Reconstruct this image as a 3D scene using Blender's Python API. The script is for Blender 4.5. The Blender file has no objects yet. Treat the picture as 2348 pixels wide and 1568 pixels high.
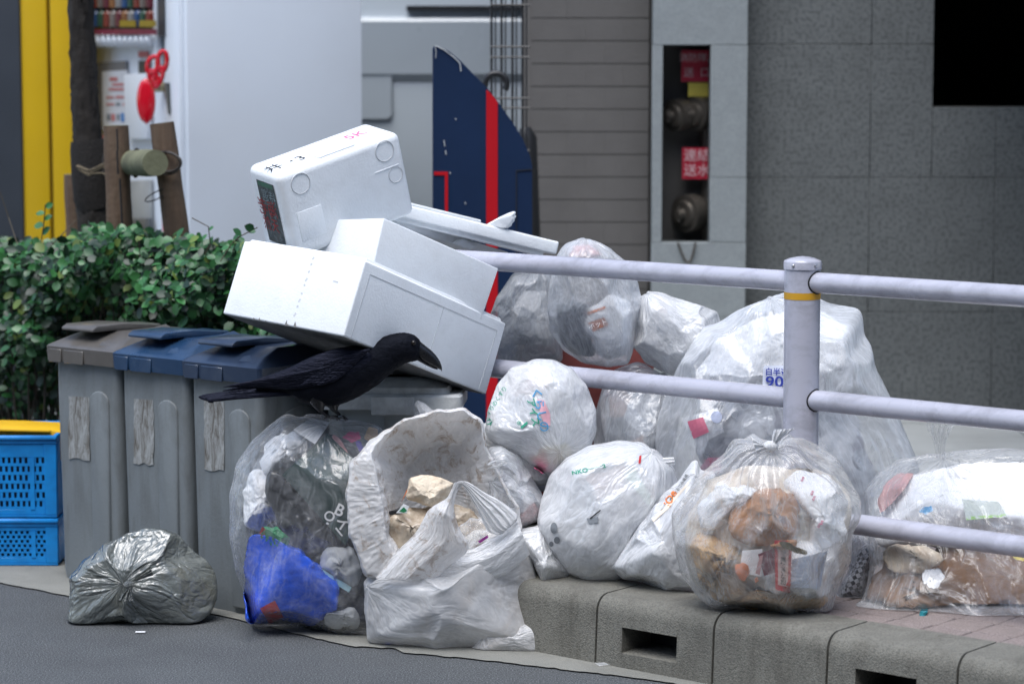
import bpy, bmesh, math, random
import numpy as np
from mathutils import Vector, Matrix
from mathutils.bvhtree import BVHTree
SC = bpy.context.scene
COL = SC.collection
rng = np.random.default_rng(7)
random.seed(7)

# ---------------------------------------------------------------- camera, world, sun, exposure
H, FPX, PITCH = 1.40, 6000.0, math.atan(652 / 6000)
cam_data = bpy.data.cameras.new('camera'); cam = bpy.data.objects.new('camera', cam_data); COL.objects.link(cam)
cam.location = (0, 0, H); cam.rotation_euler = (math.pi / 2 - PITCH, 0, 0)
cam_data.sensor_width = 36.0; cam_data.lens = 36.0 * FPX / 2348.0
cam_data.clip_end = 400.0
cam_data.dof.use_dof = True; cam_data.dof.focus_distance = 6.25; cam_data.dof.aperture_fstop = 3.4
SC.camera = cam
world = bpy.data.worlds.new('World'); SC.world = world; world.use_nodes = True
wn = world.node_tree.nodes; wl = world.node_tree.links
sky = wn.new('ShaderNodeTexSky'); sky.sky_type = 'NISHITA'; sky.sun_disc = False
SUN_EL, SUN_AZ = math.radians(68), math.radians(203)      # azimuth clockwise from +Y
sky.sun_elevation = SUN_EL; sky.sun_rotation = SUN_AZ
sky.air_density = 1.0; sky.dust_density = 2.0; sky.ozone_density = 1.0
bg = wn['Background']; bg.inputs['Strength'].default_value = 0.145
wl.new(sky.outputs[0], bg.inputs['Color'])
sun_d = bpy.data.lights.new('sun', 'SUN'); sun_d.energy = 1.7; sun_d.angle = math.radians(48); sun_d.color = (0.965, 0.985, 1.0)
sun = bpy.data.objects.new('sun', sun_d); COL.objects.link(sun)
sdir = Vector((math.sin(SUN_AZ) * math.cos(SUN_EL), math.cos(SUN_AZ) * math.cos(SUN_EL), math.sin(SUN_EL)))
sun.rotation_euler = sdir.to_track_quat('Z', 'Y').to_euler()
SC.view_settings.view_transform = 'Standard'; SC.view_settings.look = 'None'
SC.view_settings.exposure = 0.84; SC.view_settings.gamma = 1.0
SC.render.engine = 'CYCLES'
SC.cycles.use_denoising = True
SC.cycles.max_bounces = 10; SC.cycles.transparent_max_bounces = 24
SC.cycles.diffuse_bounces = 4; SC.cycles.glossy_bounces = 3; SC.cycles.transmission_bounces = 6
SC.cycles.caustics_reflective = False; SC.cycles.caustics_refractive = False

# ---------------------------------------------------------------- pixel <-> place
FW = np.array([0, math.cos(PITCH), -math.sin(PITCH)]); UP = np.array([0, math.sin(PITCH), math.cos(PITCH)])
RT = np.array([1.0, 0, 0]); CAMP = np.array([0, 0, H]); TOW = -FW
def ray(U, V):
    return FW + RT * ((U - 1174) / FPX) + UP * ((784 - V) / FPX)
def W(U, V, D):
    r = ray(U, V); return CAMP + r * (D / r[1])
def G(U, V, z=0.0):
    r = ray(U, V); return CAMP + r * ((z - H) / r[2])
PX = lambda D: D / FPX
DIR = np.array([0.766, -0.643, 0]); NRM = np.array([-0.643, -0.766, 0])   # along the kerb / toward the road
ZS = 0.155                                                               # pavement height

# ---------------------------------------------------------------- objects
def tag(o, label=None, cat=None, group=None, kind=None):
    if label: o['label'] = label
    if cat: o['category'] = cat
    if group: o['group'] = group
    if kind: o['kind'] = kind
    return o
def empty(name, loc, label=None, cat=None, group=None, kind=None, parent=None):
    o = bpy.data.objects.new(name, None); COL.objects.link(o); o.location = Vector([float(v) for v in loc])
    o.empty_display_size = 0.05
    if parent is not None:
        o.parent = parent; o.location = o.location - wloc(parent)
    return tag(o, label, cat, group, kind)
def wloc(o):
    v = Vector(o.location)
    while o.parent is not None:
        o = o.parent; v += o.location
    return v
def mesh_obj(name, verts, faces, mat, parent=None, smooth=False, label=None, cat=None, group=None, kind=None, mats=None, fmat=None):
    v = np.asarray(verts, dtype=float).reshape(-1, 3)
    if parent is not None:
        org = np.array(wloc(parent))
    else:
        org = np.array([(v[:, 0].min() + v[:, 0].max()) / 2, (v[:, 1].min() + v[:, 1].max()) / 2, v[:, 2].min()])
    me = bpy.data.meshes.new(name)
    if isinstance(faces, np.ndarray):
        n, k = faces.shape
        me.vertices.add(len(v)); me.vertices.foreach_set('co', (v - org).ravel())
        me.loops.add(n * k); me.loops.foreach_set('vertex_index', faces.ravel().astype(np.int32))
        me.polygons.add(n); me.polygons.foreach_set('loop_start', np.arange(0, n * k, k, dtype=np.int32))
        me.update(calc_edges=True); me.validate()
    else:
        me.from_pydata((v - org).tolist(), [], faces); me.update()
    for m in (mats or [mat]): me.materials.append(m)
    if fmat is not None: me.polygons.foreach_set('material_index', np.asarray(fmat, dtype=np.int32))
    if smooth: me.polygons.foreach_set('use_smooth', np.ones(len(me.polygons), dtype=bool))
    o = bpy.data.objects.new(name, me); COL.objects.link(o)
    if parent is not None: o.parent = parent
    else: o.location = Vector(org)
    return tag(o, label, cat, group, kind)

class MB:
    """collects shapes into one mesh"""
    def __init__(s): s.v = []; s.f = []; s.n = 0; s.m = []
    def add(s, v, f, mi=0):
        v = np.asarray(v, dtype=float).reshape(-1, 3)
        s.v.append(v); s.f += [[int(i) + s.n for i in q] for q in f]; s.n += len(v); s.m += [mi] * len(f); return s
    def box(s, o, a, b, c, mi=0):
        """corner o and three edge vectors"""
        o, a, b, c = [np.asarray(x, dtype=float) for x in (o, a, b, c)]
        v = [o, o + a, o + a + b, o + b, o + c, o + a + c, o + a + b + c, o + b + c]
        f = [(0, 3, 2, 1), (4, 5, 6, 7), (0, 1, 5, 4), (1, 2, 6, 5), (2, 3, 7, 6), (3, 0, 4, 7)]
        if np.dot(np.cross(a, b), c) < 0: f = [q[::-1] for q in f]
        return s.add(v, f, mi)
    def aabox(s, lo, hi, mi=0):
        lo = np.array(lo, float); hi = np.array(hi, float); d = hi - lo
        return s.box(lo, (d[0], 0, 0), (0, d[1], 0), (0, 0, d[2]), mi)
    def tube(s, pts, r, n=10, caps=True, mi=0, ell=None):
        pts = np.asarray(pts, float); m = len(pts); rr = np.broadcast_to(np.asarray(r, float), (m,))
        t = np.gradient(pts, axis=0); t /= np.linalg.norm(t, axis=1)[:, None] + 1e-12
        ref = np.array([0, 0, 1.0]) if abs(t[0][2]) < 0.9 else np.array([0, 1.0, 0])
        V = []
        prev = None
        for i in range(m):
            x = np.cross(t[i], ref) if prev is None else prev - t[i] * np.dot(prev, t[i])
            x /= np.linalg.norm(x); prev = x; y = np.cross(t[i], x)
            a = np.arange(n) / n * 2 * np.pi
            V.append(pts[i] + rr[i] * (np.cos(a)[:, None] * x + np.sin(a)[:, None] * y * (1 if ell is None else ell)))
        V = np.concatenate(V); f = []
        for i in range(m - 1):
            for j in range(n):
                k = (j + 1) % n; f.append((i * n + j, i * n + k, (i + 1) * n + k, (i + 1) * n + j))
        if caps:
            f.append(tuple(range(n))[::-1]); f.append(tuple((m - 1) * n + j for j in range(n)))
        return s.add(V, f, mi)
    def prism(s, prof, o, ax, ay, az, L0, L1, mi=0):
        """profile polygon (x,y) in axes ax,ay extruded along az from L0 to L1"""
        o, ax, ay, az = [np.asarray(x, float) for x in (o, ax, ay, az)]
        p = np.array([o + ax * q[0] + ay * q[1] for q in prof]); n = len(prof)
        v = np.concatenate([p + az * L0, p + az * L1])
        f = [(i, (i + 1) % n, n + (i + 1) % n, n + i) for i in range(n)] + [tuple(range(n))[::-1], tuple(range(n, 2 * n))]
        return s.add(v, f, mi)
    def build(s, name, mat, parent=None, bevel=0.0, seg=2, smooth=False, autosmooth=None, **kw):
        v = np.concatenate(s.v)
        mats = mat if isinstance(mat, list) else None
        o = mesh_obj(name, v, s.f, None if mats else mat, parent, mats=mats, fmat=s.m if mats else None, **kw)
        bm = bmesh.new(); bm.from_mesh(o.data)
        bmesh.ops.recalc_face_normals(bm, faces=bm.faces)
        if bevel > 0:
            es = [e for e in bm.edges if len(e.link_faces) == 2 and e.calc_face_angle(0) > 0.5]
            bmesh.ops.bevel(bm, geom=es, offset=bevel, segments=seg, affect='EDGES', profile=0.5, clamp_overlap=True)
        for f in bm.faces: f.smooth = smooth or bevel > 0
        if smooth or bevel > 0:
            for e in bm.edges:
                if len(e.link_faces) == 2 and e.calc_face_angle(0) > (autosmooth or 0.7): e.smooth = False
        bm.to_mesh(o.data); bm.free()
        return o

def text_polys(s, size=1.0, bold=False):
    """filled flat lettering as (verts2d, faces)"""
    cu = bpy.data.curves.new('t', 'FONT'); cu.body = s; cu.size = size; cu.fill_mode = 'FRONT' if hasattr(cu, 'fill_mode') else cu.fill_mode
    cu.dimensions = '2D'; cu.align_x = 'CENTER'; cu.align_y = 'CENTER'; cu.resolution_u = 3
    if bold: cu.offset = 0.02 * size
    ob = bpy.data.objects.new('t', cu); COL.objects.link(ob)
    dg = bpy.context.evaluated_depsgraph_get(); me = bpy.data.meshes.new_from_object(ob.evaluated_get(dg))
    v = np.array([[p.co.x, p.co.y] for p in me.vertices]).reshape(-1, 2); f = [tuple(p.vertices) for p in me.polygons]
    bpy.data.objects.remove(ob); bpy.data.curves.remove(cu); bpy.data.meshes.remove(me)
    return v, f
def text_on(name, s, org, ax, ay, size, mat, parent, label=None, bold=False, sx=1.0):
    v, f = text_polys(s, size, bold)
    if len(v) == 0: return None
    P = np.asarray(org) + np.outer(v[:, 0] * sx, ax) + np.outer(v[:, 1], ay)
    return mesh_obj(name, P, f, mat, parent, label=label)

# ---------------------------------------------------------------- materials
def _nt(name):
    m = bpy.data.materials.new(name); m.use_nodes = True; nt = m.node_tree
    for n in list(nt.nodes): nt.nodes.remove(n)
    return m, nt, nt.nodes, nt.links
def node(N, t, **kw):
    n = N.new(t)
    for k, v in kw.items():
        if isinstance(k, str) and k.startswith('i_'): n.inputs[k[2:].replace('_', ' ')].default_value = v
        else: setattr(n, k, v)
    return n
def ramp(N, L, src, stops):
    r = N.new('ShaderNodeValToRGB'); e = r.color_ramp.elements
    while len(e) < len(stops): e.new(0.5)
    for q, (p, c) in zip(e, stops):
        q.position = p; q.color = (c, c, c, 1) if isinstance(c, (int, float)) else (*c[:3], 1)
    L.new(src, r.inputs[0]); return r
def noise(N, L, scale, detail=4, rough=0.55, vec=None, dist=0.0, out='Fac', stretch=None):
    n = N.new('ShaderNodeTexNoise'); n.inputs['Scale'].default_value = scale; n.inputs['Detail'].default_value = detail
    n.inputs['Roughness'].default_value = rough; n.inputs['Distortion'].default_value = dist
    if vec is None:
        tc = N.new('ShaderNodeTexCoord'); vec = tc.outputs['Object']
    if stretch:
        mp = N.new('ShaderNodeMapping'); mp.inputs['Scale'].default_value = stretch; L.new(vec, mp.inputs[0]); vec = mp.outputs[0]
    L.new(vec, n.inputs['Vector']); return n.outputs[out]
def mixc(N, L, fac, a, b, mode='MIX'):
    m = N.new('ShaderNodeMix'); m.data_type = 'RGBA'; m.blend_type = mode
    for idx, x in ((0, fac), (6, a), (7, b)):
        if isinstance(x, (int, float)): m.inputs[idx].default_value = x
        elif isinstance(x, tuple): m.inputs[idx].default_value = (*x[:3], 1)
        else: L.new(x, m.inputs[idx])
    return m.outputs[2]
def P(name, col, rough=0.5, var=0.12, vs=6.0, bump=0.0, bs=80.0, metal=0.0, dirt=None, dirt_amt=0.4, dirt_scale=9.0,
      spec=0.5, coat=0.0, speck=None, speck_scale=220.0, speck_amt=0.3, stretch=None, trans=0.0, emit=None):
    m, nt, N, L = _nt(name)
    out = N.new('ShaderNodeOutputMaterial'); b = N.new('ShaderNodeBsdfPrincipled'); L.new(b.outputs[0], out.inputs[0])
    c = tuple(col)
    if var > 0:
        n1 = noise(N, L, vs, 5, stretch=stretch)
        r = ramp(N, L, n1, [(0.3, tuple(x * (1 - var) for x in c)), (0.7, tuple(min(1, x * (1 + var)) for x in c))]); cur = r.outputs[0]
    else:
        rgb = N.new('ShaderNodeRGB'); rgb.outputs[0].default_value = (*c, 1); cur = rgb.outputs[0]
    if speck is not None:
        n2 = noise(N, L, speck_scale, 2)
        r2 = ramp(N, L, n2, [(0.48, 0.0), (0.62, speck_amt)]); cur = mixc(N, L, r2.outputs[0], cur, speck)
    if dirt is not None:
        n3 = noise(N, L, dirt_scale, 8, 0.68, dist=0.4, stretch=stretch)
        r3 = ramp(N, L, n3, [(0.46, 0.0), (0.72, dirt_amt)]); cur = mixc(N, L, r3.outputs[0], cur, dirt)
    L.new(cur, b.inputs['Base Color'])
    nr = noise(N, L, vs * 3, 4); mr = N.new('ShaderNodeMapRange'); mr.inputs['To Min'].default_value = max(0.02, rough - 0.1); mr.inputs['To Max'].default_value = min(1, rough + 0.1)
    L.new(nr, mr.inputs[0]); L.new(mr.outputs[0], b.inputs['Roughness'])
    b.inputs['Metallic'].default_value = metal; b.inputs['Specular IOR Level'].default_value = spec
    b.inputs['Coat Weight'].default_value = coat; b.inputs['Transmission Weight'].default_value = trans
    if bump > 0:
        nb = noise(N, L, bs, 3); bp = N.new('ShaderNodeBump'); bp.inputs['Strength'].default_value = min(1, bump); bp.inputs['Distance'].default_value = 0.004
        L.new(nb, bp.inputs['Height']); L.new(bp.outputs[0], b.inputs['Normal'])
    if emit:
        b.inputs['Emission Color'].default_value = (*emit[:3], 1); b.inputs['Emission Strength'].default_value = emit[3]
    return m
def film(name, col=(0.85, 0.87, 0.9), opac=0.45, rough=0.22, gloss=0.9, edge=0.75, stain=None, stain_amt=0.5, stain_scale=9.0,
         bump=0.35, bs=45.0, streak=0.25, stain_lo=0.5, trl=0.32, crease=0.5, streakw=0.5):
    """thin plastic film"""
    m, nt, N, L = _nt(name)
    out = N.new('ShaderNodeOutputMaterial')
    tcx = N.new('ShaderNodeTexCoord'); nd = N.new('ShaderNodeTexNoise'); nd.inputs['Scale'].default_value = 9; nd.inputs['Detail'].default_value = 3; L.new(tcx.outputs['Object'], nd.inputs['Vector'])
    vm_ = N.new('ShaderNodeVectorMath'); vm_.operation = 'MULTIPLY_ADD'; vm_.inputs[1].default_value = (0.16, 0.16, 0.16); L.new(nd.outputs['Color'], vm_.inputs[0]); L.new(tcx.outputs['Object'], vm_.inputs[2])
    vo = N.new('ShaderNodeTexVoronoi'); vo.inputs['Scale'].default_value = bs * 0.42; L.new(vm_.outputs[0], vo.inputs['Vector'])
    vo2 = N.new('ShaderNodeTexVoronoi'); vo2.inputs['Scale'].default_value = bs * 1.25; L.new(vm_.outputs[0], vo2.inputs['Vector'])
    ad = N.new('ShaderNodeMath'); ad.operation = 'MULTIPLY_ADD'; ad.inputs[1].default_value = 0.3; L.new(vo2.outputs[0], ad.inputs[0]); L.new(vo.outputs[0], ad.inputs[2])
    at = N.new('ShaderNodeAttribute'); at.attribute_name = 'fold'
    def ridge(A_, B_, det=2, dist=0.35):
        mp = N.new('ShaderNodeMapping'); mp.inputs['Scale'].default_value = (A_, A_, B_); L.new(at.outputs['Vector'], mp.inputs[0])
        n_ = N.new('ShaderNodeTexNoise'); n_.inputs['Scale'].default_value = 1.0; n_.inputs['Detail'].default_value = det; n_.inputs['Distortion'].default_value = dist; L.new(mp.outputs[0], n_.inputs['Vector'])
        a1 = N.new('ShaderNodeMath'); a1.operation = 'SUBTRACT'; a1.inputs[1].default_value = 0.5; L.new(n_.outputs['Fac'], a1.inputs[0])
        a2 = N.new('ShaderNodeMath'); a2.operation = 'ABSOLUTE'; L.new(a1.outputs[0], a2.inputs[0])
        a3 = N.new('ShaderNodeMath'); a3.operation = 'MULTIPLY_ADD'; a3.inputs[1].default_value = -4.0; a3.inputs[2].default_value = 1.0; a3.use_clamp = True; L.new(a2.outputs[0], a3.inputs[0]); return a3.outputs[0]
    r1 = ridge(2.3, 4.2, 2, .8); r2 = ridge(6.0, 10.0, 3, 1.0)
    rs = N.new('ShaderNodeMath'); rs.operation = 'MULTIPLY_ADD'; rs.inputs[1].default_value = 0.24; L.new(r2, rs.inputs[0]); L.new(r1, rs.inputs[2])
    ax_ = N.new('ShaderNodeMath'); ax_.operation = 'MULTIPLY_ADD'; ax_.inputs[1].default_value = 0.45; L.new(ad.outputs[0], ax_.inputs[0]); L.new(rs.outputs[0], ax_.inputs[2]); ad = ax_
    rp = N.new('ShaderNodeMath'); rp.operation = 'POWER'; rp.inputs[1].default_value = 5.0; L.new(r2, rp.inputs[0])
    rq = N.new('ShaderNodeMath'); rq.operation = 'MULTIPLY_ADD'; rq.inputs[1].default_value = 0.35; L.new(rp.outputs[0], rq.inputs[0]); 
    rq2 = N.new('ShaderNodeMath'); rq2.operation = 'POWER'; rq2.inputs[1].default_value = 4.0; L.new(r1, rq2.inputs[0]); rq3 = N.new('ShaderNodeMath'); rq3.operation = 'MULTIPLY'; rq3.inputs[1].default_value = 0.22; L.new(rq2.outputs[0], rq3.inputs[0]); L.new(rq3.outputs[0], rq.inputs[2])
    bp = N.new('ShaderNodeBump'); bp.inputs['Strength'].default_value = bump; bp.inputs['Distance'].default_value = 0.009
    L.new(ad.outputs[0], bp.inputs['Height'])
    # colour with stains
    cur = None
    rgb = N.new('ShaderNodeRGB'); rgb.outputs[0].default_value = (*col, 1); cur = rgb.outputs[0]
    st = None
    if stain is not None:
        ns = noise(N, L, stain_scale, 9, 0.72, dist=0.8); r = ramp(N, L, ns, [(stain_lo, 0.0), (stain_lo + 0.16, stain_amt)]); st = r.outputs[0]
        cur = mixc(N, L, st, cur, stain)
    dif = N.new('ShaderNodeBsdfDiffuse'); L.new(cur, dif.inputs[0]); L.new(bp.outputs[0], dif.inputs['Normal'])
    tr = N.new('ShaderNodeBsdfTranslucent'); L.new(cur, tr.inputs[0]); L.new(bp.outputs[0], tr.inputs['Normal'])
    mx = N.new('ShaderNodeMixShader'); mx.inputs[0].default_value = trl; L.new(dif.outputs[0], mx.inputs[1]); L.new(tr.outputs[0], mx.inputs[2])
    tp = N.new('ShaderNodeBsdfTransparent')
    lw = N.new('ShaderNodeLayerWeight'); lw.inputs[0].default_value = 0.5; L.new(bp.outputs[0], lw.inputs['Normal'])
    pw = N.new('ShaderNodeMath'); pw.operation = 'POWER'; pw.inputs[1].default_value = 1.6; L.new(lw.outputs['Facing'], pw.inputs[0])
    # opacity = opac + streak*(noise-.5) + edge*facing
    n4 = noise(N, L, 16.0, 5, 0.6, dist=1.5)
    s1 = N.new('ShaderNodeMath'); s1.operation = 'MULTIPLY_ADD'; s1.inputs[1].default_value = streak * 2; s1.inputs[2].default_value = opac - streak; L.new(n4, s1.inputs[0])
    s2 = N.new('ShaderNodeMath'); s2.operation = 'MULTIPLY_ADD'; s2.inputs[1].default_value = edge; s2.use_clamp = True; L.new(pw.outputs[0], s2.inputs[0]); L.new(s1.outputs[0], s2.inputs[2])
    ge = N.new('ShaderNodeNewGeometry'); mrp = N.new('ShaderNodeMapRange'); mrp.inputs['From Min'].default_value = 0.515; mrp.inputs['From Max'].default_value = 0.60; mrp.inputs['To Max'].default_value = crease; L.new(ge.outputs['Pointiness'], mrp.inputs[0])
    s5 = N.new('ShaderNodeMath'); s5.operation = 'ADD'; s5.use_clamp = True; L.new(s2.outputs[0], s5.inputs[0]); L.new(mrp.outputs[0], s5.inputs[1])
    s6 = N.new('ShaderNodeMath'); s6.operation = 'MULTIPLY_ADD'; s6.use_clamp = True; s6.inputs[1].default_value = streakw; L.new(rq.outputs[0], s6.inputs[0]); L.new(s5.outputs[0], s6.inputs[2]); op = s6.outputs[0]
    if st is not None:
        s3 = N.new('ShaderNodeMath'); s3.operation = 'MULTIPLY_ADD'; s3.inputs[1].default_value = 0.5; s3.use_clamp = True; L.new(st, s3.inputs[0]); L.new(op, s3.inputs[2]); op = s3.outputs[0]
    mo = N.new('ShaderNodeMixShader'); L.new(op, mo.inputs[0]); L.new(tp.outputs[0], mo.inputs[1]); L.new(mx.outputs[0], mo.inputs[2])
    gl = N.new('ShaderNodeBsdfGlossy'); gl.inputs['Roughness'].default_value = rough; L.new(bp.outputs[0], gl.inputs['Normal'])
    p3 = N.new('ShaderNodeMath'); p3.operation = 'POWER'; p3.inputs[1].default_value = 3.0; L.new(lw.outputs['Facing'], p3.inputs[0])
    fm = N.new('ShaderNodeMath'); fm.operation = 'MULTIPLY_ADD'; fm.inputs[1].default_value = 0.45 * gloss; fm.inputs[2].default_value = 0.055 * gloss; fm.use_clamp = True; L.new(p3.outputs[0], fm.inputs[0])
    mg = N.new('ShaderNodeMixShader'); L.new(fm.outputs[0], mg.inputs[0]); L.new(mo.outputs[0], mg.inputs[1]); L.new(gl.outputs[0], mg.inputs[2])
    L.new(mg.outputs[0], out.inputs[0])
    return m

# ---------------------------------------------------------------- crumpled sheets
def relax(B, gu, gv, iters, kf, kb, amp, seed, periodic=True, fixed=None):
    """sheet on an elastic bed whose rest lengths are longer than the bed: it buckles into folds"""
    r = np.random.default_rng(seed)
    X = B + r.normal(0, 1, B.shape) * amp
    nv, nu = B.shape[:2]
    def du(A): return np.roll(A, -1, 1) - A
    def norm(A): return np.sqrt((A * A).sum(-1, keepdims=True)) + 1e-9
    gu = np.broadcast_to(np.asarray(gu, float).reshape(-1, 1, 1) if np.ndim(gu) == 1 else gu, (nv, nu, 1)) if np.ndim(gu) < 3 else gu
    gv = np.broadcast_to(gv, (nv, nu, 1)) if np.ndim(gv) < 3 else gv
    Lu = norm(du(B)) * (1 + gu); Lv = norm(B[1:] - B[:-1]) * (1 + gv[:-1])
    gd = (1 + (gu + gv) / 2)[:-1]
    D1 = np.roll(B, -1, 1)[1:] - B[:-1]; D2 = B[1:] - np.roll(B, -1, 1)[:-1]
    L1 = norm(D1) * gd; L2 = norm(D2) * gd
    wu = np.ones((nv, nu, 1))
    if not periodic: wu[:, -1] = 0
    for it in range(iters):
        C = np.zeros_like(X)
        d = du(X); l = norm(d); c = d * (0.5 * (l - Lu) / l) * wu; C += c; C -= np.roll(c, 1, 1)
        d = X[1:] - X[:-1]; l = norm(d); c = d * (0.5 * (l - Lv) / l); C[:-1] += c; C[1:] -= c
        w = wu[:-1]
        d = np.roll(X, -1, 1)[1:] - X[:-1]; l = norm(d); c = d * (0.35 * (l - L1) / l) * w; C[:-1] += c; C[1:] -= np.roll(c, 1, 1)
        d = X[1:] - np.roll(X, -1, 1)[:-1]; l = norm(d); c = d * (0.35 * (l - L2) / l) * w; C[1:] -= c; C[:-1] += np.roll(c, 1, 1)
        X = X + C * 0.42
        # bending: smooth the offset from the bed
        O = X - B
        if periodic: lu = np.roll(O, 1, 1) + np.roll(O, -1, 1) - 2 * O
        else:
            lu = np.zeros_like(O); lu[:, 1:-1] = O[:, 2:] + O[:, :-2] - 2 * O[:, 1:-1]
        lv = np.zeros_like(O); lv[1:-1] = O[2:] + O[:-2] - 2 * O[1:-1]
        X = X + kb * (lu + lv) + kf * (B - X)
        if fixed is not None: X[fixed] = B[fixed]
    return X
def upsample(X, k, periodic=True):
    nv, nu = X.shape[:2]
    if periodic:
        a = np.arange(nu * k) / k; i = a.astype(int) % nu; j = (i + 1) % nu
    else:
        a = np.linspace(0, nu - 1, (nu - 1) * k + 1); i = np.minimum(a.astype(int), nu - 2); j = i + 1; 
    f = (a - np.floor(a)) if periodic else (a - i)
    Y = X[:, i] * (1 - f)[None, :, None] + X[:, j] * f[None, :, None]
    b = np.linspace(0, nv - 1, (nv - 1) * k + 1); p = np.minimum(b.astype(int), nv - 2); g = b - p
    Z = Y[p] * (1 - g)[:, None, None] + Y[p + 1] * g[:, None, None]
    for _ in range(k):
        if periodic: Z = 0.5 * Z + 0.25 * (np.roll(Z, 1, 1) + np.roll(Z, -1, 1))
        else: Z[:, 1:-1] = 0.5 * Z[:, 1:-1] + 0.25 * (Z[:, 2:] + Z[:, :-2])
        Z[1:-1] = 0.5 * Z[1:-1] + 0.25 * (Z[2:] + Z[:-2])
    return Z
def radial(poly, c, th):
    """distance from centre to outline along angle th (image axes: x right, y up)"""
    p = np.array([((u - c[0]), -(v - c[1])) for u, v in poly], float)
    q = np.roll(p, -1, 0); out = np.zeros_like(th)
    d = np.stack([np.cos(th), np.sin(th)], -1)
    for a, b in zip(p, q):
        e = b - a; den = d[..., 0] * e[1] - d[..., 1] * e[0]
        den = np.where(abs(den) < 1e-9, 1e-9, den)
        t = (a[0] * e[1] - a[1] * e[0]) / den; s = (a[0] * d[..., 1] - a[1] * d[..., 0]) / den
        ok = (t > 0) & (s >= -1e-6) & (s <= 1 + 1e-6); out = np.where(ok & (t > out), t, out)
    return out
RTAB = {}
def radial_s(poly, c, th):
    key = (tuple(poly), tuple(c))
    if key not in RTAB:
        t = np.linspace(-np.pi, np.pi, 361)[:-1]; R = radial(poly, c, t)
        for _ in range(3): R = 0.5 * R + 0.25 * (np.roll(R, 1) + np.roll(R, -1))
        RTAB[key] = (t, R)
    t, R = RTAB[key]
    return np.interp(th, np.append(t, np.pi), np.append(R, R[0]))
def centroid(poly):
    p = np.array(poly, float); return ((p[:, 0].min() + p[:, 0].max()) / 2, (p[:, 1].min() + p[:, 1].max()) / 2)
def grid_faces(nv, nu, periodic=True, off=0):
    i = np.arange(nv - 1)[:, None]; j = np.arange(nu if periodic else nu - 1)[None, :]
    k = (j + 1) % nu
    return np.stack([i * nu + j, i * nu + k, (i + 1) * nu + k, (i + 1) * nu + j], -1).reshape(-1, 4) + off
def blob_base(poly, D, thick, pole=(0, 1, 0.2), nu=72, nv=44, centre=None, squash=1.0, tilt=0.0, cuts=0, cseed=1, cdepth=(0.80, 0.96)):
    c = centre or centroid(poly); s = PX(D)
    org = W(c[0], c[1], D)
    z = np.array(pole, float); z /= np.linalg.norm(z)
    x = np.cross(z, [0, 0, 1.0]) if abs(z[2]) < 0.9 else np.cross(z, [0, 1.0, 0]); x /= np.linalg.norm(x); y = np.cross(z, x)
    v = np.linspace(0.02, np.pi - 0.02, nv)[:, None]; u = (np.arange(nu) / nu * 2 * np.pi)[None, :]
    S = (np.sin(v) * np.cos(u))[..., None] * x + (np.sin(v) * np.sin(u))[..., None] * y + (np.cos(v) * np.ones_like(u))[..., None] * z
    if cuts:
        rc = np.random.default_rng(cseed + 100)
        for _ in range(cuts):
            n_ = rc.normal(0, 1, 3); n_[2] = (abs(n_[2]) + .35) * (1 if rc.random() < .85 else -1) * 1.4; n_ /= np.linalg.norm(n_); h = rc.uniform(*cdepth); ex = S @ n_ - h
            S = S - np.maximum(ex, 0)[..., None] * n_ * 0.92
    a, b, cc = S[..., 0], S[..., 1], S[..., 2]
    rho = np.sqrt(a * a + b * b); th = np.arctan2(b, a); R = radial_s(poly, c, th) * s
    e = squash
    rho2 = rho ** (1.0 / e) if e != 1 else rho
    c2 = np.sign(cc) * np.abs(cc) ** 0.9
    Pw = org + (R * rho2 * np.cos(th))[..., None] * RT + (R * rho2 * np.sin(th))[..., None] * UP + (c2 * thick)[..., None] * TOW
    if tilt: Pw = Pw + (R * rho2 * np.sin(th) * tilt)[..., None] * TOW
    return Pw
def crumple(B, g=0.06, g2=0.03, pleat=0.0, up=3, seed=1, amp=0.004, it=(60, 26), kb=(0.06, 0.02), kf=(0.01, 0.03), ground=None, periodic=True, floor_keep=True, gan=(1.0, .8)):
    nv = B.shape[0]
    row = np.linspace(0, 1, nv)
    gu = g + pleat * 1.5 * np.exp(-row * 3.2)
    X = relax(B, gu * gan[0], g * gan[1], it[0], kf[0], kb[0], amp, seed, periodic)
    if ground is not None: X[..., 2] = np.maximum(X[..., 2], ground)
    Z = upsample(X, up, periodic)
    if g2 > 0: Z = relax(Z, g2, g2, it[1], kf[1], kb[1], amp * 0.25, seed + 5, periodic)
    if ground is not None: Z[..., 2] = np.maximum(Z[..., 2], ground + 0.001)
    return Z
def sheet_obj(name, Z, mat, parent=None, periodic=True, smooth=True, close=True, **kw):
    nv, nu = Z.shape[:2]; F = grid_faces(nv, nu, periodic); V = Z.reshape(-1, 3)
    o = mesh_obj(name, V, F, mat, parent, smooth=smooth, **kw)
    add_fold(o, nv, nu, periodic)
    return o
def add_fold(o, nv, nu, periodic=True):
    u = np.arange(nu) / nu * 2 * np.pi; v = np.linspace(0, 1, nv); A = np.zeros((nv, nu, 3)); sd = (hash(o.name) % 97) * 0 + len(bpy.data.objects) % 89 * 3.7
    if periodic: A[..., 0] = np.cos(u); A[..., 1] = np.sin(u)
    else: A[..., 0] = np.arange(nu) / nu * 3.0
    A[..., 2] = v[:, None]; A = A + np.array([sd, 0, 0])
    at = o.data.attributes.new('fold', 'FLOAT_VECTOR', 'POINT'); at.data.foreach_set('vector', A.ravel().astype(np.float32))
def bvh_of(Z, periodic=True):
    nv, nu = Z.shape[:2]
    return BVHTree.FromPolygons([Vector(p) for p in Z.reshape(-1, 3)], grid_faces(nv, nu, periodic).tolist())
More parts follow.
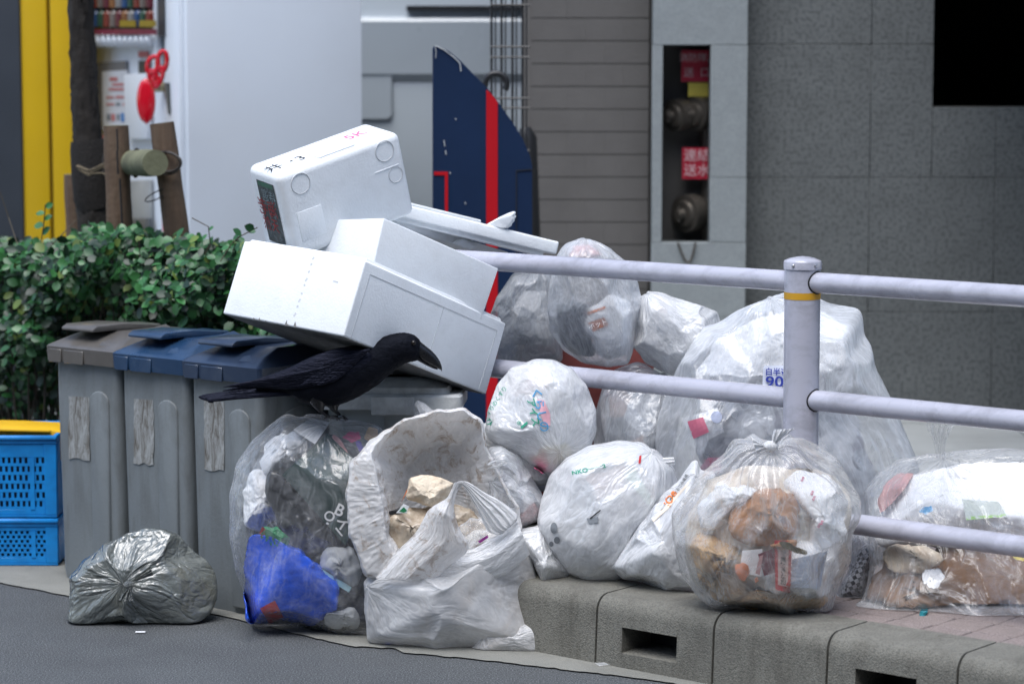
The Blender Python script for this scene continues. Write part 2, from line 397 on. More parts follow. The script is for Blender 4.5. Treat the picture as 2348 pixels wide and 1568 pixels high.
def cast(bvh, U, V, off=0.002):
    r = ray(U, V); r = r / np.linalg.norm(r)
    hit = bvh.ray_cast(Vector(CAMP), Vector(r), 50)
    if hit[0] is None: return None
    return np.array(hit[0]) - r * off
def decal(name, v2, faces, bvh, mat, parent, off=0.003, label=None, sub=0, fallback=None):
    """flat print laid onto a surface: v2 are picture coordinates of its corners"""
    v2 = np.asarray(v2, float)
    if sub:
        bm = bmesh.new(); vs = [bm.verts.new((p[0], p[1], 0)) for p in v2]
        for f in faces: bm.faces.new([vs[i] for i in f])
        bmesh.ops.triangulate(bm, faces=bm.faces)
        for _ in range(sub): bmesh.ops.subdivide_edges(bm, edges=bm.edges, cuts=1, use_grid_fill=True)
        bm.verts.index_update(); v2 = np.array([(p.co.x, p.co.y) for p in bm.verts]); faces = [tuple(p.index for p in f.verts) for f in bm.faces]; bm.free()
    P3 = []; last = None
    for p in v2:
        h = cast(bvh, p[0], p[1], off)
        P3.append(h)
    ok = [h is not None for h in P3]
    faces = [f for f in faces if all(ok[i] for i in f)]
    if not faces: return None
    P3 = [h if h is not None else np.zeros(3) for h in P3]
    used = sorted({i for f in faces for i in f}); mp = {i: k for k, i in enumerate(used)}
    return mesh_obj(name, [P3[i] for i in used], [tuple(mp[i] for i in f) for f in faces], mat, parent, label=label)
def text_decal(name, s, U, V, size, rot, bvh, mat, parent, bold=True, sx=1.0, shear=0.0, off=0.003):
    v, f = text_polys(s, size, bold)
    if len(v) == 0: return
    c, sn = math.cos(rot), math.sin(rot)
    x = v[:, 0] * sx + v[:, 1] * shear; y = v[:, 1]
    return decal(name, np.stack([U + x * c + y * sn, V + x * sn - y * c], 1), f, bvh, mat, parent, off)
def solve3p(Tuv, a, b, c, D):
    """like solve3 but each far end lands exactly on its picture position"""
    T = W(Tuv[0], Tuv[1], D); E = solve3(a, b, c, D); d = np.array([D + e[1] for e in E]); uv = [(Tuv[0] + q[0], Tuv[1] + q[1]) for q in (a, b, c)]
    def res(d):
        e = [W(uv[i][0], uv[i][1], d[i]) - T for i in range(3)]; return np.array([e[0] @ e[1], e[0] @ e[2], e[1] @ e[2]])
    for _ in range(30):
        r = res(d); J = np.zeros((3, 3))
        for k in range(3): dd = d.copy(); dd[k] += 1e-5; J[:, k] = (res(dd) - r) / 1e-5
        d = d - np.clip(np.linalg.solve(J, r), -.05, .05)
    return T, [W(uv[i][0], uv[i][1], d[i]) - T for i in range(3)]
def solve3(a, b, c, D, sgn=1):
    """three image edges of a box corner -> three perpendicular 3-D edge vectors (orthographic)"""
    a, b, c = [np.array(x, float) for x in (a, b, c)]
    ab, ac, bc = a @ b, a @ c, b @ c
    z1 = math.sqrt(abs(ab * ac / bc)); z2 = -ab / z1; z3 = -ac / z1
    s = PX(D)
    f = lambda p, z: (RT * p[0] - UP * p[1] - TOW * z * sgn) * s
    return f(a, z1), f(b, z2), f(c, z3)
# ================================================================ the setting
M = {}
M['asphalt'] = P('asphalt', (0.050, 0.056, 0.059), 0.85, 0.2, 2.5, 1.0, 230, speck=(0.30, 0.31, 0.32), speck_scale=260, speck_amt=0.45, dirt=(0.045, 0.048, 0.052), dirt_scale=2.0, dirt_amt=0.4)
M['gutter'] = P('gutter_concrete', (0.24, 0.24, 0.215), 0.85, 0.16, 3, 0.7, 240, speck=(0.14, 0.14, 0.13), speck_scale=300, speck_amt=0.5, dirt=(0.12, 0.12, 0.11), dirt_amt=0.45)
M['kerb'] = P('kerb_concrete', (0.178, 0.174, 0.150), 0.88, 0.14, 4, 0.7, 260, speck=(0.08, 0.08, 0.07), speck_scale=190, speck_amt=0.5, dirt=(0.075, 0.07, 0.058), dirt_scale=8, dirt_amt=0.75, stretch=(1.6, 1.6, .45))
M['joint'] = P('dark_joint', (0.05, 0.05, 0.045), 0.95, 0.1)
M['walk'] = P('pavement_slabs', (0.36, 0.38, 0.38), 0.8, 0.1, 2, 0.3, 160, dirt=(0.17, 0.17, 0.165), dirt_scale=3, dirt_amt=0.4)
M['paver'] = P('pinkish_paver', (0.21, 0.17, 0.16), 0.85, 0.16, 5, 0.7, 260, speck=(0.45, 0.40, 0.38), speck_scale=330, speck_amt=0.45, dirt=(0.12, 0.10, 0.095), dirt_scale=8, dirt_amt=0.5)
M['rail'] = P('lilac_white_paint', (0.47, 0.475, 0.55), 0.25, 0.08, 5, 0.05, 60, coat=0.35, dirt=(0.20, 0.20, 0.22), dirt_scale=16, dirt_amt=0.6, stretch=(0.4, 1, 1))
M['dark'] = P('black_gap', (0.012, 0.012, 0.014), 0.8, 0.0)
M['orange_tape'] = P('orange_band', (0.62, 0.33, 0.02), 0.5, 0.1, 20)
M['granite_l'] = P('light_granite', (0.29, 0.32, 0.33), 0.7, 0.06, 25, 0.25, 60, speck=(0.24, 0.27, 0.28), speck_scale=120, speck_amt=0.55)
M['granite_d'] = P('grey_granite', (0.150, 0.162, 0.163), 0.7, 0.10, 12, 0.3, 60, speck=(0.075, 0.083, 0.085), speck_scale=80, speck_amt=0.8, dirt=(0.075, 0.08, 0.08), dirt_scale=2.2, dirt_amt=0.3)
M['tile'] = P('taupe_tile', (0.130, 0.124, 0.118), 0.7, 0.06, 8, 0.2, 60)
M['grout'] = P('dark_grout', (0.085, 0.082, 0.078), 0.9, 0.05)
M['foam'] = P('white_foam', (0.85, 0.885, 0.91), 0.55, 0.015, 10, 0.22, 170, dirt=(0.66, 0.67, 0.67), dirt_scale=24, dirt_amt=0.28)
M['foam_dirty'] = P('grimy_foam', (0.20, 0.20, 0.20), 0.8, 0.3, 20, 0.4, 100, dirt=(0.05, 0.05, 0.05), dirt_scale=16, dirt_amt=0.8, stretch=(1, 5, 5))
M['black'] = P('black_plastic', (0.02, 0.021, 0.023), 0.4, 0.1)
M['white_metal'] = P('white_sheet_metal', (0.66, 0.72, 0.79), 0.42, 0.03, 2, dirt=(0.62, 0.65, 0.68), dirt_scale=1.5, dirt_amt=0.3)

# ground
def sheet(name, pts, z, mat, kind='structure'):
    return mesh_obj(name, [(p[0], p[1], z) for p in pts], [tuple(range(len(pts)))], mat, kind=kind)
road = sheet('road', [(-60, -20), (60, -20), (60, 120), (-60, 120)], 0.0, M['asphalt'])
KF = G(1415, 1532, 0)                       # a point at the foot of the kerb face
def K(t, n=0.0, z=0.0):
    """kerb coordinates: t along, n toward the road"""
    return KF + DIR * t + NRM * n + np.array([0, 0, z])
# gutter apron with a ragged asphalt edge
edge = [(-400, 1300), (0, 1335), (165, 1367), (330, 1388), (500, 1408), (620, 1436), (740, 1466), (800, 1480), (905, 1485), (925, 1494), (1030, 1504), (1200, 1522), (1400, 1546), (1570, 1569), (1800, 1606), (2400, 1700)]
gp = []
for a, b in zip(edge[:-1], edge[1:]):
    n = max(2, int(abs(b[0] - a[0]) / 14))
    for i in range(n):
        t = i / n; gp.append(G(a[0] + (b[0] - a[0]) * t, a[1] + (b[1] - a[1]) * t + random.uniform(-1.3, 1.3), 0.004))
tt = [3.0, 1.5, 0.5, 0.0, -0.6, -1.0, -1.6, -3.5]
back = [K(t, -0.02, 0.004) for t in tt] + [np.array([-6.0, 9.4, 0.004])]
gutter = mesh_obj('gutter', gp + back, [tuple(range(len(gp) + len(back)))], M['gutter'], kind='structure')
bmx = bmesh.new(); bmx.from_mesh(gutter.data); bmesh.ops.triangulate(bmx, faces=bmx.faces); bmx.to_mesh(gutter.data); bmx.free()
_a = K(-8, -.02); _b = K(-0.5, -.02)
lane = sheet('lane', [(_a[0], _a[1]), (_b[0], _b[1]), (-0.12, 14), (-12, 14)], 0.008, M['walk'])

# pavement behind the kerb
pv = empty('pavement', K(0.3, -0.3, 0), kind='structure')
b0, b1 = K(-0.42, -0.16), K(6.0, -0.16)
mb = MB(); poly = [(b0[0], b0[1]), (b1[0], b1[1]), (14, 9.35), (b0[0], 9.35)]
mb.prism([(p[0], p[1]) for p in poly], (0, 0, 0), (1, 0, 0), (0, 1, 0), (0, 0, 1), 0.0, ZS - 0.012)
mb.build('bedding', M['joint'], pv)
pav_meshes = None
for i in range(-4, 22):
    for j in range(0, 5):
        t0 = i * 0.098; n0 = -0.165 - j * 0.098
        if t0 < -0.2 or t0 > 2.1: continue
        q = MB(); w = 0.0945
        dz = random.uniform(-0.0012, 0.0012)
        q.prism([(0, 0), (w, 0), (w, w), (0, w)], K(t0, n0, 0), DIR, -NRM, (0, 0, 1), ZS - 0.012, ZS + dz)
        q.build('paver', M['paver'], pv, bevel=0.003, seg=1)
# light slabs further back
for i in range(0, 9):
    for j in range(0, 8):
        x0 = -0.1 + i * 0.6; y0 = 9.3 - (j + 1) * 0.42
        q = MB()
        c = np.array([x0 + 0.3, y0 + 0.2, 0])
        if np.dot(c - KF, NRM) > -1.0: continue
        q.aabox((x0 + 0.003, y0 + 0.003, ZS - 0.012), (x0 + 0.597, y0 + 0.417, ZS + random.uniform(-0.001, 0.001)))
        q.build('slab', M['walk'], pv)
q = MB(); n0 = -0.165 - 5 * 0.098 
a = K(-0.4, n0); b = K(4.0, n0); c = K(4.0, -1.25); d = K(-0.4, -1.25)
q.prism([(p[0], p[1]) for p in (a, b, c, d)], (0, 0, 0), (1, 0, 0), (0, 1, 0), (0, 0, 1), ZS - 0.012, ZS - 0.003); q.build('infill_strip', M['paver'], pv)

# kerb of separate blocks, every other one with a drain slot
kb = empty('kerb', K(0.3, 0, 0), kind='structure')
def kerb_t(U, V):
    return float(np.dot(G(U, V, 0.15) - KF, DIR))
js = [kerb_t(1400, 1368), kerb_t(1655, 1416), kerb_t(1911, 1461), kerb_t(2197, 1515)]
st = (js[3] - js[0]) / 3
js = [js[0] - st, js[0], js[1], js[2], js[3], js[3] + st, js[3] + 2 * st]
R = 0.04; KH = 0.162
def kprof(notch=False):
    p = [(-0.17, 0.0), (0.0, 0.0)]
    if notch: p += [(-0.001, 0.038), (-0.12, 0.042), (-0.12, 0.098), (-0.003, 0.098)]
    p += [(-0.006, KH - R)]
    for k in range(1, 7):
        a = k / 6 * math.pi / 2; p.append((-0.006 - R + R * math.cos(a), KH - R + R * math.sin(a)))
    p += [(-0.17, KH + 0.001)]
    return p
for i in range(len(js) - 1):
    t0, t1 = js[i] + 0.003, js[i + 1] - 0.003; q = MB()
    if i in (1, 3, 5):
        s0 = t0 + (t1 - t0) * 0.22; s1 = t0 + (t1 - t0) * 0.70
        segs = [(t0, s0, False), (s0, s1, True), (s1, t1, False)]
    else: segs = [(t0, t1, False)]
    for a, b, nt_ in segs: q.prism(kprof(nt_), KF, NRM, (0, 0, 1), DIR, a, b)
    o = q.build('kerb_block', M['kerb'], kb, smooth=True, autosmooth=0.5)
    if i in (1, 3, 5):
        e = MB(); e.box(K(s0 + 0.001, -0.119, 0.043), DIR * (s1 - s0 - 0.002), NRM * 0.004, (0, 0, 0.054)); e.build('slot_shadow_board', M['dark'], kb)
for t_ in js[1:-1]:
    q = MB(); q.prism([(x - .010, max(.002, z - .006)) for x, z in kprof()][1:-1] + [(-.16, KH - .006), (-.16, .002)], KF, NRM, (0, 0, 1), DIR, t_ - .004, t_ + .004); q.build('joint', M['joint'], kb)
q = MB(); q.box(K(js[0], -0.166, 0.002), DIR * (js[-1] - js[0]), NRM * 0.035, (0, 0, KH - 0.03)); q.build('joint_filler', M['joint'], kb)

# ================================================================ building behind
bd = empty('building', (2.0, 9.3, 0), 'grey building with granite slabs and taupe tile wall behind the railing', 'building')
YB = 9.25
def xz(U, V, Y): p = W(U, V, Y); return p[0], p[2]
# tile wall
x0 = xz(1219, 0, YB)[0]; x1 = xz(1490, 0, YB)[0]
q = MB(); q.aabox((x0 + 0.004, YB + 0.012, 0.02), (x1 + 0.3, YB + 0.3, 3.6)); q.build('wall_core', M['grout'], bd)
hrow = 51.6 * PX(YB); ztop = xz(1219, 42, YB)[1]
for r in range(-9, 30):
    z1 = ztop - (r) * hrow; z0 = z1 - hrow
    if z0 < 0.15: break
    xs = [x0, x0 + (x1 - x0) * 0.30, x0 + (x1 - x0) * 0.62, x1 - 0.002] if r % 2 else [x0, x0 + (x1 - x0) * 0.46, x0 + (x1 - x0) * 0.78, x1 - 0.002]
    for a, b in zip(xs[:-1], xs[1:]):
        q = MB(); q.aabox((a + 0.0002, YB + random.uniform(-0.0004, 0.0004), z0 + 0.0015), (b - 0.0002, YB + 0.016, z1 - 0.0015)); q.build('tile', M['tile'], bd)
# left return of the tile wall
q = MB(); q.aabox((x0 - 0.03, YB + 0.004, 0.02), (x0 + 0.002, YB + 2.5, 3.6)); q.build('wall_return', M['tile'], bd)
# granite pillar with recess
YP = 9.08
px0 = xz(1497, 0, YP)[0]; px1 = xz(1716, 0, YP)[0]
rx0 = xz(1521, 0, YP)[0]; rx1 = xz(1631, 0, YP)[0]; rz1 = xz(1521, 108, YP)[1]; rz0 = xz(1521, 556, YP)[1]
jz1 = xz(1600, 104, YP)[1]; jz0 = xz(1600, 407, YP)[1]
def slab(nm, x0, x1, y, z0, z1, mat, d=0.05, par=None):
    q = MB(); q.aabox((x0 + 0.0008, y, z0 + 0.0008), (x1 - 0.0008, y + d, z1 - 0.0008)); return q.build(nm, mat, par or bd, bevel=0.0012, seg=1)
slab('granite_slab', px0, px1, YP, jz1, 2.2, M['granite_l']); slab('granite_slab', px0, px1, YP, 2.2, 3.6, M['granite_l'])
slab('granite_slab', px0, rx0, YP, rz0, jz1, M['granite_l'])
slab('granite_slab', rx1, px1, YP, jz0, jz1, M['granite_l']); slab('granite_slab', rx1, px1, YP, rz0, jz0, M['granite_l'])
slab('granite_slab', px0, px1, YP, 0.5, rz0, M['granite_l']); slab('granite_slab', px0, px1, YP, 0.14, 0.5, M['granite_l'])
q = MB()
q.aabox((px0 + 0.01, YP + 0.03, 0.1), (rx0 - 0.002, YP + 0.7, 3.6)); q.aabox((rx1 + 0.002, YP + 0.03, 0.1), (px1 - 0.01, YP + 0.7, 3.6))
q.aabox((rx0 - 0.002, YP + 0.22, 0.1), (rx1 + 0.002, YP + 0.7, 3.6)); q.aabox((rx0 - 0.002, YP + 0.052, rz1 + 0.004), (rx1 + 0.002, YP + 0.22, 3.6)); q.aabox((rx0 - 0.002, YP + 0.052, 0.1), (rx1 + 0.002, YP + 0.22, rz0 - 0.004))
q.build('pillar_core', M['granite_d'], bd)
# dark side granite, stepping back slightly
YD = 9.20
gx = [px1 + 0.002, xz(2000, 0, YD)[0], xz(2290, 0, YD)[0], xz(2600, 0, YD)[0], xz(3100, 0, YD)[0], xz(3600, 0, YD)[0]]
gz = [0.13, xz(0, 715, YD)[1], xz(0, 407, YD)[1], xz(0, 102, YD)[1], 1.98]
ox0 = xz(2143, 0, YD)[0]; oz0 = xz(0, 246, YD)[1]
for a, b in zip(gx[:-1], gx[1:]):
    for c, d in zip(gz[:-1], gz[1:]):
        if b > ox0 + 0.01 and d > oz0 + 0.01:
            if a < ox0: slab('granite_slab', a, ox0, YD, c, d, M['granite_d'])
            if c < oz0 and a < ox0: slab('granite_slab', ox0, b, YD, c, oz0, M['granite_d'])
            elif c < oz0: slab('granite_slab', a, b, YD, c, oz0, M['granite_d'])
            continue
        slab('granite_slab', a, b, YD, c, d, M['granite_d'])
q = MB(); q.aabox((px1, YD + 0.052, 0.1), (ox0, YD + 0.4, 1.98)); q.aabox((ox0, YD + 0.052, 0.1), (gx[-1], YD + 0.4, oz0 - 0.003)); q.build('wall_core', M['grout'], bd)
q = MB(); q.aabox((ox0, YD + 2.6, oz0 - 0.3), (gx[-1], YD + 2.7, 1.98)); q.aabox((ox0 - 0.05, YD + 0.41, oz0 - 0.3), (ox0 - 0.002, YD + 2.6, 1.98)); q.aabox((gx[-1], YD + 0.41, 0), (gx[-1] + 0.05, YD + 2.7, 1.98))
q.aabox((ox0, YD + 0.41, oz0 - 0.3), (gx[-1], YD + 2.6, oz0 - 0.25)); q.build('dark_interior', M['dark'], bd)
# out-of-view canopy and side wall of the covered entrance, placed to darken the granite
q = MB(); q.aabox((1.5, 6.4, 1.95), (9, 12.5, 2.75)); q.build('canopy', M['granite_d'], bd)
q = MB(); q.aabox((1.93, 7.2, 0.15), (2.2, 9.18, 1.99)); q.build('shade_side_wall', M['granite_d'], bd)
q = MB(); q.aabox((x0 - 0.03, YP + 0.7, 2.76), (9, 12.5, 7)); q.build('upper_storey', M['granite_l'], bd)
# far building across the lane that closes the view
fb = MB(); fb.aabox((-9, 14, 0), (1.5, 15, 6)); fb.build('rear_building', P('grey_render', (0.25, 0.26, 0.27), 0.8), label='plain grey rendered building beyond the white van', cat='building')

# unseen building across the street, added to block low sky light
ob = empty('sky_block_building', (0, -12, 0), 'unseen grey building across the street behind the viewer, added to block low sky light', 'building')
q = MB(); q.aabox((-26, -14, 0), (26, -11, 14.5)); q.build('facade', P('office_render', (0.16, 0.165, 0.17), 0.8), ob)
for fl in range(4):
    for k in range(12):
        q = MB(); q.aabox((-24 + k * 4, -10.99, 1.0 + fl * 3.2), (-21.6 + k * 4, -10.95, 2.9 + fl * 3.2)); q.build('window', P('office_glass', (0.05, 0.06, 0.07), 0.1) if (fl, k) == (0, 0) else bpy.data.materials['office_glass'], ob)
# fire connection in the recess
fc = empty('fire_hose_connection', ((rx0 + rx1) / 2, YP + 0.1, rz0), 'recessed brass hose connections under red plates in the granite pillar', 'fire connection')
brass = P('dull_brass', (0.16, 0.145, 0.125), 0.42, 0.15, 20, metal=0.7)
redp = P('red_plate', (0.50, 0.02, 0.05), 0.45, 0.05); yel = P('yellow_plate', (0.75, 0.62, 0.10), 0.5, 0.1); whp = P('white_letters', (0.75, 0.55, 0.58), 0.6, 0.0)
s9 = PX(YP + 0.15)
q = MB(); q.aabox((rx0, YP + 0.2, rz0), (rx1, YP + 0.22, rz1)); q.build('back_plate', P('dark_recess_metal', (0.09, 0.088, 0.082), 0.6, 0.2, 10), fc)
def plate(nm, U0, V0, U1, V1, y, mat):
    a = W(U0, V1, y); b = W(U1, V0, y); q = MB(); q.aabox((a[0], y, a[2]), (min(b[0], rx1 + 0.02), y + 0.006, b[2])); return q.build(nm, mat, fc)
plate('red_sign', 1562, 116, 1631, 188, YP + 0.13, redp); plate('yellow_sign', 1578, 190, 1630, 222, YP + 0.135, yel); plate('red_sign', 1564, 339, 1631, 411, YP + 0.13, redp)
for s_, u, v, sz in (('消防隊用', 1600, 134, 17), ('送  口', 1598, 168, 19), ('連結', 1598, 358, 24), ('送水', 1598, 392, 24)):
    text_on('lettering', s_, W(u, v, YP + 0.125), RT, (0, 0, 1), sz * s9 * 1.25, whp, fc)
def coupling(U, V, y, r):
    c = W(U, V, y); q = MB(); ax = np.array([-0.75, -0.66, -0.05]); ax /= np.linalg.norm(ax)
    pts = [c - ax * 0.12, c - ax * 0.05, c - ax * 0.049, c, c + ax * 0.001, c + ax * 0.014, c + ax * 0.0145, c + ax * 0.04]
    q.tube(pts, [r * .8, r * .8, r, r, r * .72, r * .66, r * .3, r * .22], 20); o = q.build('hose_coupling', brass, fc, smooth=True, autosmooth=0.6)
    h = MB(); cc = c + ax * 0.03; h.tube([cc + np.array([0, 0, -r * .4]), cc, cc + np.array([0, 0, r * .4])], 0.008, 8); h.build('cap_handle', brass, o if False else fc)
coupling(1545, 265, YP + 0.12, 0.056); coupling(1592, 262, YP + 0.12, 0.058); coupling(1570, 490, YP + 0.12, 0.066)
q = MB(); q.tube([W(1618, 230, YP + 0.18), W(1620, 560, YP + 0.18)], 0.022, 10); q.build('riser_pipe', brass, fc)
ch = MB(); pts = [W(1571 + 8 * math.sin(t * 2), 556 + 46 * math.sin(t * math.pi), YP - 0.01) + RT * (t - .5) * 0.05 for t in np.linspace(0, 1, 14)]
ch.tube(pts, 0.004, 6); ch.build('hanging_chain', brass, fc)

# ================================================================ railing
RX = W(1840, 645, 6.05); PB = np.array([RX[0], RX[1], ZS])
gr = empty('guard_rail', PB, 'pale lilac painted pipe railing along the kerb with one capped post', 'railing')
pr = 41.5 * PX(6.05)
zt = W(1840, 591, 6.05)[2]
q = MB(); q.tube([PB, (PB[0], PB[1], zt - 0.012)], pr, 40); q.build('post', M['rail'], gr, smooth=True)
q = MB(); cz = zt - 0.014; q.tube([(PB[0], PB[1], cz + h) for h in (-0.012, -0.0118, 0.004, 0.008, 0.013, 0.0165, 0.018)], [pr + .0001, pr + .0025, pr + .0025, pr + .001, pr * .72, pr * .35, 0.001], 40); q.build('cap', M['rail'], gr, smooth=True, autosmooth=0.9)
q = MB()
for a in (-125, -55, 15):
    r = math.radians(a); d = np.array([math.cos(r), math.sin(r), 0]); c = np.array([PB[0], PB[1], cz - 0.002])
    q = MB(); q.tube([c + d * pr, c + d * (pr + 0.005), c + d * (pr + 0.007)], [0.0035, 0.0035, 0.001], 10); q.build('bolt', P('steel', (0.5, 0.5, 0.52), 0.3, 0.0, metal=0.9), gr, smooth=True) 
zb = W(1840, 677, 6.05)[2]
q = MB(); q.tube([(PB[0], PB[1], zb - 8 * PX(6.05)), (PB[0], PB[1], zb + 8 * PX(6.05))], pr + 0.0006, 40, caps=False); q.build('orange_band', M['orange_tape'], gr, smooth=True)
rr_ = 24.0 * PX(6.05)
zr = [W(1850, v, 6.05)[2] for v in (646.0, 914.5, 1184)]
def rail_seg(z, t0, t1, nm='rail'):
    n = 5; pts = [(PB[0] + DIR[0] * t, PB[1] + DIR[1] * t, z) for t in np.linspace(t0, t1, n)]
    q = MB(); q.tube(pts, rr_, 32); return q.build(nm, M['rail'], gr, smooth=True)
for z in zr:
    rail_seg(z, 0.0, 2.2); rail_seg(z, -1.26, 0.0)
    c = np.array([PB[0], PB[1], z]); 
    # dark sleeve gap round the pipe where it enters the post
    q = MB(); ring = []
    for k in range(33):
        a = k / 32 * 2 * math.pi
        side = np.cross(DIR, [0, 0, 1.0]); off = side * math.cos(a) * (rr_ + 0.0015); zz = math.sin(a) * (rr_ + 0.0015)
        lat = math.cos(a) * (rr_ + 0.0015); al = math.sqrt(max(0, (pr + 0.0005) ** 2 - lat * lat))
        ring.append(c + off + DIR * al + np.array([0, 0, zz]))
    q.tube(ring, 0.0016, 6, caps=False); q.build('sleeve_gap', M['dark'], gr, smooth=True)
# far post hidden behind the foam boxes
q = MB(); e = PB - DIR * 1.26; q.tube([e, (e[0], e[1], zr[0] + 0.02)], pr, 32); q.build('post', M['rail'], gr, smooth=True)
# small joint collar lines on the left rails
for z, t in ((zr[0], -0.62), (zr[1], -0.50)):
    c = PB + DIR * t; q = MB(); q.tube([(c[0], c[1], z), (c[0] + DIR[0] * .012, c[1] + DIR[1] * .012, z)], rr_ + 0.0006, 32); q.build('joint_collar', M['rail'], gr, smooth=True)
q = MB(); q.tube([(PB + DIR * 1.56)[:2].tolist() + [zr[2]], (PB + DIR * 1.60)[:2].tolist() + [zr[2]]], rr_ + 0.0007, 32); q.build('yellow_tape', M['orange_tape'], gr, smooth=True)

# ================================================================ street furniture behind
# blue sign
DS = 8.0
bs = empty('blue_sign', W(1105, 1300, DS) * [1, 1, 0] + [0, 0, 0.0], 'tall navy blue curved-top sign board with a red stripe behind the boxes', 'sign')
navy = P('navy_paint', (0.005, 0.020, 0.062), 0.6, 0.12, 3, spec=0.25, dirt=(0.008, 0.028, 0.08), dirt_scale=5, speck=(0.5, 0.55, 0.6), speck_scale=26, speck_amt=0.0)
redst = P('red_paint', (0.50, 0.004, 0.012), 0.6, 0.05, spec=0.25)
otl = [(993, 1180), (993, 112), (997, 106), (1006, 107), (1030, 118), (1056, 140), (1085, 170), (1118, 203), (1150, 245), (1178, 285), (1198, 318), (1214, 355), (1220, 380), (1221, 1180)]
v = [W(u, vv, DS) for u, vv in otl]; n = len(v)
BK = np.array([-0.004, 0.06, 0]); vv_ = v + [p + BK for p in v]
q = MB(); q.add(vv_, [tuple(range(n)), tuple(range(n, 2 * n))[::-1]] + [(i, n + i, n + (i + 1) % n, (i + 1) % n) for i in range(n)]); q.build('board', navy, bs)
def flat(nm, pts, D, mat, par, th=0.003):
    p = [W(u, vv, D) for u, vv in pts]; k = len(p); b = [x + np.array([0, th, 0]) for x in p]
    q = MB(); q.add(p + b, [tuple(range(k)), tuple(range(k, 2 * k))[::-1]] + [(i, k + i, k + (i + 1) % k, (i + 1) % k) for i in range(k)]); return q.build(nm, mat, par)
flat('red_stripe', [(1115, 1180), (1115, 206), (1122, 211), (1138, 230), (1141, 236), (1141, 1180)], DS - 0.003, redst, bs)
flat('red_outline', [(995, 394), (1027, 394), (1027, 540), (1020, 540), (1020, 402), (995, 402)], DS - 0.003, redst, bs)
flat('panel_edge', [(1183, 1180), (1183, 391), (1219, 388), (1219, 390), (1185, 393), (1185, 1180)], DS - 0.003, M['black'], bs)
q = MB(); pts = [W(u, vv, DS - 0.004) for u, vv in ((997, 107), (1003, 107), (1020, 116), (1040, 131), (1055, 146), (1057, 164))]; q.tube(pts, 0.0016, 6)
q.tube([W(u, vv, DS - 0.004) for u, vv in ((998, 108), (1000, 122), (999, 134))], 0.001, 6)
for u, vv, l in ((1018, 322, 14), (1021, 345, 10), (1031, 395, 4), (1066, 464, 4), (1044, 272, 3)): q.tube([W(u, vv, DS - 0.002), W(u + 2, vv + l, DS - 0.002)], 0.0015, 5)
q.build('chipped_paint', P('chip_white', (0.6, 0.62, 0.62), 0.8, 0.1), bs)

# wire grid rack with an umbrella hung on it
DG = 8.7
wr = empty('wire_rack', W(1170, 1100, DG) * [1, 1, 0], 'black wire grid panel standing beside the tile wall', 'rack')
for i, u in enumerate((1127, 1150, 1175, 1198)):
    q = MB(); q.tube([W(u, -60, DG), W(u, 1050, DG)], 0.0042, 6); q.build('upright_wire', M['black'], wr)
    q = MB(); q.tube([W(u + 9, -60, DG + .02), W(u + 9, 1050, DG + .02)], 0.0026, 6); q.build('thin_wire', M['black'], wr)
for v_ in (-10, 12, 108, 132, 226, 248, 346, 370, 466, 490):
    q = MB(); q.tube([W(1125, v_, DG - .006), W(1215, v_, DG - .006)], 0.0036, 6); q.build('cross_wire', M['black'], wr)
um = empty('umbrella', W(1155, 700, 8.5), 'black umbrella with crook handle hooked on the wire grid', 'umbrella')
q = MB(); pts = [W(1137 + 25 * math.cos(a), 193 - 24 * math.sin(a), 8.5) for a in np.linspace(math.radians(-35), math.radians(195), 16)]; q.tube(pts, 0.011, 10); q.build('handle', M['black'], um, smooth=True)
q = MB(); q.tube([W(1113, 198, 8.5), W(1116, 300, 8.5), W(1122, 700, 8.5)], 0.007, 8); q.build('shaft', M['black'], um, smooth=True)
q = MB(); q.tube([W(1206, 292, 8.9), W(1210, 330, 8.9), W(1213, 700, 8.9)], [0.02, 0.04, 0.05], 12); q.build('traffic_cone_bag', M['black'], label='black wrapped pole standing between blue sign and tile wall', cat='pole', smooth=True) if False else None
q = MB(); q.tube([W(1204, 293, 8.9), W(1208, 315, 8.9), W(1215, 700, 8.9)], [0.018, 0.034, 0.045], 12); q.build('dark_bundle', M['black'], label='black bundle leaning between the blue sign and the tile wall', cat='bundle', smooth=True)

# white van
DV = 10.8
vn = empty('parked_van', W(1050, 1100, DV) * [1, 1, 0], 'white van side with a fuel flap behind the blue sign', 'van')
vw = P('van_white', (0.40, 0.45, 0.49), 0.3, 0.03, 1.5, coat=0.4)
x0v = W(640, 0, DV)[0]; x1v = W(1330, 0, DV)[0]
def vz(V): return W(1000, V, DV)[2]
prof = [(0.0, 0.32), (0.0, 0.75), (-0.012, vz(205)), (-0.001, vz(190)), (-0.03, vz(170)), (-0.035, vz(50)), (-0.028, vz(44)), (0.0, vz(41)), (0.01, vz(39)), (0.02, vz(20)), (0.08, 2.1), (0.2, 2.25), (1.7, 2.25), (1.7, 0.32)]
q = MB(); q.prism(prof, (0, DV, 0), (0, 1, 0), (0, 0, 1), (1, 0, 0), x0v, x1v); q.build('body', vw, vn, smooth=True, autosmooth=0.6)
def rrect(U0, V0, U1, V1, r, n=5):
    pts = []
    for cx, cy, a0 in ((U1 - r, V0 + r, -90), (U1 - r, V1 - r, 0), (U0 + r, V1 - r, 90), (U0 + r, V0 + r, 180)):
        for k in range(n + 1):
            a = math.radians(a0 + 90 * k / n); pts.append((cx + r * math.cos(a), cy + r * math.sin(a)))
    return pts
flat('flap_gap', rrect(800, 164, 900, 275, 14), DV - 0.018, P('gap_grey', (0.20, 0.22, 0.24), 0.7, 0), vn, 0.004)
flat('fuel_flap', rrect(801, 166, 898, 273, 13), DV - 0.024, vw, vn, 0.006)
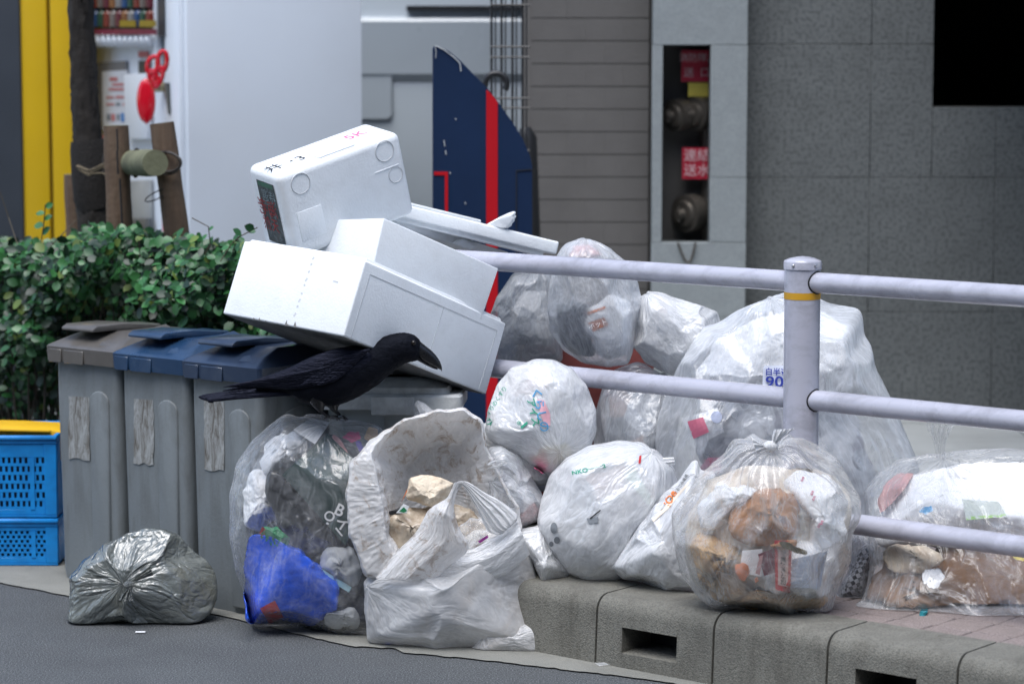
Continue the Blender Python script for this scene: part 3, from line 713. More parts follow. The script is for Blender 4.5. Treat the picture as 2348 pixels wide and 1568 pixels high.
flat('black_trim', [(932, 14), (1300, 14), (1300, 25), (932, 25)], DV - 0.02, M['black'], vn, 0.04)
for xx in (x0v + 0.35, x1v - 0.35):
    q = MB(); q.tube([(xx, DV + 0.0, 0.33), (xx, DV + 0.2, 0.33)], 0.32, 28); q.build('wheel', M['black'], vn, smooth=True)

# vending machine
vm = empty('vending_machine', G(430, 930, 0) * [1, 1, 0], 'white vending machine with its blank side panel toward the street', 'vending machine')
VC = W(432, 400, 9.3); VC = np.array([VC[0], VC[1], 0.0])
sa = math.radians(25); SX = np.array([math.cos(sa), math.sin(sa), 0]); FX = np.array([-math.sin(sa), math.cos(sa), 0]) # side panel dir, front dir(away left)
FX = np.array([-math.cos(math.radians(62)), math.sin(math.radians(62)), 0]); 
Dp = 0.0
for _ in range(1):
    # depth of the side so that its far edge shows at U=833
    k = (833 - 1174) / FPX; Dp = (k * VC[1] - VC[0]) / (SX[0] - k * SX[1])
kf_ = (165 - 1174) / FPX; Fw = (kf_ * VC[1] - VC[0]) / (FX[0] - kf_ * FX[1])
q = MB(); q.prism([(0, 0), (Dp, 0), (Dp, 0), ] if False else [(VC[0], VC[1]), ((VC + SX * Dp)[0], (VC + SX * Dp)[1]), ((VC + SX * Dp + FX * Fw)[0], (VC + SX * Dp + FX * Fw)[1]), ((VC + FX * Fw)[0], (VC + FX * Fw)[1])], (0, 0, 0), (1, 0, 0), (0, 1, 0), (0, 0, 1), 0.08, 1.83)
q.build('cabinet', M['white_metal'], vm, bevel=0.008, seg=2)
FN = np.cross(FX, [0, 0, 1.0]); FN = FN if FN[1] < 0 else -FN      # outward normal of the front
def fp(U, V, off=0.0):
    """point of the front plane under a picture position"""
    r = ray(U, V); P0 = VC + FN * off; t = np.dot(P0 - CAMP, FN) / np.dot(r, FN); return CAMP + r * t
def fpanel(nm, U0, V0, U1, V1, mat, off=0.004, th=0.01, bev=0.0, label=None):
    a = fp(U0, V1, off); b = fp(U1, V1, off); zt_ = fp((U0 + U1) / 2, V0, off)[2]
    q = MB(); q.box(a, b - a, (0, 0, zt_ - a[2]), FN * th); return q.build(nm, mat, vm, bevel=bev, label=label)
glassy = P('dark_window', (0.07, 0.075, 0.085), 0.15, 0.3, 8)
fpanel('corner_trim', 402, -40, 434, 1000, M['white_metal'], 0.0, 0.02, 0.004)
fpanel('display_window', 205, -60, 360, 80, glassy)
# drinks inside the display: rows of bottles and cans
dcol = [(0.16, 0.03, 0.02), (0.02, 0.06, 0.16), (0.18, 0.08, 0.03), (0.13, 0.11, 0.10), (0.02, 0.06, 0.04), (0.2, 0.2, 0.2), (0.10, 0.02, 0.03)]
dm = [P('drink_%d' % i, c, 0.3, 0.2, 30) for i, c in enumerate(dcol)]
for i in range(10):
    U = 222 + i * 14; c = fp(U, 50, 0.03)
    for zz, hh in ((fp(U, 62, .03)[2], 0.075), (fp(U, 18, .03)[2], 0.07)):
        q = MB(); q.tube([(c[0], c[1], zz), (c[0], c[1], zz + hh * .65), (c[0], c[1], zz + hh * .8), (c[0], c[1], zz + hh)], [0.022, 0.022, 0.012, 0.010], 10); q.build('drink_bottle', dm[(i * 3 + int(hh * 200)) % 7], vm, smooth=True)
fpanel('price_strip', 205, 66, 360, 80, P('maroon_strip', (0.16, 0.02, 0.05), 0.5, 0.3, 40), 0.05, 0.008)
for i in range(2): fpanel('yellow_card', 278 + i * 45, 47, 313 + i * 45, 62, P('yellow_card', (0.26, 0.19, 0.02), 0.5, 0.1), 0.055, 0.006)
for i in range(12):
    U = 213 + i * 12.5; a = fp(U, 92, 0.03); q = MB(); q.tube([a - FN * 0.03, a + FN * 0.015, a + FN * 0.03], [0.022, 0.02, 0.006], 8, ell=1.3); q.build('selector_button', M['white_metal'], vm, smooth=True)
fpanel('button_rail', 205, 82, 362, 106, P('grey_rail', (0.35, 0.37, 0.4), 0.5, 0.1), 0.006, 0.02)
fpanel('edge_strip', 363, -40, 372, 160, M['white_metal'], 0.01, 0.02)
fpanel('card_reader', 374, -40, 389, 84, P('charcoal_panel', (0.05, 0.055, 0.065), 0.4, 0.1), 0.006, 0.02)
fpanel('poster_window', 230, 145, 296, 300, P('tinted_pane', (0.16, 0.17, 0.19), 0.2, 0.1), 0.004, 0.01)
po = fpanel('poster', 238, 165, 295, 298, P('poster_paper', (0.52, 0.55, 0.6), 0.6, 0.06), 0.016, 0.003)
prd = P('poster_red', (0.42, 0.14, 0.14), 0.6, 0.0); pbl = P('poster_blue', (0.03, 0.16, 0.42), 0.6, 0.0); pgr = P('poster_grey', (0.16, 0.19, 0.22), 0.6, 0.0)
for (u0, v0, u1, v1, mm) in ((252, 178, 270, 186, prd), (258, 192, 294, 197, prd), (250, 203, 286, 208, prd), (244, 222, 262, 226, prd), (266, 221, 292, 226, prd), (244, 238, 262, 242, prd), (266, 236, 276, 243, pgr), (282, 237, 290, 243, prd),
                             (245, 262, 254, 276, pgr), (256, 262, 264, 278, prd), (268, 262, 275, 276, pgr), (278, 260, 285, 280, pbl), (232, 310, 240, 322, prd)):
    fpanel('poster_print', u0, v0, u1, v1, mm, 0.0195, 0.001)
fpanel('red_notice', 318, 118, 342, 132, prd, 0.004, 0.002)
fpanel('coin_panel', 320, 140, 346, 172, P('coin_panel', (0.04, 0.05, 0.06), 0.4, 0.1), 0.004, 0.004)
fpanel('coin_box', 301, 172, 352, 320, M['white_metal'], 0.004, 0.028, 0.008)
fpanel('dispenser_door', 304, 418, 353, 545, P('dispenser_grey', (0.30, 0.32, 0.33), 0.35, 0.15), 0.004, 0.01, 0.003)
fpanel('dispenser_flap', 306, 505, 350, 540, P('dispenser_dark', (0.08, 0.09, 0.1), 0.3, 0.1), 0.016, 0.01, 0.003)
# lock handle
a = fp(386, 192, 0.02); b = fp(391, 262, 0.02); q = MB(); q.tube([a, (a + b) / 2, b], [0.018, 0.014, 0.009], 10); q.build('lock_handle', P('steel_dark', (0.22, 0.23, 0.22), 0.3, 0.2, metal=0.8), vm, smooth=True)
a = fp(378, 200, 0.0); q = MB(); q.tube([a, a + FN * 0.05], 0.018, 12); q.build('lock_barrel', P('brass_lock', (0.4, 0.36, 0.22), 0.35, 0.1, metal=0.8), vm, smooth=True)
# red reflector and chain hanging on it
rd = empty('red_reflector', fp(335, 285, 0.06), 'red oval reflector hanging from a red plastic chain on the white machine', 'reflector')
redg = P('glossy_red', (0.60, 0.006, 0.02), 0.15, 0.06, 30, coat=0.6)
c = fp(335, 232, 0.09); rx_, rz_ = 22 * PX(9.3), 53 * PX(9.3)
V_ = []; F_ = []; nn = 20
q = MB(); q.tube([c + RT * 0.0 + np.array([0, 0, z]) for z in np.linspace(-rz_, rz_, 13)], [max(0.0015, rx_ * math.sqrt(max(0, 1 - (z / rz_) ** 2))) for z in np.linspace(-rz_, rz_, 13)], nn, ell=0.45); q.build('disc', redg, rd, smooth=True)
for (u, v_, ru, rv, rot) in ((350, 150, 12, 20, 0.3), (372, 142, 11, 24, 0.1), (362, 178, 9, 24, 0.35), (352, 178, 8, 16, -0.4)):
    pts = []
    for k in range(17):
        a = k / 16 * 2 * math.pi; du, dv = ru * math.cos(a), rv * math.sin(a)
        pts.append(W(u + du * math.cos(rot) - dv * math.sin(rot), v_ + du * math.sin(rot) + dv * math.cos(rot), 9.1))
    q = MB(); q.tube(pts, 0.0085, 8, caps=False); q.build('chain_link', redg, rd, smooth=True)
q = MB(); q.tube([W(379, 500, 9.0), W(382, 545, 9.0)], 0.012, 8); q.build('red_cone_tip', redg, label='thin red pole end seen beside the leaning stake', cat='pole', smooth=True)

# yellow panel and dark machine at the left edge
yp = empty('yellow_cabinet', W(100, 1000, 9.9) * [1, 1, 0], 'tall yellow cabinet of two panels behind the hedge', 'cabinet')
ym = P('yellow_paint', (0.58, 0.37, 0.004), 0.45, 0.05, 3)
for u0, u1, dd in ((46, 106, 0), (113, 160, 0.0)):
    a = W(u0, 0, 9.9); b = W(u1, 0, 9.9); q = MB(); q.aabox((a[0], 9.9 + dd, 0.34), (b[0], 10.5, 2.1)); q.build('door_panel', ym, yp, bevel=0.006)
a = W(46, 0, 9.93); b = W(160, 0, 9.93); q = MB(); q.aabox((a[0], 9.93, 0.01), (b[0], 10.4, 0.338)); q.build('plinth', M['walk'], yp)
a = W(104, 0, 9.92); b = W(114, 0, 9.92); q = MB(); q.aabox((a[0], 9.93, 0.34), (b[0], 10.4, 2.1)); q.build('seam', P('brown_seam', (0.10, 0.07, 0.01), 0.6, 0), yp)
dk = P('slate_grey_metal', (0.035, 0.043, 0.055), 0.5, 0.15, 2)
a = W(-260, 0, 9.89); b = W(44, 0, 9.89); q = MB(); q.aabox((a[0], 9.89, 0.02), (b[0], 10.5, 2.1)); q.build('dark_cabinet', dk, label='dark slate grey metal cabinet left of the yellow one', cat='cabinet', bevel=0.01)

# ================================================================ tree and its stakes
tr = empty('street_tree', W(215, 900, 8.3) * [1, 1, 0], 'dark barked street tree trunk wrapped in burlap behind the hedge', 'tree')
bark = P('dark_bark', (0.016, 0.013, 0.011), 0.9, 0.35, 12, 1.0, 40, dirt=(0.045, 0.042, 0.038), dirt_scale=18, dirt_amt=0.6, stretch=(1, 1, 0.35))
cl = [(183, -260, 27), (184, -80, 27), (187, 60, 28), (193, 200, 30), (201, 320, 33), (212, 430, 37), (222, 540, 42), (228, 700, 46), (232, 1010, 52)]
q = MB(); nT = 36; pts = []; rad = []
for k in np.linspace(0, len(cl) - 1, 60):
    i = min(int(k), len(cl) - 2); f = k - i; u, v_, r = [cl[i][j] * (1 - f) + cl[i + 1][j] * f for j in range(3)]
    pts.append(W(u, v_, 8.3)); rad.append(r * PX(8.3))
q.tube(pts, rad, nT); o = q.build('trunk', bark, tr, smooth=True)
me = o.data; co = np.zeros(len(me.vertices) * 3); me.vertices.foreach_get('co', co); co = co.reshape(-1, 3); co += rng.normal(0, 0.0025, co.shape); me.vertices.foreach_set('co', co.ravel())
burl = P('burlap_wrap', (0.014, 0.012, 0.011), 0.95, 0.3, 30, 1.0, 150)
q = MB(); pts = [W(u, v_, 8.3) for u, v_ in ((200, 322), (203, 345), (208, 400), (214, 455), (220, 480))]; q.tube(pts, [38 * PX(8.3), 42 * PX(8.3), 44 * PX(8.3), 45 * PX(8.3), 42 * PX(8.3)], 28); q.build('burlap_wrap', burl, tr, smooth=True)
rope = P('straw_rope', (0.12, 0.095, 0.06), 0.9, 0.3, 60, 0.8, 200)
for k in range(7):
    a0 = random.uniform(-6, 6); q = MB()
    q.tube([W(178 + random.uniform(-3, 2), 385 + a0, 8.12), W(205, 398 + a0 * 1.5, 8.08), W(235, 372 + a0 * 2 + k * 4, 8.05), W(262, 352 + k * 9, 8.03)], 0.0035, 5); q.build('rope', rope, tr)
for k in range(3):   # upper branches outside the frame, so the tree is whole
    q = MB(); b0_ = W(184, -220, 8.3); ang = k * 2.1; q.tube([b0_, b0_ + np.array([0.25 * math.cos(ang), 0.25 * math.sin(ang), 0.4]), b0_ + np.array([0.6 * math.cos(ang), 0.6 * math.sin(ang), 1.1])], [0.03, 0.022, 0.01], 8); q.build('limb', bark, tr, smooth=True)
logm = P('weathered_stake_wood', (0.13, 0.085, 0.055), 0.85, 0.25, 10, 0.6, 60, stretch=(6, 6, 0.6), dirt=(0.06, 0.055, 0.04), dirt_scale=10, dirt_amt=0.6)
endm = P('green_grey_log_end', (0.145, 0.15, 0.09), 0.85, 0.3, 12, 0.5, 60)
ts = empty('tree_stake', W(300, 1000, 8.0) * [1, 1, 0], 'wooden tree support of two stakes and a tied cross log', 'tree support')
def log(nm, a, b, r, mat=logm, cap=endm):
    a = np.array(a); b = np.array(b); n = 14; L = [a + (b - a) * k / (n - 1) for k in range(n)]; q = MB()
    rr = [r * (1 + 0.03 * math.sin(k * 1.3)) for k in range(n)]; q.tube(L, rr, 24, mi=0); F = q.f; q.m[-1] = 1; q.m[-2] = 1
    return q.build(nm, [mat, cap], ts, smooth=True, autosmooth=0.8)
r8 = PX(8.0)
log('stake', W(281, 700, 8.05), W(266, 288, 8.05), 29.5 * r8); log('stake', W(428, 700, 7.95), W(371, 282, 7.95), 28.5 * r8)
log('stake', W(180, 700, 8.7), W(168, 400, 8.7), 22 * PX(8.7))
log('cross_log', W(235, 374, 8.5), W(356, 374, 7.72), 30 * r8, endm)
wire = P('rusty_wire', (0.03, 0.025, 0.022), 0.6, 0.2)
def loop(cx, cy, ru, rv, D, rot=0, r=0.003, n=24, dd=0.0):
    pts = []
    for k in range(n + 1):
        a = k / n * 2 * math.pi; du, dv = ru * math.cos(a), rv * math.sin(a)
        pts.append(W(cx + du * math.cos(rot) - dv * math.sin(rot), cy + du * math.sin(rot) + dv * math.cos(rot), D - dd * math.cos(a)))
    q = MB(); q.tube(pts, r, 6, caps=False); return q.build('binding_wire', wire, ts, smooth=True)
loop(312, 374, 9, 32, 7.98, 0.05, 0.004); loop(382, 372, 33, 22, 7.9, 0.1, 0.0045, dd=0.02); loop(382, 374, 31, 26, 7.9, 0.2, 0.003)
loop(360, 448, 30, 8, 7.92, -0.45, 0.0018); loop(250, 378, 13, 32, 8.1, 0.0, 0.005)
q = MB(); q.tube([W(268, 345, 7.93), W(271, 400, 7.93)], 0.0028, 4); q.tube([W(268, 295, 7.93), W(270, 345, 7.93)], 0.0025, 4); q.tube([W(275, 410, 7.93), W(278, 470, 7.93), W(281, 530, 7.93)], 0.003, 4); q.build('split_crack', M['dark'], ts, kind='stuff')

# ================================================================ hedge
hg = empty('hedge', (-1.05, 7.6, 0), 'low leafy green hedge of small round leaves behind the bins', 'hedge')
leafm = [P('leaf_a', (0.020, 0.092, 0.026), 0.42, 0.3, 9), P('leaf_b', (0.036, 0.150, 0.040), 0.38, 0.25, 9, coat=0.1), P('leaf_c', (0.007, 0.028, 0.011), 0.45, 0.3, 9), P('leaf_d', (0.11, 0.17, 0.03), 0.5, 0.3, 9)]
LV = np.array([(0, 0, 0), (0.30, -0.36, .07), (0.34, 0, 0), (0.30, 0.36, .07), (0.68, -0.40, .06), (0.72, 0, -.01), (0.68, 0.40, .06), (0.95, -0.2, 0), (1.08, 0, -.06), (0.95, 0.2, 0)])
LF = [(0, 1, 2), (0, 2, 3), (1, 4, 5, 2), (2, 5, 6, 3), (4, 7, 8, 5), (5, 8, 9, 6)]
def topV(U):
    return np.interp(U, [-60, 0, 60, 130, 230, 330, 430, 520, 560, 600, 760], [565, 556, 566, 568, 528, 540, 556, 572, 580, 590, 640])
def frame(nrm, up_):
    z = nrm / np.linalg.norm(nrm); x = up_ - z * np.dot(up_, z); x /= np.linalg.norm(x) + 1e-9; return np.stack([x, np.cross(z, x), z])
leaves = []
def hedge_D(U): return 7.86 - 0.68 * (U / 600.0)
N1 = 15000
for i in range(N1):
    U = random.uniform(-80, 700)
    tV = topV(U); q_ = random.random()
    V = tV + (985 - tV) * (q_ ** 1.35) + random.gauss(0, 7)
    if U < 145 and V > 930 and random.random() < .6: continue
    low = (V - tV) / (1000 - tV)
    dep = random.random() ** 1.3 * 0.55
    hump = 0.10 * math.sin(U * 0.021 + V * .013) + 0.07 * math.sin(V * 0.03 - U * .008)
    D = hedge_D(U) + dep + hump * 0.8 + (0.16 * low)
    if low < 0.05: D += random.uniform(0, 0.3)
    if low > 0.55 and random.random() < 0.35: continue
    p = W(U, V, D); p[2] += -0.0
    nr = np.array([random.gauss(-0.15, .5), random.gauss(-0.75, .5), random.gauss(0.65 - low * .5, .5)])
    s = random.uniform(0.018, 0.038)
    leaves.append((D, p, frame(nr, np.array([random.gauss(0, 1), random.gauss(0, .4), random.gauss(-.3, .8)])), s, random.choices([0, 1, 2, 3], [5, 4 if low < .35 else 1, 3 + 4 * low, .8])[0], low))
# wisps above the hedge
def wisp(pts, n, s0=0.03):
    P_ = [W(u, v_, d) for u, v_, d in pts]; q = MB(); q.tube(P_, 0.0016, 5); q.build('twig', twm, hg)
    P_ = np.array(P_)
    for k in range(n):
        t = (k + .6) / n * (len(P_) - 1); i = min(int(t), len(P_) - 2); p = P_[i] + (P_[i + 1] - P_[i]) * (t - i)
        nr = np.array([random.gauss(0, .5), -0.8, random.gauss(.5, .4)]); leaves.append((0.0, p, frame(nr, np.array([(-1) ** k * 1.0, 0, .4])), s0 * random.uniform(.75, 1.1), random.choice([0, 1]), 0))
twm = P('twig_brown', (0.07, 0.055, 0.035), 0.8, 0.2)
wisp([(88, 590, 7.8), (100, 520, 7.78), (104, 470, 7.75)], 7, 0.032); wisp([(533, 580, 7.35), (545, 545, 7.3), (590, 522, 7.25)], 6, 0.028)
wisp([(460, 600, 7.4), (482, 560, 7.38), (478, 520, 7.36), (440, 500, 7.36)], 1, 0.02); wisp([(40, 560, 7.8), (20, 500, 7.9), (0, 440, 7.9)], 0); wisp([(110, 570, 7.8), (150, 530, 7.9), (175, 505, 7.95)], 0); wisp([(505, 600, 7.3), (530, 560, 7.3), (552, 540, 7.3)], 4, .028)
leaves.sort(key=lambda l: l[0] + l[5] * 0.2)
lme = []
for mi_ in range(4):
    me = bpy.data.meshes.new('leaf'); me.from_pydata((LV * 0.031).tolist(), [], LF); me.materials.append(leafm[mi_]); me.update()
    for pgn in me.polygons: pgn.use_smooth = True
    lme.append(me)
hl = np.array(hg.location)
for D, p, Fm, s, mi_, low in leaves[:290]:
    o = bpy.data.objects.new('leaf', lme[mi_]); COL.objects.link(o); o.parent = hg
    m3 = Matrix(Fm.T.tolist()).to_4x4(); k = s / 0.031; o.matrix_local = Matrix.Translation(Vector(p - hl)) @ m3 @ Matrix.Diagonal((k, k, k, 1))
V_ = []; F_ = []; FM = []
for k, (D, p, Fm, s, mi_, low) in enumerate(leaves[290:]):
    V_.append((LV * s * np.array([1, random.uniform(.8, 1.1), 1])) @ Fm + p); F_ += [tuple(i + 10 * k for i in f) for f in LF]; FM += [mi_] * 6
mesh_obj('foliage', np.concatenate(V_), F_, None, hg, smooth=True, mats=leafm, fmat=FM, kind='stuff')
q = MB()
for i in range(230):
    U = random.uniform(-60, 640); D = hedge_D(U) + random.uniform(0.12, .5); V1 = topV(U) + random.uniform(10, 60)
    b = W(U + random.uniform(-25, 25), 0, D); b[2] = 0.01; t_ = W(U, V1, D); m_ = (b + t_) / 2 + np.array([random.gauss(0, .04), random.gauss(0, .03), 0])
    q.tube([b, b * .6 + m_ * .4, m_, m_ * .5 + t_ * .5, t_], [0.004, 0.0035, 0.003, 0.002, 0.001], 5, caps=False)
o = q.build('stems', P('dark_stems', (0.03, 0.024, 0.016), 0.9, 0.3), hg, kind='stuff')
# fence behind the hedge
wf = empty('wire_fence', (-1.3, 8.35, 0), 'thin black metal bar fence running behind the hedge', 'fence')
bar0 = W(-60, 0, 8.45); bar1 = W(640, 0, 7.9)
for i in range(34):
    t = i / 33; x = bar0[0] + (bar1[0] - bar0[0]) * t; y = bar0[1] + (bar1[1] - bar0[1]) * t
    q = MB(); q.aabox((x - .004, y - .004, 0.01), (x + .004, y + .004, 0.74)); q.build('fence_bar', M['black'], wf)
for z in (0.1, 0.72):
    q = MB(); q.box((bar0[0], bar0[1] - .008, z), (bar1[0] - bar0[0], bar1[1] - bar0[1], 0), (0, .006, 0), (0, 0, .012)); q.build('fence_rail', M['black'], wf)
# ================================================================ slim bins
binm = P('grey_bin_plastic', (0.19, 0.212, 0.222), 0.55, 0.10, 3, 0.15, 120, dirt=(0.10, 0.104, 0.098), dirt_scale=8, dirt_amt=0.7, stretch=(1.5, 1.5, 0.4))
lidcols = {'brown': P('brown_lid', (0.095, 0.088, 0.080), 0.33, 0.12, 6, coat=0.2, dirt=(0.16, 0.15, 0.14), dirt_scale=20, dirt_amt=0.3), 'navy': P('navy_lid', (0.012, 0.040, 0.095), 0.30, 0.15, 6, coat=0.25, dirt=(0.10, 0.13, 0.17), dirt_scale=16, dirt_amt=0.22),
           'slate': P('slate_navy_lid', (0.018, 0.034, 0.070), 0.32, 0.15, 6, coat=0.25, dirt=(0.10, 0.12, 0.15), dirt_scale=16, dirt_amt=0.22)}
def peel():
    m, nt, N, L = _nt('peeled_sticker'); out = N.new('ShaderNodeOutputMaterial'); b = N.new('ShaderNodeBsdfPrincipled'); L.new(b.outputs[0], out.inputs[0])
    n1 = noise(N, L, 42, 9, 0.78, stretch=(1.3, 1.3, 0.4), dist=.6); r = ramp(N, L, n1, [(0.34, (0.07, 0.06, 0.05)), (0.44, (0.17, 0.165, 0.15)), (0.54, (0.28, 0.29, 0.285)), (0.70, (0.42, 0.44, 0.44))]); L.new(r.outputs[0], b.inputs[0])
    b.inputs['Roughness'].default_value = 0.85
    bp = N.new('ShaderNodeBump'); bp.inputs['Strength'].default_value = 0.5; bp.inputs['Distance'].default_value = 0.003; L.new(n1, bp.inputs['Height']); L.new(bp.outputs[0], b.inputs['Normal']); return m
peelm = peel()
INW = -NRM
def loft_box(q, org, ax, ay, rects, r, n=4, mi=0):
    """stack of rounded rectangles: rects = (x0,x1,y0,y1,z)"""
    V = []; m = 4 * (n + 1)
    for x0, x1, y0, y1, z in rects:
        for cx, cy, a0 in ((x1 - r, y0 + r, -90), (x1 - r, y1 - r, 0), (x0 + r, y1 - r, 90), (x0 + r, y0 + r, 180)):
            for k in range(n + 1):
                a = math.radians(a0 + 90 * k / n); V.append(org + ax * (cx + r * math.cos(a)) + ay * (cy + r * math.sin(a)) + np.array([0, 0, z]))
    F = []
    for i in range(len(rects) - 1):
        for j in range(m): F.append((i * m + j, i * m + (j + 1) % m, (i + 1) * m + (j + 1) % m, (i + 1) * m + j))
    F.append(tuple(range(m))[::-1]); F.append(tuple((len(rects) - 1) * m + j for j in range(m)))
    q.add(V, F, mi)
def slim_bin(corner, w, dep, h, lidmat, label, stickUV):
    e = empty('recycling_bin', corner + DIR * w / 2 + INW * dep / 2, label, 'bin', 'slim grey recycling bins in a row')
    q = MB(); loft_box(q, corner, DIR, INW, [(0.010, w - 0.010, 0.010, dep - 0.01, 0.0), (0.006, w - 0.006, 0.006, dep - .006, 0.03), (0.0, w, 0.0, dep, h * 0.80), (0.0, w, 0.0, dep, h * 0.93), (-0.003, w + 0.003, -0.003, dep + .003, h * 0.94), (-0.003, w + .003, -0.003, dep + .003, h)], 0.022)
    q.build('body', binm, e, smooth=True, autosmooth=0.5)
    # raised rib with an arched top
    q = MB(); rib = []
    x0, x1 = w * 0.56, w * 0.86; zt_ = h * 0.78
    for k in range(9): a = math.pi * k / 8; rib.append(((x0 + x1) / 2 + (x1 - x0) / 2 * math.cos(a), zt_ + 0.03 * math.sin(a)))
    rib = [(x1 - .006, 0.02)] + rib + [(x0 + .006, 0.02)]
    q.prism(rib, corner, DIR, np.array([0, 0, 1.0]), INW, -0.0045, 0.02); q.build('front_rib', binm, e, bevel=0.004, seg=3)
    # side rib toward the next bin
    q = MB(); rib = [(dep * .25, 0.02), (dep * .75, 0.02)] + [((dep * .5) + dep * .25 * math.cos(math.pi * k / 8), zt_ + 0.03 * math.sin(math.pi * k / 8)) for k in range(9)]
    q.prism(rib, corner + DIR * w, INW, np.array([0, 0, 1.0]), DIR, -0.02, 0.004); q.build('side_rib', binm, e, bevel=0.004, seg=2)
    # lid
    o = 0.017; q = MB()
    loft_box(q, corner + np.array([0, 0, h]), DIR, INW, [(-o, w + o, -o, dep + o, -0.040), (-o - .002, w + o + .002, -o - .002, dep + o + .002, -0.001), (-o + .004, w + o - .004, -o + .004, dep + o - .004, 0.004), (0.012, w - 0.012, 0.03, dep - .01, 0.022), (0.03, w - 0.03, 0.09, dep - 0.03, 0.040)], 0.016)
    q.build('lid', lidmat, e, bevel=0.0, smooth=True, autosmooth=0.35)
    L_ = corner + np.array([0, 0, h])
    q = MB(); q.prism([(0.004, 0.050), (0.02, 0.058), (0.125, 0.058), (0.25, 0.044), (0.25, 0.030), (0.10, 0.030), (0.085, 0.042), (0.004, 0.042)], L_, INW, np.array([0, 0, 1.0]), DIR, w * 0.10, w * 0.60); q.prism([(0.085, 0.05), (0.26, 0.046), (0.26, 0.02), (0.085, 0.02)], L_, INW, np.array([0, 0, 1.0]), DIR, w * 0.16, w * 0.54)
    q.build('lid_handle', lidmat, e, bevel=0.003, seg=2)
    q = MB(); q.add([L_ + DIR * (w * x) + INW * y + np.array([0, 0, z]) for x, y, z in ((.66, .0, .004), (.98, .0, .004), (.62, .25, .036), (.80, .25, .036), (.72, .01, .022), (.70, .24, .050))], [(0, 4, 5, 2), (4, 1, 3, 5), (0, 1, 4), (2, 5, 3), (0, 2, 3, 1)]); q.build('lid_ridge', lidmat, e, bevel=0.003, seg=2)
    q = MB(); q.prism([(0.02, 0.010), (0.086, 0.041), (0.088, 0.018)], L_, INW, np.array([0, 0, 1.0]), DIR, w * 0.14, w * 0.56); q.build('handle_shade_wedge', M['black'], e)  # solid black wedge standing in for the shade under the handle
    q = MB()
    for u0_, u1_ in ((0.0, .2), (.24, .55)):
        q = MB(); q.box(L_ + DIR * (w * u0_) + NRM * (o + .0015) + np.array([0, 0, -.043]), DIR * w * (u1_ - u0_), NRM * 0.003, (0, 0, .036)); q.build('rim_clip', lidmat, e, bevel=0.002, seg=1)
    bv = BVHTree.FromPolygons([Vector(p) for p in (corner + INW * -0.0005, corner + DIR * w, corner + DIR * w + [0, 0, h], corner + np.array([0, 0, h]))], [(0, 1, 2, 3)])
    u0, v0, u1, v1 = stickUV; pts = []
    for k in range(9): pts.append((u0 + random.uniform(-1.5, 1.5), v0 + (v1 - v0) * k / 8))
    pts += [(u0 + (u1 - u0) * k / 4, v1 + random.uniform(-4, 6)) for k in range(1, 4)]
    for k in range(9): pts.append((u1 + random.uniform(-1.5, 1.5), v1 - (v1 - v0) * k / 8 + 3))
    decal('peeled_sticker', pts, [tuple(range(len(pts)))], bv, peelm, e, 0.001)
    return e
B1 = G(135, 1327, 0); B3 = G(443, 1390, 0); step = (B3 - B1) / 2
bw = 0.252; BH = 0.636
BD = 0.29
slim_bin(B1, bw, BD, BH, lidcols['brown'], 'slim grey bin with a brown lid, next to the blue crates', (157, 908, 205, 1053))
slim_bin(B1 + step, bw, BD, BH, lidcols['navy'], 'slim grey bin with a bright navy lid between the other two slim bins', (307, 914, 352, 1062))
slim_bin(B3, bw, BD, BH, lidcols['slate'], 'slim grey bin with a dark slate navy lid under the crow tail', (468, 918, 514, 1075))
# squat light grey bin
gb = empty('grey_bin', (-0.31, 6.6, 0), 'squat light grey bin with a domed clip-on lid under the foam boxes', 'bin')
gbm = P('light_grey_plastic', (0.40, 0.44, 0.45), 0.55, 0.08, 5, 0.1, 100, dirt=(0.2, 0.2, 0.19), dirt_scale=9, dirt_amt=0.4)
glm = P('worn_grey_lid', (0.62, 0.64, 0.63), 0.6, 0.12, 9, 0.25, 100, dirt=(0.22, 0.22, 0.21), dirt_scale=14, dirt_amt=0.6)
go = np.array([-0.465, 6.50, 0.0]); gx_ = np.array([math.cos(-.05), math.sin(-.05), 0]); gy_ = np.array([-gx_[1], gx_[0], 0]); gw, gd, gh = 0.320, 0.21, 0.548
q = MB(); loft_box(q, go, gx_, gy_, [(0.02, gw - .02, 0.02, gd - .02, 0), (0.004, gw - .004, .004, gd - .004, gh * .8), (0, gw, 0, gd, gh)], 0.03); q.build('body', gbm, gb, smooth=True, autosmooth=0.5)
for t in (0.12, 0.44, 0.86):
    q = MB(); q.box(go + gx_ * gw * t + gy_ * -0.002 + [0, 0, .1], gx_ * 0.004, gy_ * 0.01, (0, 0, gh - .12)); q.build('side_rib', gbm, gb)
q = MB(); o = 0.02; loft_box(q, go + [0, 0, gh], gx_, gy_, [(-o, gw + o, -o, gd + o, -0.022), (-o, gw + o, -o, gd + o, 0.010), (-o + .006, gw + o - .006, -o + .006, gd + o - .006, 0.016)], 0.02); q.build('lid_rim', glm, gb, smooth=True, autosmooth=0.5)
q = MB(); loft_box(q, go + [0, 0, gh + .014], gx_, gy_, [(0, gw - .01, 0.0, gd, 0), (0.004, gw - .016, 0.006, gd - .01, 0.016), (0.03, gw - .05, 0.03, gd - .03, 0.030), (0.1, gw - .12, 0.1, gd - .1, 0.036)], 0.03); q.build('lid_dome', glm, gb, smooth=True, autosmooth=0.6)
q = MB(); q.box(go + gx_ * gw * .36 + gy_ * (-o - .012) + [0, 0, gh - .034], gx_ * 0.108, gy_ * 0.012, (0, 0, .047)); q.build('lid_clip', glm, gb, bevel=0.004)

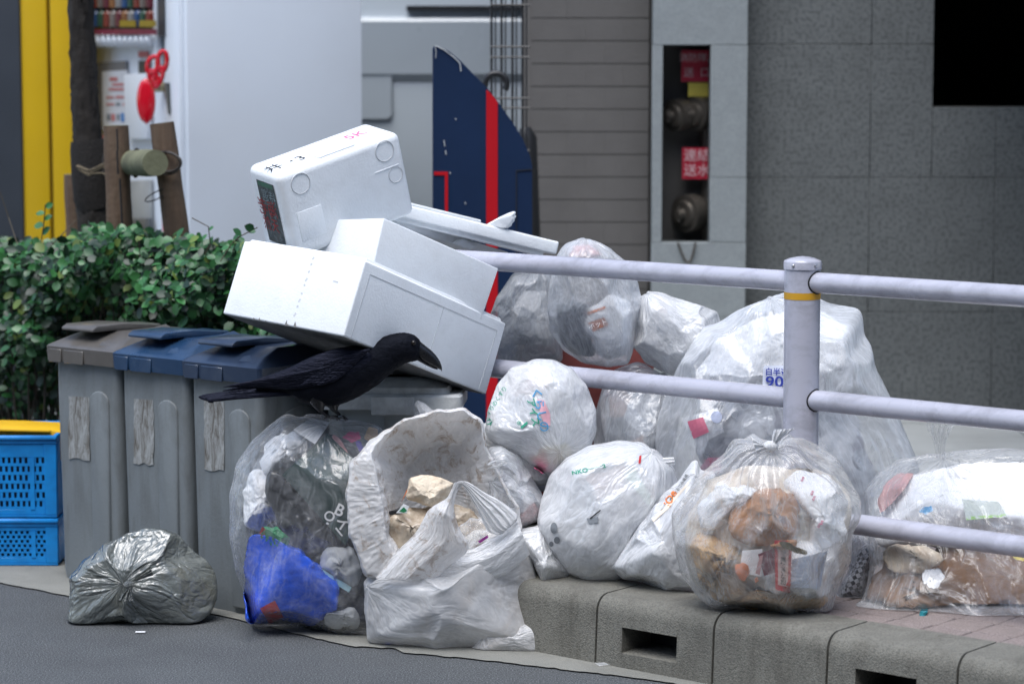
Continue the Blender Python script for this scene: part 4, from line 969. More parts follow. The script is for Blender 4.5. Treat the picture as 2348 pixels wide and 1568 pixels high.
# ================================================================ crates
crm = P('bright_blue_crate', (0.002, 0.23, 0.62), 0.5, 0.18, 8, 0.05, 80, coat=0.15, dirt=(0.002, 0.10, 0.34), dirt_scale=14, dirt_amt=0.5)
yem = P('yellow_crate', (0.72, 0.42, 0.01), 0.45, 0.08, 8)
CY = 7.12
def crate(z0, z1, label, hx0, hx1):
    a = W(-205, 1100, CY)[0]; b = W(131, 1100, CY)[0]; dpt = 0.30; t = 0.012
    e = empty('plastic_crate', ((a + b) / 2, CY + dpt / 2, z0), label, 'crate', 'bright blue plastic crates stacked beside the bins')
    hh = z1 - z0
    # rim, corner posts, floor, back and side walls
    q = MB()
    for (lo, hi) in (((a, CY, z1 - .024), (b, CY + t, z1 - 0.001)), ((a, CY + dpt - t, z1 - .024), (b, CY + dpt, z1 - 0.001)), ((a, CY + t, z1 - .024), (a + t, CY + dpt - t, z1 - 0.001)), ((b - t, CY + t, z1 - .024), (b, CY + dpt - t, z1 - 0.001))): q.aabox(lo, hi)
    q.build('rim', crm, e, bevel=0.002, seg=1)
    q = MB(); q.aabox((a, CY - 0.006, z1 - 0.012), (b + .001, CY, z1 - 0.003)); q.build('rim_lip', crm, e, bevel=0.002, seg=1)
    q = MB(); q.aabox((a + .003, CY + .003, z0 + .001), (b - .003, CY + dpt - .003, z0 + .008)); q.build('floor_panel', crm, e)
    for x in (a + 0.002, b - 0.035):
        q = MB(); q.aabox((x, CY + 0.002, z0 + .008), (x + .033, CY + 0.012, z1 - .024)); q.build('corner_post', crm, e, bevel=0.001, seg=1)
    q = MB(); q.aabox((a, CY + dpt - .01, z0 + .008), (b, CY + dpt - .004, z1 - .024)); q.aabox((a, CY + .012, z0 + .008), (a + .005, CY + dpt - .01, z1 - .024)); q.aabox((b - .005, CY + .012, z0 + .008), (b, CY + dpt - .01, z1 - .024)); q.build('wall_panel', crm, e)
    # front lattice with staggered holes
    zz0 = z0 + 0.022; zz1 = z1 - 0.024 - (0.038 if hh > .17 else 0.012)
    q = MB(); q.aabox((a + .035, CY + .004, z0 + .008), (b - .035, CY + .009, zz0)); q.aabox((a + .035, CY + .004, zz1), (b - .035, CY + .009, z1 - .024)); q.build('front_band', crm, e, bevel=0.001, seg=1)
    q = MB(); nr = 6; rh = (zz1 - zz0) / nr; pitch = 0.0155
    for r in range(nr):
        q.aabox((a + .035, CY + .0045, zz0 + r * rh), (b - .035, CY + .0085, zz0 + r * rh + rh * .33))
        x = a + .035 + (pitch / 2 if r % 2 else 0) - pitch
        while x < b - .035:
            xa, xb = max(x, a + .035), min(x + pitch * .5, b - .035)
            if xb > xa: q.aabox((xa, CY + .005, zz0 + r * rh + rh * .33), (xb, CY + .008, zz0 + (r + 1) * rh))
            x += pitch
    for xs in (b - .075, a + .20, a + .07): q.aabox((xs, CY + .002, zz0), (xs + .012, CY + .010, zz1))
    q.build('lattice', crm, e, kind='stuff')
    # added navy sheet standing in for inner shade, so the holes read dark
    q = MB(); q.aabox((a + .02, CY + .03, z0 + .012), (b - .02, CY + .034, z1 - .03)); q.build('hole_shade_sheet', P('navy_hole_shade', (0.01, 0.03, 0.08), 0.7, 0.3, 10), e)
zc = W(100, 1188, CY)[2]; zc2 = W(100, 998, CY)[2]
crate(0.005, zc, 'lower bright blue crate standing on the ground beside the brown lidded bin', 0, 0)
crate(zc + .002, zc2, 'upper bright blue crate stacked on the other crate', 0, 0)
e = empty('yellow_crate', W(20, 995, CY + .12), 'yellow crate lid edge sitting inside the top blue crate', 'crate')
a = W(-190, 0, CY + .10)[0]; b = W(125, 0, CY + .1)[0]; z_ = zc2
q = MB(); q.prism([(a, z_ - .08), (b, z_ - .08), (b, z_ + 0.0), (W(86, 0, CY)[0], z_ + .006), (W(0, 0, CY)[0], z_ + .011), (a, z_ + .016)], (0, CY + .06, 0), (1, 0, 0), (0, 0, 1), (0, 1, 0), 0, 0.16); q.build('box', yem, e, bevel=0.002)
q = MB(); q.prism([(a - .004, z_ + .010), (W(88, 0, CY)[0], z_ + .002), (W(88, 0, CY)[0], z_ + .007), (a - .004, z_ + .018)], (0, CY + .045, 0), (1, 0, 0), (0, 0, 1), (0, 1, 0), 0, 0.015); q.build('rim', yem, e, bevel=0.001, seg=1)

# ================================================================ foam boxes
def foam_box(name, T, a, b, c, label, open_face=None, wall=0.022, step=True, bev=0.006, deep=0.8, seg=3, taper=0.0):
    """T corner, edges a,b,c; open_face: 'c' = the face at T (away from c), 'C' = far c face, 'A' = far a face"""
    bm = bmesh.new(); T, a, b, c = [np.asarray(x, float) for x in (T, a, b, c)]
    ctr = T + a / 2 + b / 2
    def pt(i, j, k):
        p = T + a * i + b * j + c * k
        if k and taper: p = p + (ctr + c - p) * taper
        return bm.verts.new(Vector(p))
    v = {(i, j, k): pt(i, j, k) for i in (0, 1) for j in (0, 1) for k in (0, 1)}
    fs = {'c': [(0, 0, 0), (1, 0, 0), (1, 1, 0), (0, 1, 0)], 'C': [(0, 0, 1), (0, 1, 1), (1, 1, 1), (1, 0, 1)], 'b': [(0, 0, 0), (0, 0, 1), (1, 0, 1), (1, 0, 0)], 'B': [(0, 1, 0), (1, 1, 0), (1, 1, 1), (0, 1, 1)],
          'a': [(0, 0, 0), (0, 1, 0), (0, 1, 1), (0, 0, 1)], 'A': [(1, 0, 0), (1, 0, 1), (1, 1, 1), (1, 1, 0)]}
    F = {k: bm.faces.new([v[i] for i in q]) for k, q in fs.items()}
    bmesh.ops.recalc_face_normals(bm, faces=bm.faces)
    if open_face:
        f = F[open_face]; nr = Vector(f.normal); L_ = {'c': c, 'C': c, 'a': a, 'A': a, 'b': b, 'B': b}[open_face]; dl = np.linalg.norm(L_)
        bm.normal_update(); nr = Vector(f.normal)
        if step:
            bmesh.ops.inset_region(bm, faces=[f], thickness=wall * 0.45, depth=0.0)
            bmesh.ops.inset_region(bm, faces=[f], thickness=0.0015, depth=0.009)
            bmesh.ops.inset_region(bm, faces=[f], thickness=wall * 0.5, depth=0.0)
        else: bmesh.ops.inset_region(bm, faces=[f], thickness=wall, depth=0.0)
        r = bmesh.ops.extrude_discrete_faces(bm, faces=[f]); g = r['faces'][0]; bmesh.ops.translate(bm, verts=g.verts, vec=-nr * dl * deep)
    bmesh.ops.recalc_face_normals(bm, faces=bm.faces)
    es = [e for e in bm.edges if len(e.link_faces) == 2 and e.calc_face_angle(0) > 0.6]
    bmesh.ops.bevel(bm, geom=es, offset=bev, segments=seg, affect='EDGES', profile=0.5, clamp_overlap=True)
    me = bpy.data.meshes.new(name); 
    low = min((p.co for p in bm.verts), key=lambda p: p.z).z
    allp = np.array([p.co for p in bm.verts]); org = Vector(((allp[:, 0].min() + allp[:, 0].max()) / 2, (allp[:, 1].min() + allp[:, 1].max()) / 2, low))
    for p in bm.verts: p.co -= org
    for f in bm.faces: f.smooth = True
    for e_ in bm.edges:
        if len(e_.link_faces) == 2 and e_.calc_face_angle(0) > 0.9: e_.smooth = False
    bm.to_mesh(me); bm.free(); me.materials.append(M['foam'])
    root = empty(name, org, label, 'foam box'); o = bpy.data.objects.new('shell', me); COL.objects.link(o); o.parent = root
    return root
def cp(x, y): return (495.4 + x * .4513, 247.7 + y * .4513)
def cvec(x, y): return (x * .4513, y * .4513)
inkk = P('black_marker', (0.015, 0.02, 0.03), 0.7, 0.0); inkr = P('pink_marker', (0.75, 0.13, 0.32), 0.7, 0.0); foamline = P('foam_groove', (0.60, 0.62, 0.64), 0.8, 0.0)
# box A: wide open box in front
DA = 6.20
TA, (aA, bA, cA) = solve3p(cp(760, 775), cvec(-618, -100), cvec(715, 320), cvec(-112, 385), DA)
boxA = foam_box('foam_box', TA, aA, bA, cA, 'large open white foam box lying tilted across the bins, lowest of the stack', 'c', 0.03, bev=0.006)
# box B: inside A
DB = 6.34
TB, (aB, bB, cB) = solve3p(cp(852, 558), cvec(-335, 12), cvec(585, 258), cvec(-52, 205), DB)
boxB = foam_box('foam_box', TB, aB, bB, cB * 1.35, 'smaller open white foam box nested inside the large tilted one', 'c', 0.016, step=False, bev=0.004, taper=0.05)
# box C: standing on its side
DC = 6.36
TC, (aC, dC, bC) = solve3p(cp(312, 348), cvec(622, -228), cvec(72, 330), cvec(-160, -57), DC)
boxC = foam_box('foam_box', TC, aC, bC, dC * 1.3, 'white foam box standing on its side with pink and black writing, topmost of the stack', None, bev=0.020, seg=5)
def onface(T, e1, e2, nrm_out, s, t, off=0.001): return T + e1 * s + e2 * t + nrm_out * off
def unit(v): return v / np.linalg.norm(v)
def out_n(e1, e2, other): n = unit(np.cross(e1, e2)); return n if np.dot(n, other) < 0 else -n
# --- details on C: e1 = aC (right), e2 = dC (down) front; top face = aC x bC ; left face = bC x dC
nF = out_n(aC, dC, bC); nT = out_n(aC, bC, dC); nL = out_n(bC, dC, aC)
def ring(nm, T, e1, e2, n_, cs, ct, r, parent, w=0.0014):
    u1, u2 = unit(e1), unit(e2); c = T + e1 * cs + e2 * ct + n_ * 0.0004; q = MB()
    q.tube([c + u1 * r * math.cos(a) + u2 * r * math.sin(a) for a in np.linspace(0, 2 * math.pi, 29)], w, 6, caps=False); return q.build(nm, foamline, parent, smooth=True)
ring('moulded_ring', TC, aC, dC, nF, 0.16, 0.22, 0.026, boxC); ring('moulded_ring', TC, aC, dC, nF, 0.85, 0.20, 0.026, boxC); ring('moulded_ring', TC, aC, dC, nF, 0.90, 0.60, 0.020, boxC)
q = MB(); q.box(TC + aC * .08 + dC * .62 + nF * -.004, aC * .20, dC * .45, nF * 0.0055); q.build('raised_pad', M['foam'], boxC, bevel=0.002)
q = MB(); q.box(TC + aC * .74 + dC * .46 + nF * -.004, aC * .2, dC * .012, nF * 0.006); q.build('raised_line', M['foam'], boxC, bevel=0.001, seg=1)
q = MB(); q.box(TC + aC * .36 + bC * .10 + nT * -.003, aC * .30, bC * .40, nT * 0.0075); q.build('grip_pad', M['foam'], boxC, bevel=0.003)
q = MB(); q.box(TC + aC * .50 + bC * .55 + nT * -.003, aC * .17, bC * .20, nT * 0.0065); q.build('grip_pad', M['foam'], boxC, bevel=0.003)
text_on('writing', '5K', TC + aC * .78 + bC * .55 + nT * .0008, unit(aC), unit(bC), 0.052, inkr, boxC)
text_on('writing', '井 ･3', TC + aC * .17 + bC * .42 + nT * .0008, unit(aC), unit(bC), 0.050, inkk, boxC)
# dark picture label on the left end
def labm():
    m, nt, N, L = _nt('dark_picture_label'); out = N.new('ShaderNodeOutputMaterial'); b = N.new('ShaderNodeBsdfPrincipled'); L.new(b.outputs[0], out.inputs[0])
    n1 = noise(N, L, 60, 6, 0.7, dist=2); r = ramp(N, L, n1, [(0.40, (0.008, 0.014, 0.02)), (0.52, (0.015, 0.035, 0.04)), (0.6, (0.10, 0.13, 0.15)), (0.75, (0.02, 0.03, 0.04))]); L.new(r.outputs[0], b.inputs[0]); b.inputs['Roughness'].default_value = 0.35; return m
Lb = labm(); e_ = out_n(bC, dC, aC)
def lquad(nm, s0, s1, t0, t1, mat, off):
    p = [TC + bC * s + dC * t + nL * off for s, t in ((s0, t0), (s1, t0), (s1, t1), (s0, t1))]; return mesh_obj(nm, p, [(0, 1, 2, 3)], mat, boxC)
lquad('picture_label', 0.20, 0.74, 0.17, 1.12, Lb, 0.0012); lquad('label_green_band', 0.24, 0.70, 0.18, 0.25, P('label_green', (0.02, 0.12, 0.07), 0.4, 0.3, 60), 0.0018)
rl = P('label_red', (0.28, 0.015, 0.02), 0.5, 0.1)
text_on('label_print', '海老', TC + bC * .55 + dC * .60 + nL * .002, unit(bC), -unit(dC), 0.050, rl, boxC); text_on('label_print', '天然', TC + bC * .55 + dC * .85 + nL * .002, unit(bC), -unit(dC), 0.04, rl, boxC)
text_on('label_print', '特選', TC + bC * .42 + dC * .40 + nL * .002, unit(bC), -unit(dC), 0.036, P('label_grey', (0.2, 0.26, 0.28), 0.5, 0.3, 90), boxC)
# --- details on A
nAr = out_n(bA, cA, aA); nAl = out_n(aA, cA, bA)
def strip(T, e1, e2, n_, s0, t0, s1, t1, w, mat, par, nm='groove', h=0.0008):
    p0 = T + e1 * s0 + e2 * t0; p1 = T + e1 * s1 + e2 * t1; d = unit(p1 - p0); sd = np.cross(n_, d); q = MB(); q.box(p0 - sd * w / 2 - n_ * .001, p1 - p0, sd * w, n_ * (h + .001)); return q.build(nm, mat, par)
strip(TA, bA, cA, nAr, .05, .14, .95, .14, .0022, foamline, boxA); strip(TA, bA, cA, nAr, .05, .14, .045, .97, .0018, foamline, boxA); strip(TA, bA, cA, nAr, .95, .14, .94, .97, .0022, foamline, boxA)
strip(TA, bA, cA, nAr, .56, .15, .55, .97, .0013, foamline, boxA)
for k in range(9):
    t = .06 + k * .095 + random.uniform(-.01, .01)
    strip(TA, aA, cA, nAl, .40 + .002 * k, t, .41 + .002 * k, t + random.uniform(.02, .05), .005, foamline, boxA, 'scuff', 0.0006)
strip(TA, aA, cA, nAl, .16, .33, .20, .325, .003, foamline, boxA, 'printed_mark')
# grimy torn bottom edge and underside
p4 = [TA + cA, TA + cA + aA, TA + cA + aA + bA, TA + cA + bA]; un = unit(cA); q = MB(); q.box(TA + cA * 0.985 + aA * .01 + bA * .01, aA * .98, bA * .97, cA * 0.024); q.build('grimy_underside', M['foam_dirty'], boxA, bevel=0.002, seg=1)
for k in range(11):
    s = random.choice([random.uniform(.42, .78), random.uniform(.1, .98)]); hgt = random.uniform(.001, .005) * (3.0 if random.random() < .2 else 1)
    p0 = TA + aA * s + cA * 1.0 + nAl * 0.0012; u1 = unit(aA); u2 = -unit(cA); w = random.uniform(.002, .007)
    tri = [p0 - u1 * w, p0 + u1 * w, p0 + u1 * w * random.uniform(.1, .8) + u2 * hgt]; mesh_obj('torn_notch', tri, [(0, 1, 2)], M['foam_dirty'], boxA)
# lid across the boxes and the rail
DL = 6.74
TL, (aL, bL, cL) = solve3p((905, 463), (-60, -2), (378, 92), (-7, 30), DL)
lid = foam_box('foam_slab', TL, aL * 1.25, bL, cL, 'white foam box lid lying from the boxes onto the top rail', None, bev=0.005); lid['category'] = 'foam lid'
nLid = out_n(bL, cL, aL)
q = MB(); q.box(TL + bL * .0 + cL * .98 + nLid * -.012, bL * .93, cL * .38, -nLid * 0.08); q.build('underside_lip', M['foam'], lid, bevel=0.003)
q = MB(); q.box(TL + bL * .02 - cL * .22 + nLid * -.003, bL * .50, cL * .25, -nLid * 0.05); q.build('top_step', M['foam'], lid, bevel=0.003)
D2 = 6.80; T2, (a2, b2, c2) = solve3p((912, 500), (-60, -4), (255, 78), (-5, 20), D2)
l2 = foam_box('foam_slab', T2, a2, b2, c2, 'second thin white foam lid under the one on the rail', None, bev=0.004); l2['category'] = 'foam lid'
def chunk(pts, D, th, label):
    v = [W(u, vv, D) for u, vv in pts]; k = len(v); b = [p + np.array([0.008, th, 0.004]) for p in v]; q = MB(); q.add(v + b, [tuple(range(k)), tuple(range(k, 2 * k))[::-1]] + [(i, k + i, k + (i + 1) % k, (i + 1) % k) for i in range(k)])
    return q.build('foam_shard', M['foam'], bevel=0.002, seg=1, label=label, cat='foam piece')
chunk([(1113, 517), (1138, 503), (1160, 493), (1172, 489), (1177, 492), (1174, 497), (1178, 502), (1173, 506), (1174, 512), (1168, 516), (1166, 524), (1150, 524)], 6.80, 0.03, 'broken foam shard with a ragged end sticking up behind the lid')
chunk([(1034, 558), (1060, 548), (1092, 566), (1078, 574)], 6.84, 0.03, 'small broken foam piece under the lid beside the rail')

# ================================================================ crow
DCW = 6.27
crow = empty('crow', W(757, 955, DCW), 'black crow leaning forward on top of the clear rubbish bag', 'crow')
def feather(name, col, rough, spec, bumpy, stretch, sheen=None):
    m, nt, N, L = _nt(name); out = N.new('ShaderNodeOutputMaterial'); b = N.new('ShaderNodeBsdfPrincipled'); L.new(b.outputs[0], out.inputs[0])
    n1 = noise(N, L, 30, 5, 0.6, stretch=stretch, dist=0.5); r = ramp(N, L, n1, [(0.35, tuple(c * .6 for c in col)), (0.68, tuple(c * 1.7 for c in col))]); L.new(r.outputs[0], b.inputs[0])
    b.inputs['Roughness'].default_value = rough; b.inputs['Specular IOR Level'].default_value = spec
    if sheen: b.inputs['Specular Tint'].default_value = (*sheen, 1)
    bp = N.new('ShaderNodeBump'); bp.inputs['Strength'].default_value = bumpy; bp.inputs['Distance'].default_value = 0.004; L.new(n1, bp.inputs['Height']); L.new(bp.outputs[0], b.inputs['Normal']); return m
fb_ = feather('crow_body_feathers', (0.003, 0.0032, 0.0045), 0.6, 0.14, 0.7, (2, 2, 4), (0.6, 0.7, 1.0)); fw_ = feather('crow_wing_feathers', (0.004, 0.0042, 0.0065), 0.42, 0.22, 0.9, (1, 3, 7), (0.55, 0.62, 1.0)); bk_ = P('crow_beak', (0.007, 0.007, 0.008), 0.28, 0.2, 20)
secs = [((968, 790), (964, 824), .010), ((963, 781), (959, 826), .018), ((955, 772), (950, 828), .024), ((943, 765.5), (940, 830), .028), ((928, 762.5), (928, 834), .031), ((910, 763.5), (914, 842), .033), ((893, 767), (903, 850), .035), ((868, 775), (889, 862), .039), ((838, 787), (868, 881), .046), ((802, 793), (844, 897), .053), ((762, 803), (815, 914), .058), ((722, 816), (780, 927), .056), ((684, 834), (742, 931), .050), ((650, 849), (703, 926), .040), ((622, 862), (668, 911), .028), ((600, 874), (634, 908), .018), ((580, 884), (606, 908), .010)]
def resample(secs, n):
    A = np.array([[*a, *b, w] for a, b, w in secs], float); t = np.linspace(0, len(A) - 1, n); out = []
    for k in t:
        i = min(int(k), len(A) - 2); f = k - i; p0, p1, p2, p3 = A[max(i - 1, 0)], A[i], A[i + 1], A[min(i + 2, len(A) - 1)]
        out.append(0.5 * (2 * p1 + (p2 - p0) * f + (2 * p0 - 5 * p1 + 4 * p2 - p3) * f * f + (3 * p1 - p0 - 3 * p2 + p3) * f ** 3))
    return np.array(out)
def side_loft(secs, n, m, D, sq=0.9):
    S = resample(secs, n); V = np.zeros((n, m, 3)); s = PX(D)
    for i, (tu, tv, bu, bv, w) in enumerate(S):
        c = W((tu + bu) / 2, (tv + bv) / 2, D); h = (RT * (tu - bu) - UP * (tv - bv)) * s / 2
        for j in range(m):
            a = j / m * 2 * math.pi; x, y = math.cos(a), math.sin(a)
            V[i, j] = c + h * (np.sign(x) * abs(x) ** sq) + TOW * w * (np.sign(y) * abs(y) ** sq)
    return V
V = side_loft(secs, 80, 48, DCW); V += rng.normal(0, 0.0005, V.shape)
F = grid_faces(80, 48).tolist() + [list(range(48))[::-1], [79 * 48 + j for j in range(48)]]
mesh_obj('body', V.reshape(-1, 3), F, fb_, crow, smooth=True)
ub = [((953, 773), (955, 812), .017), ((968, 786), (968, 827), .015), ((979, 795), (980, 834), .0135), ((990, 804), (990, 839), .0115), ((1000, 815), (1000, 843), .009), ((1008, 827), (1007, 846), .006), ((1013, 840), (1011, 848), .003), ((1013.5, 850), (1012.5, 851), .001)]
V = side_loft(ub, 30, 24, DCW); mesh_obj('upper_beak', V.reshape(-1, 3), grid_faces(30, 24).tolist() + [list(range(24))[::-1], [29 * 24 + j for j in range(24)]], bk_, crow, smooth=True)
lb = [((956, 815), (956, 826), .013), ((970, 826), (969, 833), .0105), ((984, 834), (982, 840), .008), ((996, 840), (994, 845), .005), ((1004, 845), (1003, 847.5), .002)]
V = side_loft(lb, 18, 16, DCW); mesh_obj('lower_beak', V.reshape(-1, 3), grid_faces(18, 16).tolist() + [list(range(16))[::-1], [17 * 16 + j for j in range(16)]], bk_, crow, smooth=True)
c = W(949, 786, DCW) + TOW * .0245; q = MB(); q.tube([c - TOW * .003, c, c + TOW * .0025, c + TOW * .0035], [.006, .0058, .004, .0005], 16); q.build('eye', P('crow_eye', (0.012, 0.009, 0.007), 0.12, 0.0, spec=.4), crow, smooth=True)
def blade(nm, pairs, D, w, mat, dT=0.0, taper=None, n=24, m=12):
    V = side_loft([(a, b, w * k) for a, b, k in pairs], n, m, D); cxx = W(745, 846, DCW)[0]; x = V[..., 0] - cxx
    off = dT - (np.sign(dT) * (np.clip(-x - 0.02, 0, 1) * 0.17 + np.clip(x - 0.05, 0, 1) * 0.12) if taper else 0)
    V = V + TOW * np.asarray(off)[..., None] if taper else V + TOW * dT
    return mesh_obj(nm, V.reshape(-1, 3), grid_faces(n, m).tolist() + [list(range(m))[::-1], [(n - 1) * m + j for j in range(m)]], mat, crow, smooth=True)
for sgn in (1, -1):
    blade('wing', [((857, 818), (856, 826), .3), ((848, 806), (842, 846), .8), ((820, 797), (818, 860), 1), ((779, 797), (784, 874), 1), ((723, 815), (735, 882), 1), ((669, 840), (690, 885), .9), ((628, 856), (640, 885), .75), ((587, 870), (594, 888), .5), ((547, 884), (550, 893), .35), ((511, 895), (512, 897), .15)], DCW, 0.013, fw_, sgn * 0.046, True, 60, 28)
    for k in range(8):      # long flight feathers
        f = k / 7; x0_, y0_ = 765 - 22 * f, 838 + 40 * f; x1_, y1_ = 513 + 16 * k * (1 if k % 2 == 0 else .85), 896 - 2.6 * (7 - k) * .5 - k * 1.4; pr_ = []
        for t, w_ in ((0, 1), (.25, 5), (.55, 6), (.8, 4.6), (.94, 2.6), (1, .5)):
            x = x0_ + (x1_ - x0_) * t; y = y0_ + (y1_ - y0_) * t + 4 * math.sin(t * 3.1); pr_.append(((x, y - w_), (x + 2, y + w_ * .8), 1))
        blade('flight_feather', pr_, DCW, 0.0022, fw_, sgn * (0.0600 - 0.0009 * k), True)
    for r in range(5):      # coverts, overlapping rows
        for k in range(9):
            cu_ = 838 - r * 21 - k * 8 + r * 3; cv_ = 806 + k * 7.5 + r * 5.5
            if cv_ > 874: continue
            pr_ = [((cu_ + 14, cv_ - 7), (cu_ + 14, cv_ - 3), .5), ((cu_, cv_ - 6), (cu_, cv_ + 6), 1), ((cu_ - 16, cv_ + 1), (cu_ - 14, cv_ + 11), .9), ((cu_ - 26, cv_ + 9), (cu_ - 25, cv_ + 11), .4)]
            blade('covert_feather', pr_, DCW, 0.0022, fw_, sgn * (0.0585 + .0008 * (4 - r)), True, 10, 8)
for k in range(6):
    f = k / 5; dz = (f - .5) * 0.05; tu = 453 + [4, 0, 5, 12, 20, 30][k]; y1_ = 909 + 10 * f
    blade('tail_feather', [((690, 878 + 14 * f), (690, 892 + 14 * f), .6), ((620, 884 + 14 * f), (620, 896 + 14 * f), 1), ((540, 894 + 12 * f), (540, 904 + 12 * f), 1), ((480, 902 + 11 * f), (482, 911 + 11 * f), 1), ((tu + 6, y1_ - 4), (tu + 10, y1_ + 4), .8), ((tu, y1_ - 1), (tu + 2, y1_ + 2), .3)], DCW, 0.0028, fw_, dz, False, 30, 12)
for (uu, dd) in ((0, 0.02), (32, -0.02)):
    th = [((690 + uu, 895), (744 + uu, 918), .024), ((700 + uu, 912), (748 + uu, 922), .022), ((712 + uu, 926), (748 + uu, 926), .016), ((722 + uu, 936), (744 + uu, 934), .010), ((731 + uu, 945), (742 + uu, 941), .005)]
    V = side_loft(th, 20, 20, DCW - dd); q = MB(); q.add(V.reshape(-1, 3), grid_faces(20, 20).tolist() + [list(range(20))[::-1], [19 * 20 + j for j in range(20)]])
    D_ = DCW - dd; q.tube([W(736 + uu, 941, D_), W(746 + uu, 951, D_), W(757 + uu * .6, 957, D_)], [0.005, 0.0042, 0.004], 8)
    for du, dv_, ddp in ((22, 5, 0), (17, 6, .025), (16, 3, -.025), (-14, 3, 0)):
        b_ = W(757 + uu * .6, 957, D_); q.tube([b_, b_ * .5 + W(757 + uu * .6 + du, 956 + dv_, D_ + ddp) * .5 + UP * .004, W(757 + uu * .6 + du, 957 + dv_, D_ + ddp)], [0.004, 0.0034, 0.0015], 8)
    q.build('leg', bk_, crow, smooth=True)
# ================================================================ rubbish bags
CUR = None        # surface of the bag being filled: what is inside presses against it from behind
def press(V, off=0.004):
    if CUR is None: return V
    V = np.array(V, float).reshape(-1, 3); cp_ = Vector(CAMP)
    for i in range(len(V)):
        d = V[i] - CAMP; t = np.linalg.norm(d); r = d / t; h = CUR.ray_cast(cp_, Vector(r), 50)
        if h[0] is not None and t < h[3] + off: V[i] = CAMP + r * (h[3] + off)
    return V
def add_root(name, Z, label, cat, group=None):
    v = Z.reshape(-1, 3); return empty(name, ((v[:, 0].min() + v[:, 0].max()) / 2, (v[:, 1].min() + v[:, 1].max()) / 2, v[:, 2].min()), label, cat, group)
def bag(label, poly, D, thick, mat, pole=(0, 1, .3), ground=None, g=0.08, g2=0.03, pleat=0.12, seed=1, centre=None, tilt=0.0, nu=80, nv=50, up=3, squash=1.0, cat='rubbish bag', name='rubbish_bag', amp=0.006, part='film', kb=(0.09, 0.03), kf=(0.006, 0.02), cuts=16, cdepth=(0.80, 0.95)):
    B = blob_base(poly, D, thick, pole, nu, nv, centre, squash, tilt, cuts, seed, cdepth)
    Z = crumple(B, g, g2, pleat, up, seed, amp, ground=ground, kb=kb, kf=kf, gan=(1.35, .35))
    r = add_root(name, Z, label, cat); sheet_obj(part, Z, mat, r)
    global CUR; CUR = bvh_of(Z)
    return r, Z
def item(name, label, cat, poly, D, thick, mat, g=0.12, g2=0.03, seed=3, ground=None, pole=(0, .2, 1), nu=44, nv=28, up=2, tilt=0.0, amp=0.006, cuts=18, facet=False):
    if facet:
        nu, nv, up = 26, 16, 1
    B = blob_base(poly, D, thick, pole, nu, nv, None, 1.0, tilt, cuts, seed, (.6, .93)); Z = crumple(B, g * 1.5, g2 * 1.6, 0, up, seed, amp, it=(44, 16), ground=ground, kb=(.035, .008), kf=(.006, .02))
    if facet:
        r_ = np.random.default_rng(seed); Z = Z + r_.normal(0, 1, Z.shape) * thick * 0.045; Z[0] = Z[0].mean(0); Z[-1] = Z[-1].mean(0)
        if ground is not None: Z[..., 2] = np.maximum(Z[..., 2], ground)
    if CUR is not None: Z = press(Z + TOW * 0.02).reshape(Z.shape)
    v = Z.reshape(-1, 3); nv_, nu_ = Z.shape[:2]
    if facet:
        g_ = grid_faces(nv_, nu_); tri = np.concatenate([g_[:, [0, 1, 2]], g_[:, [0, 2, 3]]]); return mesh_obj(name, v, tri, mat, smooth=False, label=label, cat=cat), Z
    return mesh_obj(name, v, grid_faces(nv_, nu_), mat, smooth=True, label=label, cat=cat), Z
def card(name, label, cat, quad, D, mat, th=0.003, bend=0.006, tilt=0.0, parent=None, n=8):
    """bent thin rectangle given by four picture corners"""
    a, b, c, d = [W(u, v, D) for u, v in quad]; V = []; F = []
    for i in range(n + 1):
        for j in range(n + 1):
            s, t = i / n, j / n; p = a * (1 - s) * (1 - t) + b * s * (1 - t) + c * s * t + d * (1 - s) * t
            V.append(p + TOW * (bend * math.sin(s * 3.1) * math.cos(t * 2 + s) + tilt * (t - .5)))
    V = list(press(V, 0.003)) if parent is None else V
    m = (n + 1) ** 2; V += [p - TOW * th for p in V]
    for i in range(n):
        for j in range(n):
            k = i * (n + 1) + j; F.append((k, k + 1, k + n + 2, k + n + 1)); F.append((m + k, m + k + n + 1, m + k + n + 2, m + k + 1))
    for j in range(n):
        for (p, q) in (((j), (j + 1)), ((n * (n + 1) + j + 1), (n * (n + 1) + j))): F.append((p, q, q + m, p + m))
        p, q = (j + 1) * (n + 1), j * (n + 1); F.append((p, q, q + m, p + m)); p, q = j * (n + 1) + n, (j + 1) * (n + 1) + n; F.append((p, q, q + m, p + m))
    return mesh_obj(name, V, F, mat, parent, smooth=False, label=label, cat=cat)
